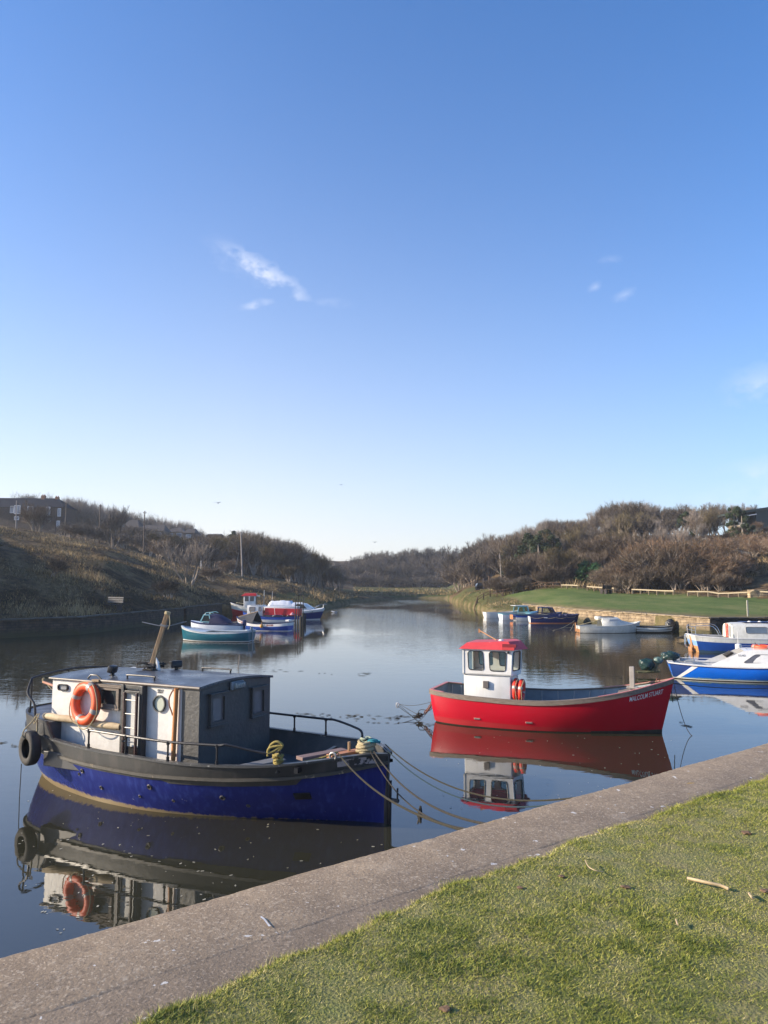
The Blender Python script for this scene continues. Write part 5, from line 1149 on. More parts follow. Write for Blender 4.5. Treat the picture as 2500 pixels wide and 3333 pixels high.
    mb = MB(); p = H.at(2.1, .84, -1, -.01); mb.torus(p, (1, 0, 0), (0, 0, 1), .09, .02, 16, 6, sx=1.7); mb.build('porthole', PT['dark'], t, smooth=True)
    for sd in (-1, 1):
        a = H.at(1.9, 1, sd, .1); b = H.at(2.5, 1, sd, .1); e = H.at(3.15, 1, sd, 0)
        mb = MB(); mb.tube(spline([a, b + Vector((0, 0, .38)), H.at(2.9, 1, sd, .05) + Vector((.05, 0, .5)), e + Vector((.25, 0, .5))], 5), .022, 6); mb.tube([e + Vector((-.1, 0, 0)), e + Vector((.0, 0, .5))], .018, 6); mb.build('bow_rail', PT['steel'], t, smooth=True)
    mb = MB(); mb.tube([(-1.9, .3, 1.6), (-1.85, .3, 3.3)], .015, 5); mb.build('aerial', PT['gel'], t)
    t.scale = (1, 1, .80)
    # --- red and white trawler at the back
    c = px(850, 2004); t = thing('fishing_boat', 'white over red fishing boat with a small red roofed wheelhouse, farthest left in the group', 'boat', c + Vector((-.6, 1.0, 0)), R(184))
    H = small_hull(5.6, 2.0, .85, 1.55, .9, tw=.7, rake=.5, bulge=.10); hullpaint(t, H, [(0, .55, mat('trawler_red', (.55, .03, .03), (.42, .02, .02), scale=3, rough=.4)), (.55, 1, mat('cream_white_paint', (.74, .72, .62), (.62, .58, .48), scale=3, rough=.45))])
    mb = MB(); H.rail(mb, 1.0, w=.10, h=.05, out=.03); H.deck(mb, .8, -2.6, 2.4, .05); mb.build('deck', PT['gel'], t)
    mb = MB(); mb.box((.75, 0, 1.75), (1.25, 1.1, 1.6), bev=.04); mb.build('wheelhouse', PT['gel'], t, smooth=True, angle=30)
    for x in (1.05, .50):
        M = Matrix(((1, 0, 0, 0), (0, 0, 1, .565), (0, 1, 0, 0), (0, 0, 0, 1))); pl = rrect(x - .2, 1.78, x + .2, 2.38, .05); mb = MB(); mb.panel(pl, [rrect(x - .17, 1.81, x + .17, 2.35, .04)], M, .02); f_ = mb.build('window', PT['blackwin'], t); mb = MB(); mb.add([Vector((a, .556, b)) for a, b in rrect(x - .17, 1.81, x + .17, 2.35, .04)], [tuple(range(24))]); mb.build('pane', mat('dull_pane', (.14, .13, .12), rough=.15), f_)
    mb = MB(); mb.box((.12, .0, 1.8), (.02, .7, 1.3)); mb.build('door', PT['dark'], t)
    vs = [(x, y, 2.45) for x, y in ((1.65, -.65), (1.65, .65), (0, .65), (0, -.65))] + [(x, y, 2.78) for x, y in ((1.25, -.45), (1.25, .45), (.1, .5), (.1, -.5))]
    mb = MB(); mb.add(vs, [(0, 1, 5, 4), (1, 2, 6, 5), (2, 3, 7, 6), (3, 0, 4, 7), (4, 5, 6, 7), (3, 2, 1, 0)]); mb.build('roof', mat('trawler_red', (.55, .03, .03)), t)
    mb = MB(); mb.box((-.15, .55, 2.45), (.4, .06, .12)); mb.build('white_trim', PT['gel'], t)
    mb = MB(); mb.tube([(-.7, 0, 1.2), (-.72, 0, 3.2)], .03, 6); mb.build('mast', PT['gelgrey'], t, smooth=True)
    mb = MB(); [mb.torus((1.6 + .2 * k, .2, 1.48 + .05 * k), (1, 0, 0), (0, 1, .1), .14, .04, 14, 6) for k in range(3)]; mb.build('rope_pile', PT['ropew'], t, smooth=True)
    t.scale = (1, 1, .84)
    # navy outboard engine at far left
    # --- piles
    base = px(985, 2036); dk = mat('wet_pile_timber', (.05, .04, .03), (.02, .018, .014), scale=4, rough=.8, stretch=(4, 4, 1))
    for i, (u, h, r_) in enumerate(((961, 2.5, .03), (969, 2.5, .035), (977, 2.6, .03), (986, 2.5, .035))):
        c = px(u, 2036 - i * 3); mb = MB(); mb.tube([c + Vector((0, 0, -1)), c + Vector((0, 0, h * .45)), c + Vector((.02, 0, h))], [.09, r_ * 1.2, r_], 8)
        if i in (1, 2): mb.box(c + Vector((0, 0, 2.4)), (.25, .05, .06))
        o = mb.build('mooring_pile', dk, smooth=True); tag(o, ['tall thin mooring pile, leftmost of the dark group', 'tall thin mooring pile holding the left end of the crossbeam', 'tall thin mooring pile in the middle of the dark group', 'tall thin mooring pile, rightmost of the dark group'][i], 'pile', 'dark mooring piles')
    for i, (u, v, h, r_) in enumerate(((979, 2040, .8, .13), (986, 2036, 1.0, .12), (992, 2030, .8, .11))):
        c = px(u, v); mb = MB(); mb.tube([c + Vector((0, 0, -1)), c + Vector((0, 0, h))], r_, 8); o = mb.build('mooring_pile', dk, smooth=True); tag(o, ['thick short dark pile, nearest of three stumps among the tall piles', 'thickest short dark pile in the middle of three stumps', 'short dark pile farthest right of three stumps'][i], 'pile', 'thick dark mooring piles')
    c0 = px(969, 2033); c1 = px(986, 2027); mb = MB(); mb.tube([c0 + Vector((0, 0, 2.42)), c1 + Vector((0, 0, 2.44))], .04, 6); o = mb.build('crossbeam', dk); tag(o, 'short dark beam across the tops of the piles', 'beam')
    # rusty anchor frame and rope debris by the open boat
    c = px(940, 2050); mb = MB(); g = random.Random(5)
    for k in range(9): mb.tube([c + Vector((g.uniform(-.2, .2), g.uniform(-.2, .2), 0)), c + Vector((g.uniform(-.3, .5), g.uniform(-.2, .2), g.uniform(.3, .75)))], .03, 5)
    o = mb.build('branch', dk); tag(o, 'tangle of dark weedy branches by the stern of the lettered boat', 'branches')
left_boats()

# ------------------------------------------------------------------ boats along the right wall
def right_boats():
    # --- royal blue cuddy boat
    c = px(2190, 2210); th = R(-17); t = thing('cuddy_boat', 'bright blue boat with white cuddy cabin and diagonal white stripe, beside the red bow', 'boat', c, th)
    st = [(-.12, .72, .86, .05, .55), (.5, .88, .80, .6, .78), (1.3, .98, .755, 1.3, .9), (2.3, 1.02, .74, 2.3, .94), (3.2, 1.0, .77, 3.15, .86), (4.1, .85, .84, 3.9, .62), (4.8, .58, .92, 4.5, .32), (5.3, .26, 1.0, 4.95, .1), (5.6, .04, 1.06, 5.15, 0)]
    H = Hull(st, 5, bulge=.05); off = Vector((.0, .78, 0)); OFF = lambda o: setattr(o, 'location', off)
    def B(mb, *a, **k): o = mb.build(*a, **k); o.location = off; return o
    mb = MB(); H.skin(mb, -1, .0, 2, 0); H.skin(mb, .0, .05, 1, 2); H.skin(mb, .05, .10, 1, 3); H.skin(mb, .10, .97, 5, 1); B(mb, 'hull', [PT['anti'], PT['royal'], PT['anti'], PT['gel']], t, smooth=True, angle=50)
    mb = MB(); H.rail(mb, .955, w=.04, h=.03, out=.03); B(mb, 'rubbing_strake', PT['navy'], t)
    mb = MB(); H.rail(mb, .99, w=.18, h=.06, out=.01); B(mb, 'gunwale', PT['gel'], t)
    mb = MB(); H.skin(mb, .35, .99, 2, 0, off=.17); H.deck(mb, .32, -.1, 3, .1); B(mb, 'cockpit', PT['gel'], t)
    mb = MB(); H.deck(mb, lambda i: H.S[i].z + .05, 2.6, 5.4, .03, camber=.08); B(mb, 'foredeck', PT['gel'], t, smooth=True)
    # diagonal stripe and dark quarter
    def patch(name, quad, mt):
        mb = MB(); rows = []
        for j in range(7):
            f = j / 6; a = Vector(quad[0]).lerp(Vector(quad[3]), f); b = Vector(quad[1]).lerp(Vector(quad[2]), f); rows.append([H.at(a.x + (b.x - a.x) * g / 3, a.y + (b.y - a.y) * g / 3, -1, -.006) for g in range(4)])
        mb.grid(rows); B(mb, name, mt, t, smooth=True)
    patch('white_stripe', [(.13, .10), (.27, .10), (.86, .95), (.66, .95)], PT['gel'])
    patch('dark_quarter', [(.02, .10), (.12, .10), (.62, .94), (-.08, .94)], mat('dark_blue_quarter', (.012, .05, .20), (.01, .03, .14), scale=4, rough=.4))
    # cuddy: one faceted cabin
    z0 = .80; w0, w1 = .80, .62; prof = [(1.30, z0), (2.42, 1.60), (2.75, 1.66), (3.75, 1.66), (4.28, 1.02), (4.5, .90)]
    def cw(x, z): f = (z - z0) / (1.66 - z0); b = (w0 + (w1 - w0) * f); return b * (1 - .35 * max(0, (x - 3.4) / 1.1))
    mb = MB(); vs = []; lower = []; upper = []
    xs_ = [1.30, 1.75, 2.42, 2.75, 3.3, 3.75, 4.28, 4.5]
    tops = [.84, 1.15, 1.60, 1.66, 1.67, 1.66, 1.02, .92]
    for sd in (-1, 1):
        mb.grid([[Vector((x, sd * cw(x, z0), z0 - .05)) for x in xs_], [Vector((x, sd * cw(x, (z0 + z) / 2), (z0 + z) / 2)) for x, z in zip(xs_, tops)], [Vector((x, sd * cw(x, z), z)) for x, z in zip(xs_, tops)]], flip=sd > 0)
    mb.grid([[Vector((x, s_ * cw(x, z), z + .03 * (1 - s_ * s_))) for s_ in (-1, -.5, 0, .5, 1)] for x, z in list(zip(xs_, tops))[2:]])
    B(mb, 'cabin', PT['gel'], t, smooth=True, angle=25)
    sw = rpoly([(2.35, .98), (2.78, 1.44), (3.55, 1.42), (3.86, 1.18), (3.72, 1.02)], .10)
    def onw(x, z, o_): return Vector((x, -cw(x, z) - o_, z))
    mb = MB(); mb.tube([onw(x, z, .006) for x, z in sw], .014, 6, closed=True); f_ = B(mb, 'side_window', mat('grey_gasket', (.2, .2, .2), rough=.5), t, smooth=True)
    mb = MB(); mb.add([onw(x, z, .008) for x, z in sw], [tuple(range(len(sw)))]); mb.build('pane', mat('smoky_pane', (.13, .13, .15), (.09, .09, .1), rough=.06), f_)
    mb = MB(); mb.add([(3.80, -.50, 1.60), (3.80, .50, 1.60), (4.22, .42, 1.09), (4.22, -.42, 1.09)], [(0, 1, 2, 3)]); mb.v = [(x + .02, y, z + .015) for x, y, z in mb.v]; B(mb, 'windscreen', mat('smoky_pane', (.13, .13, .15)), t)
    mb = MB(); 
    for y in (-.5, .5): mb.tube(spline([(2.55, y, 1.66), (2.6, y, 1.76), (3.7, y, 1.76), (3.75, y, 1.66)], 4), .014, 6)
    B(mb, 'roof_rail', PT['steel'], t, smooth=True)
    mb = MB(); mb.tube([(3.9, -.3, 1.66), (3.9, -.3, 1.80)], .02, 6); mb.tube([(3.85, -.3, 1.82), (3.97, -.3, 1.82)], [.03, .06], 10); B(mb, 'search_lamp', PT['steel'], t, smooth=True)
    mb = MB(); mb.tube([(2.9, 0, 1.67), (2.9, 0, 2.0)], .01, 5); B(mb, 'aerial', PT['dark'], t)
    text_obj('lettering', 'SS42', .14, mat('grey_lettering', (.22, .22, .23), rough=.5), t, frame(onw(2.33, 1.36, .012) + off, (1, 0, 0), (0, .21, 1)), sx=.95)
    mb = MB(); mb.box((.9, -.2, .88), (.9, .14, .03), rot=(0, R(4), R(12))); mb.box((.6, .25, .90), (.5, .3, .12), bev=.03); B(mb, 'cockpit_gear', PT['greyin'], t)
    mb = MB(); mb.box((.35, .72, .92), (.03, .03, .2)); mb.tube([(.35, .76, .95), (2.6, .82, .95)], .02, 6); B(mb, 'cockpit_rail', PT['gel'], t)
    mb = MB(); mb.tube([(1.95, .72, 1.12), (2.2, .72, 1.36)], .12, 10); B(mb, 'black_fender', PT['rubber'], t, smooth=True)
    g = random.Random(4)
    def bag(name, c, s, m, lb, seed, cat='cover'):
        g = random.Random(seed); bm = bmesh.new(); bmesh.ops.create_icosphere(bm, subdivisions=4, radius=1)
        ph = [g.uniform(0, 6) for _ in range(6)]
        for v in bm.verts:
            d = v.co.copy(); r_ = 1 + .10 * math.sin(d.x * 5 + ph[0]) * math.sin(d.z * 4 + ph[1]) + .06 * math.sin(d.y * 11 + ph[2] + d.x * 6) + .05 * math.sin(d.z * 14 + d.x * 9 + ph[3]) - (.12 if d.z > .75 else 0) + .05 * math.sin(d.x * 19 + d.z * 13 + ph[4]) * math.sin(d.y * 17 + ph[5])
            v.co = Vector((d.x * s[0], d.y * s[1], d.z * s[2])) * r_
        me = bpy.data.meshes.new(name); bm.to_mesh(me); bm.free(); me.materials.append(m); me.polygons.foreach_set('use_smooth', [True] * len(me.polygons)); o = bpy.data.objects.new(name, me); COL.objects.link(o); o.location = c; tag(o, lb, cat); return o
    base = t.matrix_basis @ Vector((0, 0, 0))
    cs, sn = math.cos(th), math.sin(th)
    def W_(x, y, z): return Vector((c.x + cs * x - sn * y, c.y + sn * x + cs * y, z))
    bag('engine_cover', W_(.0, .95, .74), (.34, .26, .19), PT['greenbag'], 'dark green plastic bag wrapped over the engine at the blue boat stern', 1)
    bag('engine_cover', W_(-.85, .75, .42), (.28, .24, .24), PT['greenbag'], 'crumpled dark green bag hanging out behind the blue boat stern, left of its twin', 2)
    bag('tarpaulin_bundle', W_(-.42, .85, .58), (.17, .15, .13), mat('grey_green_plastic', (.10, .16, .14), (.06, .1, .09), scale=6, rough=.2, bump=1, bscale=9), 'small grey green crumpled bundle between the two green bags', 3, 'bundle')
    mb = MB()
    for k in range(6): mb.tube(catenary(W_(-.3 - .05 * k, .8, .55), W_(-1.0 + .12 * k, .6, .12 + .02 * k), .08, 10), .018, 5)
    mb.tube([W_(-.4, .8, .16), W_(-1.2, .6, .14)], .05, 6); mb.tube([W_(-1.1, .62, .15), W_(-1.5, .6, .17)], .02, 6); o = mb.build('outboard_bracket', mat('mossy_metal', (.12, .12, .06), rough=.8), smooth=True); tag(o, 'weedy bracket and ropes holding the engines behind the blue boat', 'bracket')
    t.scale = (1, 1, .66)
    g_ = lifebuoy('lifebuoy', 'orange lifebuoy lying flat on the white cabin roof of the bright blue boat', W_(3.15, .78, 1.16), (R(90), R(3), th), PT['orange'], None, .30, .075)
    # --- large blue cabin boat behind
    c = px(2273, 2125); th2 = R(-6); t = thing('cabin_cruiser', 'dark blue and white cabin boat with red door, under the shaded wall', 'boat', c, th2)
    st = [(-.10, .80, 1.03, .12, .62), (.8, 1.05, .95, .8, .9), (2, 1.18, .90, 2, 1.05), (3.5, 1.22, .90, 3.5, 1.08), (5, 1.1, .98, 5, .88), (6.2, .75, 1.12, 6.0, .5), (7.1, .3, 1.28, 6.6, .12), (7.4, .04, 1.34, 6.8, 0)]
    H = Hull(st, 5, bulge=.05); off2 = Vector((0, .90, 0))
    def B2(mb, *a, **k): o = mb.build(*a, **k); o.location = off2; return o
    mb = MB(); H.skin(mb, -1, 0, 2, 0); H.skin(mb, 0, .70, 5, 1, transom=False); H.skin(mb, .70, 1, 3, 2); B2(mb, 'hull', [PT['anti'], PT['deepblue'], PT['gelgrey']], t, smooth=True, angle=50)
    mb = MB(); p = [H.pt(0, k, 1) for k in (0, .3, .5, .70)]
    mb.grid([[Vector((q_.x, q_.y * s_, q_.z)) for s_ in (-1, -.4, .4, 1)] for q_ in p], 0); B2(mb, 'transom', worn('pale_blue_transom', (.22, .42, .75), (.5, .3, .15), .62, 5, rough=.4, low=(.50, .26, .11), lowz=.38, lowfade=.10), t)
    mb = MB(); mb.tube([(-.06, .05, 1.05), (-.02, .05, .5), (.0, .05, .05)], .07, 4); mb.box((-.10, .05, .1), (.06, .55, .35), bev=.1); B2(mb, 'rudder', PT['brownhull'], t, smooth=True)
    mb = MB(); mb.tube(spline([(-.14, .62, 1.05), (-.2, .62, .9), (-.2, .62, .3), (-.1, .62, .2)], 4), .02, 6); mb.tube(spline([(-.14, .45, 1.05), (-.2, .45, .9), (-.2, .45, .3), (-.1, .45, .2)], 4), .02, 6); B2(mb, 'boarding_ladder', PT['steel'], t, smooth=True)
    mb = MB(); H.rail(mb, .985, w=.15, h=.05, out=.02); B2(mb, 'gunwale', PT['gel'], t)
    mb = MB(); H.deck(mb, .62, -.1, 2.2, .08); H.skin(mb, .6, .98, 2, 0, off=.12); B2(mb, 'cockpit', PT['gelgrey'], t)
    mb = MB(); H.deck(mb, lambda i: H.S[i].z, 1.75, 7.2, .02, camber=.06); B2(mb, 'foredeck', PT['gelgrey'], t, smooth=True)
    prof = [(1.75, .62, 1.77), (2.0, .68, 1.83), (3.2, .76, 1.83), (4.3, .74, 1.78), (4.9, .66, 1.52), (5.6, .5, 1.2)]
    mb = MB(); rows = []
    for x, w, h in prof:
        rows.append([Vector((x, y * w * 1.08, .9 + (h - .9) * z)) for y, z in ((-1.12, 0), (-1.1, .35), (-1.0, .78), (-.8, .94), (-.4, 1.0), (0, 1.02), (.4, 1), (.8, .94), (1.0, .78), (1.1, .35), (1.12, 0))])
    mb.grid(rows); cb = B2(mb, 'cabin', PT['gelgrey'], t, smooth=True, angle=40)
    mb = MB(); r0 = rows[0]; mb.add([Vector((v.x - .0, v.y, v.z)) for v in r0], [tuple(range(11))]); B2(mb, 'cabin_back', mat('cream_cabin_back', (.74, .70, .58), (.64, .58, .45), scale=4, rough=.5), t)
    mb = MB(); mb.box((1.73, .05, 1.34), (.03, .34, .86)); B2(mb, 'door', worn('peeling_red_door', (.42, .08, .05), (.45, .36, .3), .56, 12, rough=.7), t)
    mb = MB(); mb.box((1.735, -.34, 1.3), (.02, .25, .68)); B2(mb, 'grey_hatch', mat('grey_hatch', (.30, .32, .34), rough=.5), t)
    for x0_, x1_, sl in ((2.35, 3.35, 0), (3.75, 4.75, 1)):
        pl = rpoly([(x0_, 1.22), (x1_ + .05 * sl, 1.22), (x1_ - .28 * sl, 1.59 - .02 * sl), (x0_, 1.60)], .08)
        def sideY(x, z): 
            w = lerp_tab([(a, b, h) for a, b, h in prof], x); f = (z - .9) / (w[1] - .9); y = 1.12 - .02 * f / .35 if f < .35 else 1.10 - .10 * (f - .35) / .43; return -y * w[0] * 1.08
        mb = MB(); mb.tube([Vector((x, sideY(x, z) - .008, z)) for x, z in pl], .02, 6, closed=True); f_ = B2(mb, 'window', mat('grey_gasket', (.2, .2, .2)), t, smooth=True); mb = MB(); mb.add([Vector((x, sideY(x, z) - .012, z)) for x, z in pl], [tuple(range(len(pl)))]); mb.build('pane', mat('blue_grey_pane', (.13, .17, .22), (.09, .12, .15), rough=.08), f_)
    mb = MB(); mb.box((3.2, 0, 1.87), (1.6, .9, .03), bev=.01); B2(mb, 'solar_panel', PT['navy'], t)
    for k in range(3):
        mb = MB(); mb.tube([(2.75 + .5 * k, -.2, 1.87), (2.75 + .5 * k, -.2, 1.94)], [.12, .05], 10); B2(mb, 'roof_vent', PT['gel'], t, smooth=True)
    for (a, b) in (((-.05, -.78), (.25, -.9)), ((.0, .75), (.9, .98))):
        mb = MB(); mb.tube(spline([(a[0], a[1], 1.05), (a[0], a[1], 1.60), ((a[0] + b[0]) / 2, (a[1] + b[1]) / 2, 1.66), (b[0] + .5, b[1], 1.62), (b[0] + .8, b[1], 1.05)], 4), .02, 6); B2(mb, 'stern_rail', PT['steel'], t, smooth=True)
    mb = MB(); mb.tube([(-.05, -.78, 1.58), (-.02, .75, 1.58)], .018, 6); mb.tube([(-.02, 0, 1.05), (-.02, 0, 1.58)], .015, 6); mb.tube([(-.04, -.78, 1.34), (-.02, .75, 1.34)], .012, 6); B2(mb, 'stern_rail', PT['steel'], t, smooth=True)
    mb = MB(); mb.tube([(1.78, -.7, 1.78), (.2, -.9, 1.2)], .006, 4); B2(mb, 'stay_line', PT['roped'], t)
    t.scale = (1, 1, .8)
    # fender hanging between
    p = px(2391, 2165, .0); p = Vector((14.95, 31.6, .62)); mb = MB(); mb.tube([p + Vector((0, 0, -.30)), p + Vector((0, 0, -.27)), p + Vector((0, 0, .27)), p + Vector((0, 0, .30))], [.08, .125, .125, .05], 12); mb.tube([p + Vector((0, 0, .3)), p + Vector((0, .02, .8))], .012, 5); o = mb.build('fender', PT['gel'], smooth=True); tag(o, 'white cylindrical fender hanging between the two blue boats', 'fender')
    # --- row of small boats
    def boat(name, lb, u, v, L_, B_, rz, fb, fbb, fbs, bands, gun, inner, back=-.9, **k):
        c = px(u, v); t = thing(name, lb, 'boat', c + Vector((0, back, 0)), R(rz), 'small boats moored along the right bank'); t.scale = (1, 1, .82); H = small_hull(L_, B_, fb, fbb, fbs, **k); hullpaint(t, H, bands)
        mb = MB(); H.rail(mb, 1.0, w=.10, h=.035, out=.025); mb.build('gunwale', gun, t)
        mb = MB(); H.skin(mb, .35, .98, 2, 0, off=.07); H.deck(mb, .25, -L_ * .5, L_ * .3, .06); mb.build('inner_planking', inner, t)
        return t, H
    boat('open_boat', 'small white open boat, leftmost of the row along the right bank', 1628, 2008, 3.6, 1.5, 12, .58, .8, .62, [(0, 1, PT['gel'])], PT['gel'], PT['greyin'])
    t, H = boat('motor_boat', 'white and aqua boat with open framed wheel shelter, second from left on the right bank', 1686, 2015, 3.9, 1.6, 14, .62, .98, .66, [(0, .92, mat('bluish_white_gel', (.66, .70, .76))), (.92, 1, PT['aqua'])], PT['aqua'], PT['greyin'])
    mb = MB(); H.deck(mb, lambda i: H.S[i].z, .4, 2.1, .02, camber=.05); mb.build('foredeck', PT['aqua'], t)
    for sd in (-1, 1):
        M = Matrix(((1, 0, 0, 0), (0, 0, sd, sd * .52), (0, 1, 0, 0), (0, 0, 0, 1))); screen(t, 'side_screen', [(-.45, .8), (.75, .85), (.6, 1.55), (-.35, 1.5)], .03, PT['aqua'], PT['pane'], M)
    M = frame((.75, .52, .85), (0, -1, 0), (-.15, 0, .7)); screen(t, 'windscreen', [(0, 0), (1.04, 0), (1.04, .7), (0, .7)], .03, PT['aqua'], PT['pane'], M)
    mb = MB(); mb.box((.0, 0, 1.6), (1.35, 1.15, .05), bev=.02); mb.build('shelter_roof', PT['gel'], t)
    t, H = boat('open_boat', 'blue and white boat between the aqua boat and the navy open boat', 1746, 2018, 4.6, 1.7, 8, .62, .95, .62, [(0, .62, PT['gel']), (.62, .94, mat('mid_blue_hull', (.015, .07, .36))), (.94, 1, PT['navy'])], PT['navy'], PT['greyin'])
    mb = MB(); mb.box((-2.55, 0, .42), (.03, .9, .5)); mb.build('orange_transom_edge', mat('weathered_orange', (.55, .20, .08), rough=.6), t)
    mb = MB(); H.deck(mb, lambda i: H.S[i].z, .9, 2.4, .02, camber=.05); mb.build('foredeck', PT['navy'], t)
    for sd in (-1, 1):
        M = Matrix(((1, 0, 0, 0), (0, 0, sd, sd * .55), (0, 1, 0, 0), (0, 0, 0, 1))); screen(t, 'side_screen', [(.1, .78), (1.5, .82), (1.15, 1.42), (.15, 1.45)], .03, PT['navy'], PT['pane'], M)
    M = frame((1.5, .55, .82), (0, -1, 0), (-.35, 0, .62)); screen(t, 'windscreen', [(0, 0), (1.1, 0), (1.1, .68), (0, .68)], .03, PT['navy'], PT['pane'], M)
    mb = MB(); mb.box((.65, 0, 1.46), (1.1, 1.15, .05), bev=.02); mb.build('shelter_roof', PT['navy'], t)
    t, H = boat('open_boat', 'navy open boat with pale transom and sagging pale rope along its side', 1796, 2026, 4.3, 1.65, 0, .72, .92, .70, [(0, .10, mat('weathered_orange', (.55, .20, .08))), (.10, 1, PT['navy'])], PT['navy'], PT['navy'])
    mb = MB(); p = [H.pt(0, k, 1) for k in (.08, .4, .98)]; mb.grid([[Vector((q_.x - .006, q_.y * s_, q_.z)) for s_ in (-1, 0, 1)] for q_ in p]); mb.build('transom', PT['gel'], t)
    mb = MB(); mb.tube([H.at(-2.1 + 4.0 * i / 16, .88 - .16 * abs(math.sin(i * math.pi / 4)), -1, -.03) for i in range(17)], .014, 5); mb.build('side_rope', PT['ropew'], t, smooth=True)
    mb = MB(); g = random.Random(7)
    for k in range(7): mb.box((.6 + k * .22, g.uniform(-.3, .2), .80 + g.uniform(0, .12)), (.35, .4, .2), rot=(g.uniform(-.4, .4), g.uniform(-.4, .4), g.uniform(0, 3)), bev=.05)
    mb.build('stowed_canvas', PT['navytarp'], t, smooth=True); mb = MB(); mb.box((-.9, -.84, .60), (.3, .01, .08)); mb.build('name_patch', PT['wletter'], t)
    t, H = boat('cuddy_boat', 'grimy white boat with low grey white cabin and orange stained stern', 1970, 2056, 4.4, 1.75, 0, .58, .92, .55, [(0, .05, PT['anti']), (.05, 1, PT['gelgrey'])], PT['gelgrey'], PT['gelgrey'], tw=.7)
    mb = MB(); rows = []
    for x, w, h in ((-.65, .6, 1.02), (-.6, .62, 1.30), (-.1, .66, 1.32), (.55, .62, 1.28), (.85, .55, 1.02), (1.5, .42, .84), (1.75, .3, .80)): rows.append([Vector((x, y * w, .5 + (h - .5) * z)) for y, z in ((-1.12, 0), (-1.05, .5), (-.85, .92), (-.4, 1), (0, 1.02), (.4, 1), (.85, .92), (1.05, .5), (1.12, 0))])
    mb.grid(rows); mb.build('cabin', PT['gelgrey'], t, smooth=True, angle=35)
    mb = MB(); mb.add([(-.2, -.685, .82), (.75, -.60, .80), (.55, -.60, 1.12), (-.1, -.655, 1.15)], [(0, 1, 2, 3)]); mb.build('side_window', mat('hazy_plastic_window', (.45, .45, .47)), t)
    mb = MB(); mb.box((-.75, 0, 1.22), (.30, .8, .28), bev=.06); mb.build('hatch_hood', mat('cream_white_paint', (.74, .72, .62)), t, smooth=True)
    mb = MB(); mb.box((-.1, 0, 1.345), (.8, .7, .03)); mb.build('roof_hatch', PT['dark'], t)
    mb = MB(); p = [H.pt(0, k, 1) for k in (.05, .3, .6)]; mb.grid([[Vector((q_.x - .008, q_.y * s_, q_.z)) for s_ in (-1, 0, 1)] for q_ in p]); mb.box((-2.33, 0, .45), (.06, .12, .75), bev=.02); mb.build('stained_transom', PT['brownhull'], t)
    mb = MB(); mb.tube([(-2.2, -.2, .62), (-1.2, -.35, .95), (-.6, -.5, 1.2)], .02, 5); mb.build('stern_line', PT['ropew'], t)
    t, H = boat('rowing_boat', 'black and white weathered rowing boat against the stone wall', 2114, 2056, 2.7, 1.2, -2, .50, .62, .55, [(0, .25, PT['anti']), (.25, .45, PT['gelgrey']), (.45, .55, PT['anti']), (.55, .86, PT['gelgrey']), (.86, 1, PT['anti'])], PT['anti'], PT['greyin'])
    mb = MB(); [mb.box((x, 0, .42), (.2, 1.1, .03)) for x in (-.8, .1, .9)]; mb.build('thwart', PT['wood'], t)
    mb = MB(); mb.tube([(1.2, .1, .5), (1.25, .12, .95)], .03, 5); mb.build('post', PT['dark'], t)
    bag('covered_engine', px(2188, 2056, 0) + Vector((0, .3, .42)), (.36, .28, .52), mat('black_plastic', (.02, .02, .022), rough=.3, bump=.8, bscale=8), 'tall black plastic covered lump standing by the stone wall', 8, 'cover')
    c = px(2243, 2085, 0); mb = MB(); mb.tube([c, c + Vector((.02, .1, .5)), c + Vector((.04, .1, 1.0))], [.10, .06, .03], 7); mb.tube([c + Vector((-.75, 0, .15)), c + Vector((-.2, 0, .22)), c + Vector((.15, 0, .1))], [.02, .14, .1], 7); o = mb.build('old_stump', PT['roped'], smooth=True); tag(o, 'dark upright stump and snag in the mud left of the dark blue cabin boat', 'stump')
    # lines from the grey boat
    for a, b, lb in ((px(1870, 2020, .3), px(1800, 2052, 0), 'pale rope drooping from the grimy white boat stern toward the left'), (px(1868, 2030, .2), px(1838, 2072, 0), 'thin pale line slanting into the water below the grimy white boat')):
        mb = MB(); mb.tube(catenary(a, b, .12, 12), .02, 5); o = mb.build('mooring_line', PT['ropew'], smooth=True); tag(o, lb, 'rope')
right_boats()
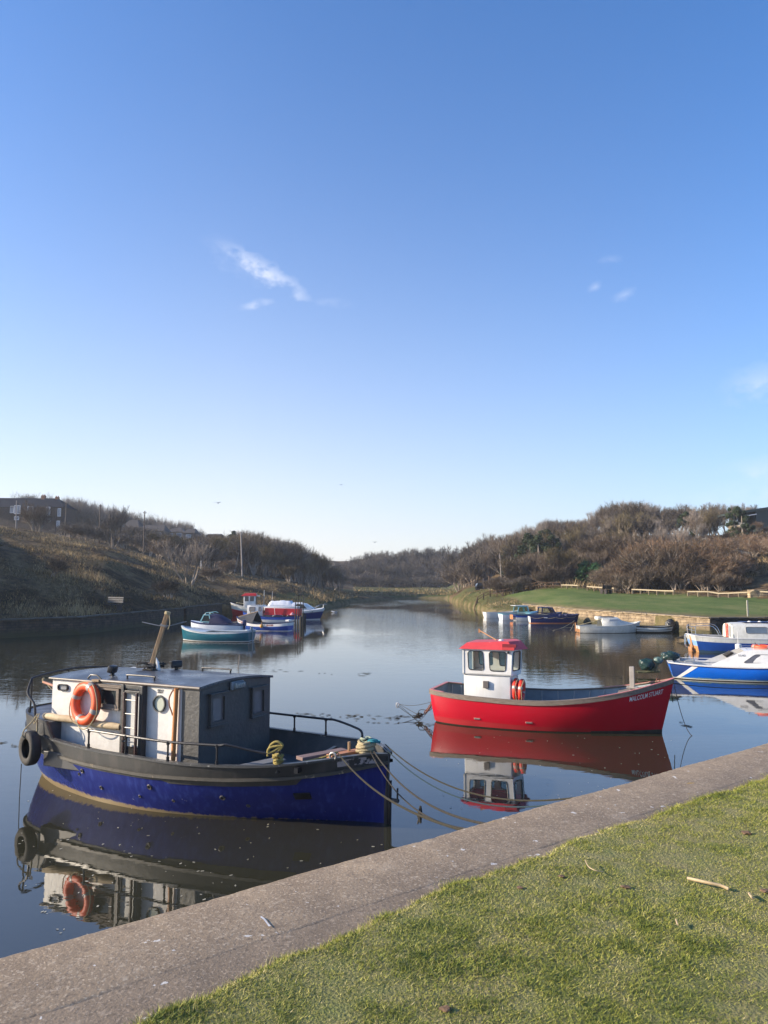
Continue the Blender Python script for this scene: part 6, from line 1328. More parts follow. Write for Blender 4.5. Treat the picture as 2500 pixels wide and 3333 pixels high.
# ------------------------------------------------------------------ stone walls, fences, houses, poles
def stone_mat(name, c1, c2, mortar, sc=1.0, wet=True):
    if name in MATS: return MATS[name]
    m = bpy.data.materials.new(name); m.use_nodes = True; nt = m.node_tree; N = nt.nodes; L = nt.links; b = N['Principled BSDF']; b.inputs['Roughness'].default_value = .9
    tc = N.new('ShaderNodeTexCoord'); sp = N.new('ShaderNodeSeparateXYZ'); L.new(tc.outputs['Object'], sp.inputs[0])
    cb = N.new('ShaderNodeCombineXYZ'); L.new(sp.outputs['X'], cb.inputs[0]); L.new(sp.outputs['Z'], cb.inputs[1])
    nw = N.new('ShaderNodeTexNoise'); nw.inputs['Scale'].default_value = 1.3; L.new(tc.outputs['Object'], nw.inputs['Vector'])
    va = N.new('ShaderNodeVectorMath'); va.operation = 'MULTIPLY_ADD'; L.new(nw.outputs['Color'], va.inputs[0]); va.inputs[1].default_value = (.25, .10, 0); L.new(cb.outputs[0], va.inputs[2])
    br = N.new('ShaderNodeTexBrick'); br.inputs['Scale'].default_value = 1.0; br.inputs['Brick Width'].default_value = .62 * sc; br.inputs['Row Height'].default_value = .24 * sc; br.inputs['Mortar Size'].default_value = .022; br.inputs['Mortar Smooth'].default_value = .4
    br.inputs['Color1'].default_value = (*c1, 1); br.inputs['Color2'].default_value = (*c2, 1); br.inputs['Mortar'].default_value = (*mortar, 1); br.offset = .5; L.new(va.outputs[0], br.inputs['Vector'])
    n = N.new('ShaderNodeTexNoise'); n.inputs['Scale'].default_value = 1.8; n.inputs['Detail'].default_value = 9; n.inputs['Roughness'].default_value = .7; L.new(tc.outputs['Object'], n.inputs['Vector'])
    r = N.new('ShaderNodeValToRGB'); r.color_ramp.elements[0].position = .36; r.color_ramp.elements[0].color = (.42, .38, .34, 1); r.color_ramp.elements[1].position = .66; r.color_ramp.elements[1].color = (1.2, 1.15, 1.05, 1); L.new(n.outputs['Fac'], r.inputs[0])
    mu = N.new('ShaderNodeMixRGB'); mu.blend_type = 'MULTIPLY'; mu.inputs[0].default_value = 1; L.new(br.outputs[0], mu.inputs[1]); L.new(r.outputs[0], mu.inputs[2]); src = mu.outputs[0]
    if wet:   # weed and slime below the tide line
        ad = N.new('ShaderNodeMath'); ad.operation = 'MULTIPLY_ADD'; L.new(n.outputs['Fac'], ad.inputs[0]); ad.inputs[1].default_value = -.9; L.new(sp.outputs['Z'], ad.inputs[2])
        mr = N.new('ShaderNodeMapRange'); L.new(ad.outputs[0], mr.inputs[0]); mr.inputs[1].default_value = -.30; mr.inputs[2].default_value = .12; mr.inputs[3].default_value = 1; mr.inputs[4].default_value = 0
        mx = N.new('ShaderNodeMixRGB'); L.new(mr.outputs[0], mx.inputs[0]); L.new(src, mx.inputs[1]); mx.inputs[2].default_value = (.055, .05, .022, 1); src = mx.outputs[0]
    L.new(src, b.inputs['Base Color'])
    bp = N.new('ShaderNodeBump'); bp.inputs['Strength'].default_value = .8; bp.inputs['Distance'].default_value = .05
    ad = N.new('ShaderNodeMath'); ad.operation = 'MULTIPLY_ADD'; L.new(br.outputs['Fac'], ad.inputs[0]); ad.inputs[1].default_value = -.8; L.new(n.outputs['Fac'], ad.inputs[2]); L.new(ad.outputs[0], bp.inputs['Height']); L.new(bp.outputs[0], b.inputs['Normal'])
    MATS[name] = m; return m

def wall_run(t, a, b, ztop, th, m, mcop, seed=1, name='masonry'):
    """one straight run of wall from a to b (front face on that line, body to the left of a->b), with loose uneven cap stones"""
    a = Vector((a[0], a[1], 0)); b = Vector((b[0], b[1], 0)); d = b - a; L_ = d.length; g = random.Random(seed)
    mb = MB(); n = int(L_ / .35); rows = []
    for i in range(n + 1):
        x = L_ * i / n; e = [g.uniform(-.025, .025) for _ in range(6)]
        rows.append([Vector((x, e[0] - .10, -1.6)), Vector((x, e[1] - .05, 0)), Vector((x, e[2] - .02, ztop * .4)), Vector((x, e[3], ztop * .75)), Vector((x, e[4], ztop - .07 + e[5])), Vector((x, th, ztop - .07 + e[5])), Vector((x, th, -.5))])
    mb.grid(rows, flip=True); mb.add(rows[0], [tuple(range(7))]); mb.add(rows[-1], [tuple(range(6, -1, -1))])
    o = mb.build(name, m, t, smooth=False, norm=False); o.location = a - t.location; o.rotation_euler = (0, 0, math.atan2(d.y, d.x))
    mb = MB(); x = 0
    while x < L_:
        w = g.uniform(.35, .95); h = g.uniform(.05, .10); mb.box((x + w / 2, th / 2 - .04 + g.uniform(-.03, .03), ztop - .04 + h / 2 + g.uniform(-.02, .015)), (w - .02, th + .08, h), rot=(g.uniform(-.02, .02), g.uniform(-.02, .02), g.uniform(-.02, .02)), bev=.015); x += w
    o = mb.build('cap_stones', mcop, t); o.location = a - t.location; o.rotation_euler = (0, 0, math.atan2(d.y, d.x))

def stone_walls():
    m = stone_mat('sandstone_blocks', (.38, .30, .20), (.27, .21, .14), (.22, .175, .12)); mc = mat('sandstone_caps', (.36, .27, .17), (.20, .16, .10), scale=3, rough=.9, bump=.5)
    t = thing('stone_wall', 'honey coloured stone harbour wall below the right hand lawn', 'wall', (15.2, 81.5, 0))
    wall_run(t, (15.2, 81.5), (16.8, 67.6), 1.10, .5, m, mc, 1); wall_run(t, (16.8, 67.6), (18.75, 60), 1.10, .5, m, mc, 2); wall_run(t, (18.75, 60), (22.0, 50.4), 1.10, .5, m, mc, 4)
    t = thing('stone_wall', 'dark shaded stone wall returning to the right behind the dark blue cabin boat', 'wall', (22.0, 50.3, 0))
    wall_run(t, (22.02, 50.36), (60, 52.0), 1.10, .5, stone_mat('shade_dark_weedy_stone', (.035, .033, .03), (.025, .025, .023), (.02, .02, .018)), mat('shade_dark_caps', (.07, .06, .05), (.03, .03, .025), scale=3, rough=.9), 3)  # this wall's shade is put into the near-black stone and cap colours
    m2 = stone_mat('grey_brown_rubble', (.105, .08, .06), (.07, .055, .042), (.045, .038, .03), .7); mc2 = mat('rubble_caps', (.14, .12, .09), (.06, .055, .04), scale=3, rough=.95, bump=.5)
    t = thing('stone_wall', 'low rubble stone wall along the foot of the left bank', 'wall', (-24, 46, 0))
    P_ = [(-36, 30), (-31.5, 39), (-24.3, 46.6), (-20.45, 50.2), (-19.0, 61.2), (-18.4, 68.5)]
    for i, (a, b) in enumerate(zip(P_, P_[1:])): wall_run(t, a, b, 1.15, .5, m2, mc2, 10 + i)
    t = thing('stone_wall', 'short end piece of rubble wall behind the teal and white boats', 'wall', (-18.2, 70, 0))
    wall_run(t, (-18.4, 69.5), (-17.3, 79.5), 1.2, .6, m2, mc2, 20); wall_run(t, (-17.3, 79.5), (-19.5, 80.2), 1.2, .5, m2, mc2, 21)
    # lit retaining wall at the right edge
    t = thing('stone_wall', 'pale sandstone retaining wall at the far right behind the rail fence', 'wall', (36.2, 73.5, 2.0))
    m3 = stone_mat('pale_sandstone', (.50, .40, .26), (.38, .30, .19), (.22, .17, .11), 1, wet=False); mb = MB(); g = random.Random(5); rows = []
    for i in range(21): rows.append([Vector((.4 * i, g.uniform(-.04, .04), -1.2)), Vector((.4 * i, g.uniform(-.04, .04), .0)), Vector((.4 * i, g.uniform(-.04, .04), .75 + g.uniform(-.06, .06) - (.3 if i < 1 else 0))), Vector((.4 * i, .6, .75)), Vector((.4 * i, .6, -1.2))])
    mb.grid(rows, flip=True); mb.add(rows[0], [tuple(range(5))]); mb.build('masonry', m3, t)
stone_walls()

def gz(u, d): return hz((u - 1250) / F * d, d)
def gp(u, d, dz=0): x = (u - 1250) / F * d; return Vector((x, d, hz(x, d) + dz))

def rail_fence(label, A, B, nposts, hgt=.50):
    """low knee rail: posts with a single rail on top; A and B are (column, distance)"""
    m = mat('pale_rail_timber', (.50, .42, .28), (.34, .27, .17), scale=2, rough=.8); a = gp(*A); b = gp(*B); t = thing('knee_rail', label, 'fence', a, 0, 'low timber rails round the lawn')
    pts = [gp(A[0] + (B[0] - A[0]) * i / (nposts - 1), A[1] + (B[1] - A[1]) * i / (nposts - 1)) for i in range(nposts)]
    for p in pts:
        mb = MB(); q_ = p - a; mb.box(q_ + Vector((0, 0, hgt / 2 - .15)), (.13, .13, hgt + .2)); mb.build('post', mat('post_timber', (.27, .21, .13), (.17, .13, .08), scale=2, rough=.85), t)
    mb = MB()
    for p, q_ in zip(pts, pts[1:]):
        d = (q_ - p); mb.box((p + q_) / 2 - a + Vector((0, 0, hgt + .02)), (d.length + .1, .15, .12), rot=Matrix.Rotation(math.atan2(d.y, d.x), 3, 'Z') @ Matrix.Rotation(-math.atan2(d.z, d.to_2d().length), 3, 'Y'))
    mb.build('rail', m, t)
rail_fence('longest pale timber knee rail, running off the right edge of the lawn', (2234, 78), (2760, 68), 17)
rail_fence('pale timber knee rail in the middle of the lawn edge, left of the longest one', (2054, 84), (2187, 80), 6)
rail_fence('short pale timber knee rail behind the dark benches', (1909, 90), (1994, 87), 5)
rail_fence('shortest pale timber knee rail beside the brown slope fence', (1826, 94), (1877, 92), 4)

def slope_fence():
    m = mat('brown_fence_timber', (.14, .085, .05), (.08, .05, .03), scale=3, rough=.85); us = [(1532, 98), (1552, 98), (1572, 98), (1594, 98), (1615, 97.5), (1636, 97), (1657, 97), (1680, 97), (1703, 97), (1728, 96.5), (1752, 96), (1775, 95.5), (1799, 95), (1823, 94.5)]
    pts = [gp(u, d) for u, d in us]; a = pts[0]; t = thing('post_and_rail_fence', 'brown two rail fence descending the grassy slope to the water', 'fence', a)
    for i, p in enumerate(pts):
        mb = MB(); mb.box(p - a + Vector((0, 0, .30 if i else .0)), (.12, .12, 1.15 if i else 1.9)); mb.build('post', m, t)
    for h in (.45, .82):
        mb = MB()
        for p, q_ in zip(pts, pts[1:]): mb.tube([p - a + Vector((0, -.07, h)), q_ - a + Vector((0, -.07, h))], .05, 4)
        mb.build('rail', m, t)
slope_fence()

def lawn_bits():
    for k, (u, d, lb) in enumerate(((1962, 85, 'dark park bench, left of the pair in front of the short knee rail'), (1974, 84.6, 'dark park bench, right of the pair in front of the short knee rail'))):
        p = gp(u, d); t = thing('park_bench', lb, 'bench', p, R(200), 'dark benches on the lawn'); m = mat('dark_bench_timber', (.03, .022, .02), rough=.7)
        mb = MB(); mb.box((0, 0, .45), (.75, .45, .07)); mb.build('seat', m, t)
        mb = MB(); mb.box((0, .24, .75), (.75, .06, .42), rot=(R(-12), 0, 0)); mb.build('backrest', m, t)
        for x in (-.32, .32): mb = MB(); mb.box((x, 0, .22), (.07, .5, .45)); mb.build('leg', m, t)
    p = gp(2424, 52.2); mb = MB(); mb.box((0, 0, .55), (.10, .08, 1.15), bev=.01); mb.box((.06, 0, .35), (.03, .06, .2)); o = mb.build('marker_post', mat('pale_grey_post', (.45, .42, .33), (.3, .28, .22), scale=6, rough=.8), loc=p); tag(o, 'lone pale wooden post at the lawn edge above the shaded wall', 'post')
    # car at the left end of the slope
    p = gp(1563, 118); t = thing('parked_car', 'dark hatchback parked at the top of the slope on the right bank', 'car', p, R(12)); cp = mat('dark_car_paint', (.02, .022, .026), rough=.25)
    mb = MB(); prof = [(-.95, .25), (-.98, .7), (-.9, .92), (.9, .92), (1.25, .80), (1.3, .25)]
    mb.add([(x, -.45, z) for x, z in prof] + [(x, .45, z) for x, z in prof], [tuple(range(6)), tuple(range(11, 5, -1))] + [(i, i + 6, (i + 1) % 6 + 6, (i + 1) % 6) for i in range(6)]); mb.build('body', cp, t)
    pr = [(-.88, .92), (-.70, 1.32), (.25, 1.34), (.70, .92)]; mb = MB(); mb.add([(x, -.40, z) for x, z in pr] + [(x, .40, z) for x, z in pr], [(0, 1, 2, 3), (7, 6, 5, 4), (0, 4, 5, 1), (1, 5, 6, 2), (2, 6, 7, 3)]); mb.build('cabin_glass', mat('car_glass', (.10, .12, .14), rough=.05), t)
    for x in (-.6, .85):
        for y in (-.46, .46): mb = MB(); mb.tube([(x, y - .06, .26), (x, y + .06, .26)], .26, 14); mb.build('wheel', PT['rubber'], t)
    t.scale = (.85, .85, .85)
    p = gp(1580, 117); mb = MB(); mb.box((0, 0, .8), (.75, .6, 1.7), bev=.03); mb.box((.0, -.31, 1.3), (.6, .02, .1)); mb.box((.38, 0, 1.72), (.9, .7, .06)); o = mb.build('site_cabin', mat('dark_navy_shed', (.02, .02, .035), rough=.6), loc=p); tag(o, 'small dark shed right behind the parked car', 'shed')
    p = gp(1592, 116); mb = MB(); mb.box((0, 0, .8), (.3, .3, 2.2), bev=.02); mb.box((0, 0, 1.95), (.36, .36, .1)); o = mb.build('gate_post', mat('brown_gate_post', (.16, .10, .06), rough=.8), loc=p); tag(o, 'thick brown post beside the dark shed', 'post')
    # bench on the left bank path
    p = px(378, 1968, 1.5); p = gp(374, 57.0); t = thing('park_bench', 'pale slatted bench on the path above the left rubble wall', 'bench', p, R(-22)); m = mat('pale_bench_slats', (.17, .165, .16), (.12, .115, .11), rough=.7); md = mat('dark_bench_timber', (.03, .022, .02))
    mb = MB(); [mb.box((0, .26 + .02 * k, .62 + .16 * k), (1.5, .035, .11)) for k in range(3)]; mb.build('backrest', m, t)
    mb = MB(); [mb.box((0, -.12 + .13 * k, .43), (1.5, .10, .04)) for k in range(3)]; mb.build('seat', md, t)
    for x in (-.6, .6): mb = MB(); mb.box((x, .05, .2), (.08, .5, .42)); mb.build('leg', md, t)
lawn_bits()

def poles():
    m = mat('pole_timber', (.12, .09, .07), (.07, .055, .045), scale=2, rough=.85, stretch=(3, 3, .5)); mp = mat('pale_pole_timber', (.34, .30, .27), (.22, .19, .17), scale=2, rough=.85, stretch=(3, 3, .5))
    P_ = [(210, 1635, 150, m, .13, 'dark telegraph pole standing just right of the brick houses', 0), (322, 1641, 140, m, .15, 'dark telegraph pole in front of the grey trees, left of the tallest skyline pole', 0), (468, 1663, 124, m, .14, 'tall telegraph pole on the left hill before the bungalow roofs', 0),
          (787, 1730, 122, mp, .15, 'tall pale telegraph pole rising from the brown ridge before the dark thicket', -.35), (48, 1629, 140, mp, .12, 'pale pole in front of the bay window of the brick houses', -.1), (178, 1655, 128, m, .12, 'dark pole at the right end of the brick houses', 0),
          (1629, 1802, 112, mp, .09, 'thin pale lamp pole left of the evergreen bush on the right bank', -.2), (1662, 1812, 114, mp, .07, 'shorter thin pale pole beside the thin lamp pole', 0)]
    for u, vt, d, mm, r, lb, lean in P_:
        b = gp(u, d); zt = EYE + (1895 - vt) / F * d; h = zt - b.z; mb = MB(); mb.tube([(lean * -.6, 0, -.5), (0, 0, h * .5), (lean * .6 * -1 * -1, 0, h)], [r, r * .85, r * .62], 8)
        if 'telegraph' in lb: mb.box((lean * .55, 0, h - .35), (.55, .08, .08)); mb.tube([(lean * .55 - .22, 0, h - .32), (lean * .55 - .22, 0, h - .15)], .04, 5); mb.tube([(lean * .55 + .22, 0, h - .32), (lean * .55 + .22, 0, h - .15)], .04, 5)
        if 'lamp' in lb: mb.tube([(0, 0, h * .68), (.5, 0, h * .72)], .03, 5)
        o = mb.build('telegraph_pole' if 'telegraph' in lb else 'pole', mm, smooth=True, loc=b); tag(o, lb, 'pole', 'poles on the banks')
    a = gp(763, 118, .2); mb = MB(); mb.tube([(0, 0, 0), (.35, 0, 1.6), (.75, 0, 3.6)], [.06, .05, .03], 6); o = mb.build('leaning_stake', mp, loc=a); tag(o, 'leaning pale stake left of the tall pale telegraph pole', 'stake')
    a = gp(656, 106); mb = MB(); mb.tube([(0, 0, 0), (0, 0, 1.8)], .06, 6); mb.box((0, 0, 1.75), (.22, .05, .12)); o = mb.build('marker_post', mat('whitish_post', (.5, .5, .5), rough=.7), loc=a + Vector((0, 0, .5))); tag(o, 'short whitish post right of the lone bare tree', 'post')
    # overhead wires in the gap
    mb = MB(); 
    for k in range(5): mb.tube(catenary((-24, 186, 12.2 - .7 * k), (-12, 330, 14.5 - .6 * k), 2.0, 30), .016, 3)
    o = mb.build('overhead_wires', mat('wire', (.25, .25, .27), rough=.6)); tag(o, 'faint overhead wires crossing the sky above the far end of the river', 'wires', kind=None)
poles()

def houses():
    D = 182.0; s = D / F
    def X(u): return (u - 1250) * s
    def Z(v): return EYE + (1895 - v) * s
    brick = stone_mat('dark_red_brick', (.065, .034, .026), (.05, .028, .022), (.06, .05, .04), .5, wet=False); slate = mat('slate_roof', (.018, .021, .032), (.012, .014, .022), scale=2, rough=.8, spec=.05); wf = mat('white_window_frame', (.68, .68, .68), rough=.5); pn = mat('house_pane', (.22, .25, .30), (.14, .16, .2), scale=1, rough=.15)
    base = Vector((X(60), D, Z(1712))); t = thing('terraced_house', 'row of dark brick terraced houses with slate roof on the left hilltop', 'house', base)
    def L3(x, y, z): return Vector((x - base.x, y, z - base.z))
    xl, xr = X(-330), X(200); ze, zr = Z(1650), Z(1616); dep = 8.0
    mb = MB(); mb.box(((xl + xr) / 2 - base.x, dep / 2, (ze + Z(1740)) / 2 - base.z), (xr - xl, dep, ze - Z(1740))); mb.build('wall', brick, t)
    o_ = .3; v = [L3(xl, -o_, ze - .05), L3(xr + o_, -o_, ze - .05), L3(xr + o_, dep + o_, ze - .05), L3(xl, dep + o_, ze - .05), L3(xl, dep / 2, zr + .35), L3(X(160), dep / 2, zr)]
    mb = MB(); mb.add(v, [(0, 1, 5, 4), (1, 2, 5), (2, 3, 4, 5), (3, 2, 1, 0)]); rf = mb.build('roof', slate, t)
    for u, vt, w in ((111, 1603, 12), (157, 1608, 10)):
        zt = Z(vt + 3); mb = MB(); mb.box((X(u) - base.x, dep / 2, (zt + Z(1635)) / 2 - base.z), (w * s, .9, zt - Z(1635))); c_ = mb.build('chimney', mat('orange_brick', (.30, .15, .09), (.2, .1, .06), scale=3, rough=.9), rf)
        for k in (-.25, .25): mb = MB(); mb.tube([(X(u) - base.x + k, dep / 2, zt - base.z), (X(u) - base.x + k, dep / 2, Z(vt - 1) - base.z)], .12, 8); mb.build('chimney_pot', mat('terracotta', (.35, .14, .08), rough=.8), rf)
    for u0, u1, v0, v1, bay in ((-80, -55, 1645, 1668, 0), (-40, -15, 1645, 1672, 1), (27, 40, 1647, 1670, 0), (43, 63, 1645, 1673, 1), (86, 105, 1648, 1674, 1), (141, 160, 1650, 1679, 1), (183, 194, 1654, 1681, 0), (42, 58, 1681, 1693, 0), (84, 104, 1688, 1702, 1), (143, 163, 1689, 1700, 1), (181, 192, 1695, 1718, 0)):
        w = (u1 - u0) * s; h = (v1 - v0) * s; xc = (X(u0) + X(u1)) / 2 - base.x; zc = (Z(v0) + Z(v1)) / 2 - base.z; y = -.45 if bay else -.04
        M = Matrix(((1, 0, 0, xc), (0, 0, -1, y), (0, 1, 0, zc), (0, 0, 0, 1))); f = .13
        holes = [[(-w / 2 + f, -h / 2 + f), (-.05, -h / 2 + f), (-.05, h / 2 - f), (-w / 2 + f, h / 2 - f)], [(.05, -h / 2 + f), (w / 2 - f, -h / 2 + f), (w / 2 - f, h / 2 - f), (.05, h / 2 - f)]]
        mb = MB(); mb.panel([(-w / 2, -h / 2), (w / 2, -h / 2), (w / 2, h / 2), (-w / 2, h / 2)], holes, M, .08)
        if bay: mb.box((xc, -.2, zc), (w - .1, .4, h - .04))
        f_ = mb.build('window', wf, t); mb = MB(); mb.box((xc, y + .03, zc), (w - .2, .03, h - .2)); mb.build('pane', pn, f_)
    def bungalow(u0, u1, vr, ve, d, lb, wallc, hip=.25, wins=2):
        s_ = d / F; XX = lambda u: (u - 1250) * s_; ZZ = lambda v: EYE + (1895 - v) * s_; b = Vector((XX((u0 + u1) / 2), d, ZZ(ve) - 2.4)); w = XX(u1) - XX(u0); hr = ZZ(vr) - ZZ(ve); t = thing('bungalow', lb, 'house', b, 0, 'bungalows on the left skyline')
        mb = MB(); mb.box((0, 3, .6), (w - .5, 6, 3.6)); mb.build('wall', mat('pebbledash_' + str(int(wallc[0] * 100)), wallc, rough=.9), t)
        mb = MB(); mb.add([(-w / 2, -.3, 2.35), (w / 2, -.3, 2.35), (w / 2, 6.3, 2.35), (-w / 2, 6.3, 2.35), (-w / 2 + w * hip, 3, 2.4 + hr), (w / 2 - w * hip, 3, 2.4 + hr)], [(0, 1, 5, 4), (1, 2, 5), (2, 3, 4, 5), (3, 0, 4), (3, 2, 1, 0)]); mb.build('roof', mat('brown_tile_roof', (.06, .05, .045), (.04, .035, .03), scale=2, rough=.8), t)
        for k in range(wins):
            x = -w / 2 + w * (k + .7) / (wins + .4); mb = MB(); mb.box((x, -.02, 1.5), (1.3, .1, 1.0)); f_ = mb.build('window', wf, t); mb = MB(); mb.box((x, -.06, 1.5), (1.1, .06, .8)); mb.build('pane', pn, f_)
    bungalow(388, 452, 1690, 1716, 185, 'bungalow with steep dark roof, leftmost on the skyline behind the bare tree', (.30, .28, .26), .3)
    bungalow(445, 534, 1706, 1728, 178, 'long dark roofed bungalow right behind the tall telegraph pole', (.16, .14, .12), .12, 3)
    bungalow(536, 600, 1715, 1731, 192, 'bungalow with pale front wall, third along the left skyline', (.36, .30, .24), .35)
    bungalow(592, 634, 1718, 1735, 186, 'small dark bungalow, fourth along the left skyline', (.14, .12, .11), .2, 1)
    bungalow(668, 716, 1736, 1742, 196, 'low flat roofed hut at the right end of the left skyline', (.10, .09, .085), .05, 1)
    # building at the top right
    d = 128; s_ = d / F; XX = lambda u: (u - 1250) * s_; ZZ = lambda v: EYE + (1895 - v) * s_; b = Vector((XX(2440), d, ZZ(1720)))
    t = thing('long_shed', 'long dark green shed with white fascia on the hilltop at top right', 'building', b)
    def P3(u, y, v): return (XX(u) - b.x, y, ZZ(v) - b.z)
    rt = mat('dark_green_sheet', (.035, .05, .048), (.025, .035, .033), scale=2, rough=.5)
    mb = MB(); mb.add([P3(2380, 0, 1676), P3(2640, 0, 1640), P3(2640, 8, 1640), P3(2380, 8, 1676), P3(2380, 0, 1669), P3(2640, 0, 1630), P3(2640, 8, 1630), P3(2380, 8, 1669)], [(0, 1, 5, 4), (1, 2, 6, 5), (2, 3, 7, 6), (3, 0, 4, 7), (4, 5, 6, 7), (3, 2, 1, 0)]); mb.build('roof', rt, t)
    mb = MB(); mb.add([P3(2436, -.05, 1677), P3(2468, -.05, 1672), P3(2468, -.05, 1675), P3(2436, -.05, 1680)], [(0, 1, 2, 3)]); mb.v += [(x, y + .1, z) for x, y, z in mb.v]; mb.f += [(7, 6, 5, 4), (0, 1, 5, 4), (3, 2, 6, 7)]; mb.m += [0] * 3; mb.build('white_fascia', wf, t)
    mb = MB(); mb.add([P3(2468, .3, 1760), P3(2640, .3, 1760), P3(2640, .3, 1641), P3(2468, .3, 1663), P3(2468, 7, 1760), P3(2640, 7, 1760), P3(2640, 7, 1641), P3(2468, 7, 1663)], [(0, 1, 2, 3), (4, 7, 6, 5), (0, 3, 7, 4), (1, 5, 6, 2)]); mb.build('wall', rt, t)
houses()

def rocks():
    def rock(u, d, s, lb, seed, dz=0.0):
        g = random.Random(seed); bm = bmesh.new(); bmesh.ops.create_icosphere(bm, subdivisions=3, radius=1); ph = [g.uniform(0, 6) for _ in range(4)]
        for v in bm.verts:
            c = v.co.copy(); k = 1 + .22 * math.sin(c.x * 4 + ph[0]) * math.cos(c.z * 5 + ph[1]) + .12 * math.sin(c.y * 9 + ph[2] + c.x * 7); q_ = Vector((c.x * s[0], c.y * s[1], c.z * s[2])) * k; q_.z = round(q_.z / .45) * .45 * .5 + q_.z * .5; v.co = q_
        me = bpy.data.meshes.new('rock'); bm.to_mesh(me); bm.free(); me.materials.append(mat('pale_limestone', (.58, .48, .33), (.30, .24, .16), scale=1.4, rough=.9, bump=.8, bscale=4)); o = bpy.data.objects.new('rock_outcrop', me); COL.objects.link(o); o.location = gp(u, d, dz); tag(o, lb, 'rock', 'pale rocks on the right hillside')
    rock(2352, 100, (1.3, .9, .75), 'largest pale rock face on the right hillside, under the brown shrubs', 1, .8); rock(2330, 101, (.7, .6, .6), 'small pale rock left of the largest rock face', 2, .5); rock(2392, 101, (.9, .7, .6), 'middle sized pale rock right of the largest rock face', 3, .5)
    rock(2400, 122, (1.5, .8, .9), 'pale rock slab high on the hillside below the dark green shed', 4, 1.6); rock(2297, 112, (.6, .5, .45), 'small high pale rock left of the upper slab', 5, 1.6)
    rock(2420, 100, (.7, .6, .4), 'lowest pale rock at the right of the lower group', 6, .1)
rocks()
# ------------------------------------------------------------------ trees, shrubs and rough grass
def bark(name, c1, c2): return mat(name, c1, c2, scale=.35, rough=.95, spec=.1, coord='Generated') if False else mat(name, c1, c2, scale=1.2, rough=.95, spec=.1)
TW = {'grey': bark('grey_twigs', (.34, .29, .24), (.20, .165, .14)), 'brown': bark('brown_twigs', (.20, .150, .105), (.105, .08, .057)), 'russet': bark('russet_twigs', (.29, .18, .105), (.16, .105, .065)),
      'olive': bark('olive_twigs', (.19, .15, .08), (.10, .08, .045)), 'dark': bark('dark_twigs', (.16, .135, .11), (.085, .07, .058)), 'trunk': bark('grey_bark', (.40, .34, .27), (.22, .18, .15))}
def leafm(name, c1, c2): return mat(name, c1, c2, scale=2.5, rough=.6, spec=.3)
LEAF = {'ivy': leafm('ivy_leaves', (.045, .065, .022), (.02, .032, .012)), 'laurel': leafm('laurel_leaves', (.04, .11, .035), (.02, .055, .02)), 'pine': leafm('pine_needles', (.03, .05, .025), (.015, .03, .015))}

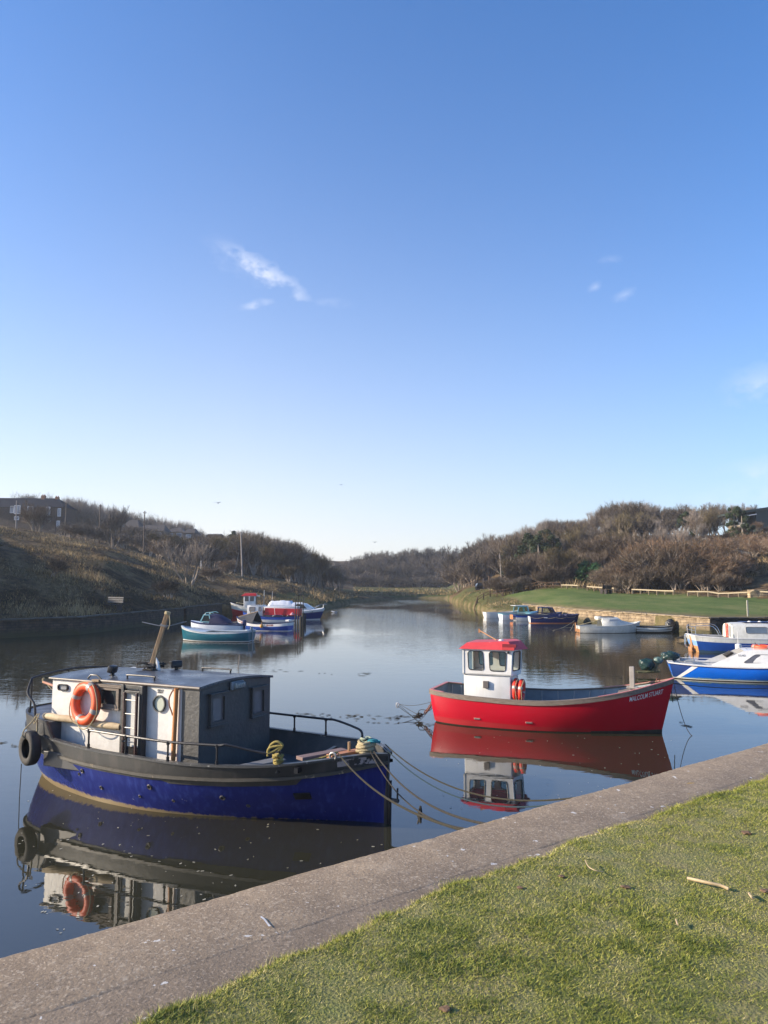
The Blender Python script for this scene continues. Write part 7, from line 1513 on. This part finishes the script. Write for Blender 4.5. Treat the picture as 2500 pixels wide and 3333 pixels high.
def bare_tree(seed, H_=10.0, spread=.32, stems=1, fork=.28, up=.75, ntw=1500, twl=.9, tww=.022, droop=0.0, crown0=.25, dense=1.0):
    """returns (trunk mesh builder, crown mesh builder): limbs fork repeatedly and end in sprays of fine twigs"""
    g = random.Random(seed); tr = MB(); cr = MB(); tips = []
    def seg(mb, a, b, ra, rb, n=4):
        d = (b - a).normalized(); s = d.cross(Vector((.3, .5, .8))).normalized(); t_ = d.cross(s); vs = []
        for p, r in ((a, ra), (b, rb)):
            for j in range(n): q_ = 2 * math.pi * j / n; vs.append(p + (s * math.cos(q_) + t_ * math.sin(q_)) * r)
        mb.add(vs, [(j, (j + 1) % n, n + (j + 1) % n, n + j) for j in range(n)], 1 if mb is cr else 0)
    def grow(p, d, L_, r, lev):
        n = 3; q_ = p; mb = tr if lev == 0 else cr
        for i in range(n):
            d = (d + Vector((g.gauss(0, .10), g.gauss(0, .10), g.gauss(0, .05) + (.04 * up if lev else 0) - droop * .05))).normalized(); e = q_ + d * L_ / n; r2 = r * .84; seg(mb, q_, e, r, r2, 5 if lev == 0 else (4 if lev < 2 else 3)); 
            if lev >= 1: tips.append((e.copy(), d.copy(), lev))
            if lev and lev < 4 and g.random() < .75 and i < n - 1: child(e, d, L_ * g.uniform(.55, .75), r2 * .6, lev + 1)
            q_ = e; r = r2
        if lev < 4:
            for _ in range(2 if lev else 3): child(q_, d, L_ * g.uniform(.62, .82), r * .75, lev + 1)
    def child(p, d, L_, r, lev):
        a = g.uniform(0, 6.28); k = spread * g.uniform(.7, 1.5); s = d.cross(Vector((0, 0, 1)) if abs(d.z) < .9 else Vector((1, 0, 0))).normalized(); t_ = d.cross(s)
        nd = (d + (s * math.cos(a) + t_ * math.sin(a)) * k * 1.4 + Vector((0, 0, up * .34))).normalized()
        if p.z > crown0 * H_ * .2: grow(p, nd, L_, max(r, .012), lev)
    for s_ in range(stems):
        a = g.uniform(0, 6.28); k = .0 if stems == 1 else .45
        grow(Vector((math.cos(a) * .15 * (stems > 1), math.sin(a) * .15 * (stems > 1), -.4)), Vector((math.cos(a) * k * g.uniform(.3, 1), math.sin(a) * k * g.uniform(.3, 1), 1)).normalized(), H_ * fork * g.uniform(.85, 1.15), H_ * (.019 if stems > 1 else .023), 0)
    zmax = max(t_[0].z for t_ in tips)
    k = H_ * .96 / zmax
    for mb in (tr, cr): mb.v = [(x * k, y * k, z * k) for x, y, z in mb.v]
    tips = [(p * k, d, l) for p, d, l in tips]; vs = []; fs = []
    for i in range(int(ntw * dense)):
        p, d, l = tips[g.randrange(len(tips))]; L_ = twl * g.uniform(.5, 1.3); v = (d + Vector((g.gauss(0, .42), g.gauss(0, .42), g.gauss(.45 * up, .32) - droop * .2))).normalized(); s = v.cross(Vector((g.gauss(0, 1), g.gauss(0, 1), g.gauss(0, 1)))).normalized() * tww
        m_ = p + v * L_ * .5 + s * g.uniform(-2, 2); e = m_ + (v + Vector((g.gauss(0, .25), g.gauss(0, .25), g.gauss(0, .2)))).normalized() * L_ * .5; o = len(vs)
        vs += [p - s, p + s, m_ + s * .7, m_ - s * .7, e]; fs += [(o, o + 1, o + 2, o + 3), (o + 3, o + 2, o + 4)]
        if g.random() < .6:
            e2 = m_ + (v + Vector((g.gauss(0, .6), g.gauss(0, .6), g.gauss(0, .5)))).normalized() * L_ * .4; o = len(vs); vs += [m_ - s * .6, m_ + s * .6, e2]; fs += [(o, o + 1, o + 2)]
    cr.add(vs, fs); return tr, cr

def leafy(seed, H_, W_, n, ls, cones=False):
    g = random.Random(seed); cr = MB(); tr = MB(); tr.tube([(0, 0, -.4), (.05, 0, H_ * .4), (0, .05, H_ * .8)], [H_ * .03, H_ * .02, H_ * .008], 6); cl = []
    for _ in range(26 if not cones else 18):
        z = g.uniform(.12, .95); r = W_ * (math.sin(math.pi * min(1, z * .9 + .08)) ** .6 if not cones else (1 - z) + .12) * g.uniform(.35, 1); a = g.uniform(0, 6.28); cl.append((Vector((math.cos(a) * r, math.sin(a) * r, z * H_)), g.uniform(.16, .3) * W_ * (1 if not cones else .9)))
    vs = []; fs = []
    for i in range(n):
        c, r = cl[g.randrange(len(cl))]; d = Vector((g.gauss(0, 1), g.gauss(0, 1), g.gauss(0, .8))).normalized(); p = c + d * r * g.uniform(.5, 1.15); a = Vector((g.gauss(0, 1), g.gauss(0, 1), g.gauss(0, 1))).normalized(); b = a.cross(d + Vector((0, 0, .1))).normalized(); s = ls * g.uniform(.6, 1.4); o = len(vs); vs += [p - a * s, p + b * s * .45, p + a * s, p - b * s * .45]; fs.append((o, o + 1, o + 2, o + 3))
    cr.add(vs, fs); return tr, cr

def vary(m, lo, hi):
    """each plant gets its own tone"""
    nt = m.node_tree; N = nt.nodes; L = nt.links; b = N['Principled BSDF']; src = b.inputs['Base Color'].links[0].from_socket; oi = N.new('ShaderNodeObjectInfo'); mr = N.new('ShaderNodeMapRange'); L.new(oi.outputs['Random'], mr.inputs[0]); mr.inputs[3].default_value = lo; mr.inputs[4].default_value = hi
    cb = N.new('ShaderNodeCombineXYZ'); [L.new(mr.outputs[0], cb.inputs[k]) for k in range(3)]; mu = N.new('ShaderNodeMixRGB'); mu.blend_type = 'MULTIPLY'; mu.inputs[0].default_value = 1; L.new(src, mu.inputs[1]); L.new(cb.outputs[0], mu.inputs[2]); L.new(mu.outputs[0], b.inputs['Base Color'])
for k_, m_ in TW.items(): vary(m_, .42, 1.22)
for m_ in LEAF.values(): vary(m_, .7, 1.2)
PROTO = {}
def proto(kind, var):
    key = (kind, var)
    if key in PROTO: return PROTO[key]
    S = var * 17 + 3
    if kind == 'upright': tr, cr = bare_tree(S, 9, .20, 8, .30, 1.3, 2400, 1.2, .017, crown0=.1); m = TW['grey']
    elif kind == 'spreading': tr, cr = bare_tree(S + 100, 13, .42, 1, .26, .5, 3000, 1.0, .028, crown0=.3); m = TW['dark']
    elif kind == 'wood': tr, cr = bare_tree(S + 200, 10, .32, 4, .28, .8, 3600, 1.0, .017, crown0=.05); m = TW['brown']
    elif kind == 'olivewood': tr, cr = bare_tree(S + 250, 9, .30, 4, .27, .9, 3800, 1.0, .018, crown0=.05); m = TW['olive']
    elif kind == 'greywood': tr, cr = bare_tree(S + 270, 10, .28, 4, .28, 1.1, 3600, 1.1, .017, crown0=.05); m = TW['grey']
    elif kind == 'farwood': tr, cr = bare_tree(S + 300, 12, .36, 2, .27, .8, 3200, 1.5, .030, crown0=.1); m = TW['dark']
    elif kind == 'shrub': tr, cr = bare_tree(S + 400, 4.5, .46, 9, .25, .35, 5600, .55, .012, crown0=.0); m = TW['russet']
    elif kind == 'brownshrub': tr, cr = bare_tree(S + 450, 4.0, .38, 8, .26, .7, 4600, .65, .012, crown0=.0); m = TW['brown']
    elif kind == 'darkshrub': tr, cr = bare_tree(S + 480, 4.0, .40, 7, .26, .6, 4200, .65, .014, crown0=.0); m = TW['dark']
    elif kind == 'birch': tr, cr = bare_tree(S + 500, 5.5, .20, 5, .32, 1.1, 1100, .6, .014, crown0=.05); m = TW['grey']
    elif kind == 'ivytree': tr, cr = leafy(S + 600, 7, 2.2, 9000, .12); m = LEAF['ivy']
    elif kind == 'laurel': tr, cr = leafy(S + 700, 3.4, 1.9, 9000, .09); m = LEAF['laurel']
    elif kind == 'pine': tr, cr = leafy(S + 800, 7, 1.8, 7000, .10, True); m = LEAF['pine']
    tm = tr.build('trunk', TW['trunk'], norm=False); cm = cr.build('crown', [m, TW['trunk']], norm=False); a, b = tm.data, cm.data
    bpy.data.objects.remove(tm); bpy.data.objects.remove(cm); PROTO[key] = (a, b, m); return PROTO[key]
HREF = {'upright': 9, 'spreading': 13, 'wood': 10, 'olivewood': 9, 'greywood': 10, 'farwood': 12, 'shrub': 4.5, 'brownshrub': 4, 'darkshrub': 4, 'birch': 5.5, 'ivytree': 7, 'laurel': 3.4, 'pine': 7}
NVAR = {'upright': 5, 'spreading': 4, 'wood': 5, 'olivewood': 3, 'greywood': 3, 'farwood': 4, 'shrub': 3, 'brownshrub': 3, 'darkshrub': 3, 'birch': 2, 'ivytree': 2, 'laurel': 2, 'pine': 1}
tg = random.Random(77)
def plant(kind, u, d, h, label, cat, group, wide=1.0, name=None, mt=None):
    a, b, m = proto(kind, tg.randrange(NVAR[kind])); k = h / HREF[kind]; p = gp(u, d)
    t = thing(name or ('tree' if 'shrub' not in kind and kind != 'laurel' else 'shrub'), label, cat, p, tg.uniform(0, 6.28), group); w = k * wide * tg.uniform(.9, 1.12); t.scale = (w, w * tg.uniform(.9, 1.1), k)
    for me, nm in ((a, 'trunk'), (b, 'crown')): o = bpy.data.objects.new(nm, me); COL.objects.link(o); o.parent = t
    return t
SKY = [(-60, 1610), (60, 1600), (169, 1613), (253, 1621), (316, 1640), (371, 1646), (422, 1661), (485, 1674), (548, 1687), (612, 1699), (645, 1716), (669, 1734), (720, 1728), (795, 1722), (846, 1740), (892, 1748), (937, 1755), (982, 1779), (1045, 1790), (1074, 1816), (1108, 1833),
       (1148, 1818), (1200, 1798), (1286, 1795), (1343, 1781), (1389, 1799), (1429, 1775), (1497, 1781), (1537, 1779), (1578, 1750), (1602, 1740), (1671, 1731), (1735, 1709), (1779, 1686), (1830, 1690), (1918, 1688), (1956, 1652), (2007, 1633), (2083, 1629), (2171, 1652), (2228, 1639), (2336, 1629), (2462, 1639), (2520, 1670), (2700, 1650)]
def toph(u, d, k=1.0):
    v = lerp_tab(SKY, u)[0]; return (EYE + (1895 - v) / F * d) * 1.0 - gz(u, d)
def fill(kind, u0, u1, n, d0, d1, label, group, frac=(.9, 1.03), cat='tree', hmax=99, wide=1.0, cap=None):
    for i in range(n):
        u = u0 + (u1 - u0) * (i + tg.uniform(.1, .9)) / n; d = tg.uniform(d0, d1); h = toph(u, d) * tg.uniform(*frac)
        if cap: h = min(h, cap * tg.uniform(.8, 1.15))
        h = min(h, hmax)
        if h < 1.2: continue
        kk = kind if isinstance(kind, str) else tg.choice(kind); plant(kk, u, d, h, label, cat, group, wide)
def forests():
    # left skyline row
    fill('upright', 175, 345, 30, 192, 215, 'grey bare tree in the dense row right of the brick houses', 'bare trees in the dense row right of the brick houses', wide=.85)
    fill('upright', 345, 655, 30, 196, 225, 'grey bare tree standing behind the bungalow roofs on the left skyline', 'bare trees behind the bungalows', wide=.95)
    fill('upright', 60, 140, 4, 196, 205, 'bare tree top showing above the slate roof of the brick houses', 'bare trees behind the brick houses', frac=(.96, 1.0), wide=1.4)
    plant('birch', 366, 116, 7.2, 'bare tree with pale stem on the left hill between two telegraph poles', 'tree', None, 1.15, mt=None)
    plant('birch', 618, 84, 5.3, 'lone bare multi stemmed tree low on the left bank', 'tree', None, 1.25)
    plant('brownshrub', 118, 128, 6.0, 'brown bare bush covering part of the brick house front', 'shrub', None, .9)
    fill(['darkshrub', 'brownshrub'], 200, 420, 14, 132, 165, 'dark scrub bush on the left hilltop below the grey trees', 'scrub bushes on the left hilltop', frac=(.35, .5), cat='shrub', cap=3.4, wide=1.3)
    fill(['darkshrub', 'olivewood'], 420, 700, 26, 128, 172, 'dark bush in the hedge below the bungalows', 'dark bushes below the bungalows', frac=(.5, .8), cat='shrub', cap=4.5, wide=1.35)
    fill(['darkshrub', 'brownshrub'], -80, 470, 34, 51, 66, 'dark low bramble on the shaded foot of the left bank', 'brambles at the foot of the left bank', frac=(.1, .1), cat='shrub', cap=1.5, wide=1.5)
    # dark thicket in the middle left
    fill(['olivewood', 'wood', 'darkshrub'], 660, 960, 34, 135, 175, 'bare tree in the dark thicket behind the tall pale telegraph pole', 'trees of the dark thicket', frac=(.75, .98), wide=1.15)
    fill(['greywood', 'wood'], 770, 1000, 20, 160, 200, 'bare tree on the crest of the dark thicket', 'trees on the thicket crest', frac=(.96, 1.03), wide=1.0)
    fill(['olivewood', 'greywood'], 930, 1120, 18, 150, 185, 'bare tree at the river end of the left hill', 'trees at the river end of the left hill', frac=(.7, 1.0))
    plant('pine', 756, 168, toph(756, 168) * 1.0, 'dark evergreen tree breaking the skyline of the thicket', 'tree', None, 1.3)
    for u, d, h, lb in ((742, 124, 3.0, 'rounded brown bush left of the dark thicket'), (515, 112, 3.4, 'rounded brown bush on the hillside below the tall telegraph pole'), (555, 70, 1.9, 'dark low bush above the rubble wall near the bench'), (690, 96, 2.2, 'brown bush right of the lone bare tree'), (945, 128, 3.4, 'yellowish bush at the right foot of the dark thicket'), (170, 62, 1.5, 'low dark shrub on the shaded left bank')):
        plant('brownshrub' if 'brown' in lb else ('olivewood' if 'yellow' in lb else 'darkshrub'), u, d, h, lb, 'shrub', None, 1.4, name='shrub')
    # far wood across the river bend
    fill(['spreading', 'farwood', 'spreading'], 1085, 1500, 34, 300, 335, 'tall bare tree on the skyline of the far wood across the river', 'skyline trees of the far wood', frac=(.93, 1.06), wide=1.0)
    fill('farwood', 1070, 1500, 34, 284, 305, 'bare tree in the far wood across the river', 'trees of the far wood', frac=(.55, .8), wide=1.1)
    fill('darkshrub', 1060, 1500, 26, 280, 288, 'low bush along the foot of the far wood', 'bushes at the foot of the far wood', frac=(.25, .4), cat='shrub', wide=1.6, cap=5)
    plant('spreading', 1426, 292, 13.6, 'big round crowned bare tree in front of the far wood', 'tree', None, 1.05); plant('spreading', 1342, 300, 13.8, 'wide bare tree with open crown on the far wood skyline', 'tree', None, 1.1)
    # right bank, receding part
    fill(['farwood', 'spreading'], 1480, 1640, 18, 175, 225, 'dark bare tree where the right hill meets the far wood', 'trees at the river end of the right hill', frac=(.85, 1.02))
    fill(['wood', 'darkshrub'], 1490, 1650, 18, 140, 170, 'bare tree above the parked car on the right bank', 'trees above the parked car', frac=(.5, .8))
    # right hill
    fill(['wood', 'greywood', 'wood'], 1630, 2240, 46, 150, 178, 'bare brown tree on the skyline of the right hill', 'skyline trees of the right hill', frac=(.95, 1.03), wide=.95)
    fill(['greywood', 'spreading'], 2225, 2500, 14, 132, 150, 'grey bare tree on the skyline near the green shed', 'skyline trees near the green shed', frac=(.9, 1.02), wide=.9)
    fill(['wood', 'olivewood', 'spreading', 'greywood'], 1640, 2330, 46, 118, 148, 'bare tree on the upper slope of the right hill', 'trees on the upper slope of the right hill', frac=(.62, .85), wide=1.05)
    fill(['wood', 'olivewood', 'brownshrub'], 1640, 2080, 26, 98, 116, 'bare tree at the foot of the right hill behind the lawn', 'trees at the foot of the right hill', frac=(.4, .62), wide=1.1)
    for u, d, h in ((1752, 112, 7), (1700, 118, 5.5), (1798, 116, 6.5), (1725, 116, 7.5), (1775, 120, 7.5), (1650, 128, 5), (1850, 120, 5), (2232, 128, 5.5), (2394, 118, 5.5), (2050, 135, 5)): plant('ivytree', u, d, h, 'ivy covered dark green tree among the bare trees of the right hill', 'tree', 'ivy covered trees of the right hill', 1.0)
    plant('ivytree', 2418, 112, 5.5, 'dark green ivy clad tree just below the green shed', 'tree', None, 1.0)
    fill(['greywood'], 2090, 2300, 6, 104, 118, 'pale branched bare tree above the russet thicket', 'pale bare trees above the russet thicket', frac=(.50, .66), wide=1.0)
    fill(['brownshrub', 'shrub'], 2250, 2520, 18, 96, 125, 'brown shrub among the pale rocks of the right hillside', 'shrubs among the pale rocks', frac=(.3, .5), cat='shrub', cap=3.2, wide=1.2)
    # russet thicket right behind the knee rail
    dome = [(1985, 1960 - 1960 + 1.6), (2040, 5.0), (2100, 6.5), (2160, 6.8), (2230, 6.0), (2300, 4.8), (2370, 3.7), (2440, 2.4)]
    for i in range(34):
        u = 1992 + (2430 - 1992) * (i + tg.uniform(.1, .9)) / 34; d = tg.uniform(90, 99) - (u - 1992) / 438 * 9; h = lerp_tab(dome, u)[0] * tg.uniform(.8, 1.02); plant('shrub' if tg.random() < .7 else 'brownshrub', u, d, h, 'russet brown shrub in the big thicket behind the lawn rail', 'shrub', 'russet shrubs of the big thicket', 1.15)
    for i in range(16):
        u = 2000 + 420 * (i + tg.uniform(.1, .9)) / 16; plant('brownshrub', u, tg.uniform(87, 91) - (u - 1992) / 438 * 8, lerp_tab(dome, u)[0] * tg.uniform(.4, .6), 'low brown shrub along the front of the russet thicket', 'shrub', 'low shrubs in front of the russet thicket', 1.25)
    for u, d, h, lb in ((1918, 97, 3.0, 'tall bright green evergreen bush behind the short knee rail'), (1893, 98, 2.4, 'smaller green evergreen bush left of the tall one'), (1944, 97, 2.7, 'smaller green evergreen bush right of the tall one')): plant('laurel', u, d, h, lb, 'bush', 'evergreen bushes behind the knee rail', 1.15, name='evergreen_bush')
    fill(['brownshrub', 'darkshrub'], 1600, 1880, 18, 96, 106, 'brown shrub between the slope fence and the right hill trees', 'shrubs behind the slope fence', frac=(.2, .3), cat='shrub', cap=2.6, wide=1.3)
    fill('brownshrub', 1960, 2000, 4, 90, 95, 'brown bush left of the russet thicket', 'bushes left of the russet thicket', frac=(.25, .35), cat='shrub', cap=3.2, wide=1.1)
forests()

def rough_grass():
    """dead grass and bramble standing on the unmown banks"""
    gen = np.random.default_rng(9); V = []; T = []; 
    specs = [(-150, 1000, 48, 130, 60000, .25, .022), (1000, 1170, 88, 175, 5000, .35, .03), (1470, 1700, 74, 125, 12000, .12, .02), (1700, 2520, 86, 125, 14000, .5, .03), (1150, 1480, 150, 280, 5000, .30, .05)]
    P0 = []; Hh = []; Ww = []; tone = []
    for u0, u1, d0, d1, n, h, w in specs:
        u = gen.uniform(u0, u1, n); d = d0 * (d1 / d0) ** gen.random(n)
        for a, b in zip(u, d):
            x = (a - 1250) / F * b
            if is_lawn(x, b): continue
            z = hz(x, b)
            if z < .6: continue
            pt = math.sin(x * .5 + b * .23) + math.sin(x * .21 - b * .4 + 2) + .6 * math.sin(x * 1.3 + b * .9)
            k = 1.0 + .35 * pt
            if k < .35: continue
            P0.append((x, b, z - .03)); Hh.append(h * k * gen.uniform(.5, 1.4)); Ww.append(w * gen.uniform(.7, 1.6)); tone.append(.5 + .14 * pt + gen.normal(0, .16))
    P0 = np.array(P0); Hh = np.array(Hh); Ww = np.array(Ww); n = len(P0); ang = gen.random(n) * np.pi; ln = gen.normal(0, .4, (n, 2)); V = np.zeros((n, 3, 3))
    dx = np.cos(ang) * Ww * 1.3; dy = np.sin(ang) * Ww * 1.3; V[:, 0] = P0 + np.stack([-dx, -dy, 0 * dx], -1); V[:, 1] = P0 + np.stack([dx, dy, 0 * dx], -1); V[:, 2] = P0 + np.stack([ln[:, 0] * Hh, ln[:, 1] * Hh, Hh], -1)
    me = bpy.data.meshes.new('rough_grass'); me.vertices.add(n * 3); me.vertices.foreach_set('co', V.ravel()); me.loops.add(n * 3); me.loops.foreach_set('vertex_index', np.arange(n * 3)); me.polygons.add(n); me.polygons.foreach_set('loop_start', np.arange(n) * 3); me.polygons.foreach_set('loop_total', np.full(n, 3)); me.update(calc_edges=True)
    at = me.attributes.new('tone', 'FLOAT', 'POINT'); at.data.foreach_set('value', np.repeat(np.clip(tone, 0, 1), 3))
    m = bpy.data.materials.new('rough_grass'); m.use_nodes = True; nt = m.node_tree; N = nt.nodes; L = nt.links; b = N['Principled BSDF']; b.inputs['Roughness'].default_value = .9; b.inputs['Specular IOR Level'].default_value = .1
    a = N.new('ShaderNodeAttribute'); a.attribute_name = 'tone'; r = N.new('ShaderNodeValToRGB'); el = r.color_ramp.elements
    for _ in range(3): el.new(.5)
    for i, (p_, c) in enumerate([(0, (.035, .03, .018)), (.3, (.075, .06, .03)), (.5, (.13, .09, .05)), (.75, (.32, .235, .125)), (1, (.46, .35, .19))]): el[i].position = p_; el[i].color = (*c, 1)
    L.new(a.outputs['Fac'], r.inputs[0]); L.new(r.outputs[0], b.inputs['Base Color']); me.materials.append(m); o = bpy.data.objects.new('rough_grass', me); COL.objects.link(o); tag(o, 'dead tawny grass and bramble covering the unmown river banks', 'grass', kind='stuff')
rough_grass()
# ------------------------------------------------------------------ floating debris, birds, bits on the lawn
def flotsam():
    g = random.Random(21); mb = MB()
    for i in range(230):
        if i < 150: u, v = g.uniform(60, 1250), g.uniform(2560, 3060)
        else: u, v = g.uniform(1400, 2200), g.uniform(2390, 2640)
        p = px(u, v, .006)
        if (p - QD * p.dot(QD)).dot(QN) < 3.8: continue
        r = g.uniform(.008, .026); a = g.uniform(0, 3.14); k = g.uniform(.3, .6); vs = [p + Vector((math.cos(a) * r * math.cos(q_) - math.sin(a) * r * k * math.sin(q_), math.sin(a) * r * math.cos(q_) + math.cos(a) * r * k * math.sin(q_), 0)) for q_ in [j * math.pi / 3 for j in range(6)]]
        mb.add(vs, [tuple(range(6))])
    o = mb.build('floating_specks', mat('pale_leaf_speck', (.5, .47, .38), (.3, .28, .2), scale=2, rough=.8), norm=False); tag(o, 'pale leaf fragments scattered on the still water', 'floating debris', kind='stuff')
    mb = MB()
    for (u0, u1, v0, n) in ((940, 1300, 2330, 40), (1160, 1420, 2352, 14), (1240, 1500, 2335, 10), (0, 90, 2424, 9), (1900, 2080, 2200, 10), (2210, 2260, 2360, 10), (850, 1250, 2190, 16), (1500, 1800, 1975, 20)):
        for i in range(n):
            f = g.random(); p = px(u0 + (u1 - u0) * f, v0 + (f - .5) * 14 + g.gauss(0, 3), .008); l = g.uniform(.03, .13) * p.y / 18; a = g.gauss(0, .25); d = Vector((math.cos(a), math.sin(a), 0)) * l; s = Vector((-math.sin(a), math.cos(a), 0)) * g.uniform(.002, .009) * p.y / 15
            mb.add([p - d, p - s, p + d * .8, p + s * 1.4, p + Vector((0, 0, .012))], [(0, 1, 4), (1, 2, 4), (2, 3, 4), (3, 0, 4)])
    o = mb.build('floating_weed', mat('dark_weed', (.04, .035, .02), (.02, .018, .01), rough=.7), norm=False); tag(o, 'thin drifting lines of dark weed on the open water', 'floating weed', kind='stuff')
flotsam()
def gull(lb, c, s, rz, fly=True):
    t = thing('gull', lb, 'bird', c, rz); w = mat('gull_white', (.7, .7, .7), (.5, .5, .52), rough=.8)
    mb = MB(); mb.tube([(-.28, 0, .02), (-.16, 0, .0), (0, 0, -.01), (.14, 0, .02), (.22, 0, .05), (.28, 0, .05), (.33, 0, .04)], [.01, .045, .07, .055, .035, .032, .006], 8); mb.build('body', w, t, smooth=True)
    for sd in (-1, 1):
        mb = MB()
        if fly: mb.add([(.06, 0, .02), (-.08, 0, .02), (.10, sd * .3, .12), (-.04, sd * .32, .12), (.0, sd * .68, .04), (-.04, sd * .66, .035), (.06, 0, .0), (-.08, 0, .0), (.10, sd * .3, .10), (-.04, sd * .32, .10)], [(0, 1, 3, 2), (2, 3, 5, 4), (6, 7, 9, 8), (0, 2, 8, 6), (1, 3, 9, 7)])
        else: mb.tube([(.08, sd * .05, .03), (-.05, sd * .065, .03), (-.28, sd * .03, .04)], [.02, .04, .008], 6)
        mb.build('wing', mat('gull_grey', (.35, .36, .38), rough=.8), t)
    t.scale = (s, s, s)
def at_sky(u, v, d): b = (1666.5 - v) / F; a = (u - 1250) / F; dv = Vector((a, math.cos(PITCH) - b * math.sin(PITCH), math.sin(PITCH) + b * math.cos(PITCH))); return dv * (d / dv.y) + Vector((0, 0, EYE))
gull('gull gliding in the pale sky above the left thicket', at_sky(710, 1637, 85), 1.0, R(80)); gull('tiny distant gull in the sky above the far wood', at_sky(1220, 1765, 120), 1.0, R(60)); gull('white gull flying low, highest of the birds in the middle sky', at_sky(1110, 1578, 150), .9, R(50))
gull('white gull floating on the water right of the navy cruiser', px(1089, 1992, .05), 1.2, R(180), False)
def lawn_litter():
    def onlawn(u, v, dz=0.02): return px(u, v, QZ + dz)
    def stick(name, pts, r, m, lb, cat='stick'):
        mb = MB(); mb.tube(spline([onlawn(u, v, z) for u, v, z in pts], 5), r, 6); o = mb.build(name, m, smooth=True); tag(o, lb, cat)
    st = mat('dry_straw', (.52, .40, .24), (.36, .26, .14), scale=20, rough=.8)
    stick('stick', [(2238, 2858, .035), (2300, 2872, .045), (2345, 2882, .04), (2372, 2893, .035)], .008, st, 'pale dry stick lying on the grass near the right edge')
    stick('straw_stalk', [(1905, 2800, .05), (1915, 2820, .055), (1935, 2832, .055), (1962, 2838, .045)], .0025, st, 'thin curved straw stalk on the grass near the quay edge', 'straw')
    stick('straw_stalk', [(2438, 2908, .035), (2445, 2918, .045), (2452, 2925, .035)], .006, st, 'short pale straw piece right of the dry stick', 'straw')
    stick('straw_stalk', [(2200, 2992, .045), (2206, 3010, .045)], .004, st, 'short upright straw piece in the middle of the lawn', 'straw')
    g = random.Random(12)
    for k, (u, v, s, lb) in enumerate(((2036, 2886, .030, 'brown leaf clump on the grass left of the dry stick'), (1828, 2852, .026, 'brown leaf clump on the grass near the quay edge'), (2492, 2900, .035, 'rust brown leaf clump at the right edge of the grass'), (1692, 2888, .022, 'small reddish clump on the grass, nearest the quay strip'), (2430, 2710, .04, 'dark clump of earth in the upper right of the lawn'), (1450, 3282, .03, 'dark clod of earth near the bottom of the lawn'))):
        bm = bmesh.new(); bmesh.ops.create_icosphere(bm, subdivisions=2, radius=1)
        for v_ in bm.verts: v_.co = Vector((v_.co.x * s * 1.0, v_.co.y * s * .8, v_.co.z * s * .3)) * g.uniform(.5, 1.0)
        me = bpy.data.meshes.new('leaf_clump'); bm.to_mesh(me); bm.free(); me.materials.append(mat('rust_brown_leaf', (.22, .13, .07), (.10, .06, .035), scale=30, rough=.9)); o = bpy.data.objects.new('leaf_clump', me); COL.objects.link(o); o.location = onlawn(u, v, .028); tag(o, lb, 'leaf')
    mb = MB(); P_ = [(850, 2981), (857, 2986), (863, 2990), (872, 3003), (882, 3014), (874, 3015), (868, 3006), (858, 2993), (848, 2986)]
    mb.add([px(u, v, QZ + .0115) for u, v in P_], [tuple(range(9))]); o = mb.build('bird_dropping', mat('chalk_white', (.62, .62, .62), (.4, .4, .4), scale=40, rough=.9)); tag(o, 'white streak of bird dropping on the concrete coping', 'stain')
lawn_litter()
# ------------------------------------------------------------------ air: one closed box round the camera and the whole scene
def haze():
    mb = MB(); mb.box((0, 300, 22), (1320, 790, 52)); m = bpy.data.materials.new('haze'); m.use_nodes = True; nt = m.node_tree; N = nt.nodes; L = nt.links
    for n in list(N):
        if n.type != 'OUTPUT_MATERIAL': N.remove(n)
    v = N.new('ShaderNodeVolumePrincipled'); v.inputs['Color'].default_value = (.88, .93, 1.0, 1); v.inputs['Density'].default_value = .00035; v.inputs['Anisotropy'].default_value = .2
    L.new(v.outputs[0], [n for n in N if n.type == 'OUTPUT_MATERIAL'][0].inputs['Volume']); o = mb.build('haze', m); tag(o, kind='stuff')
haze()
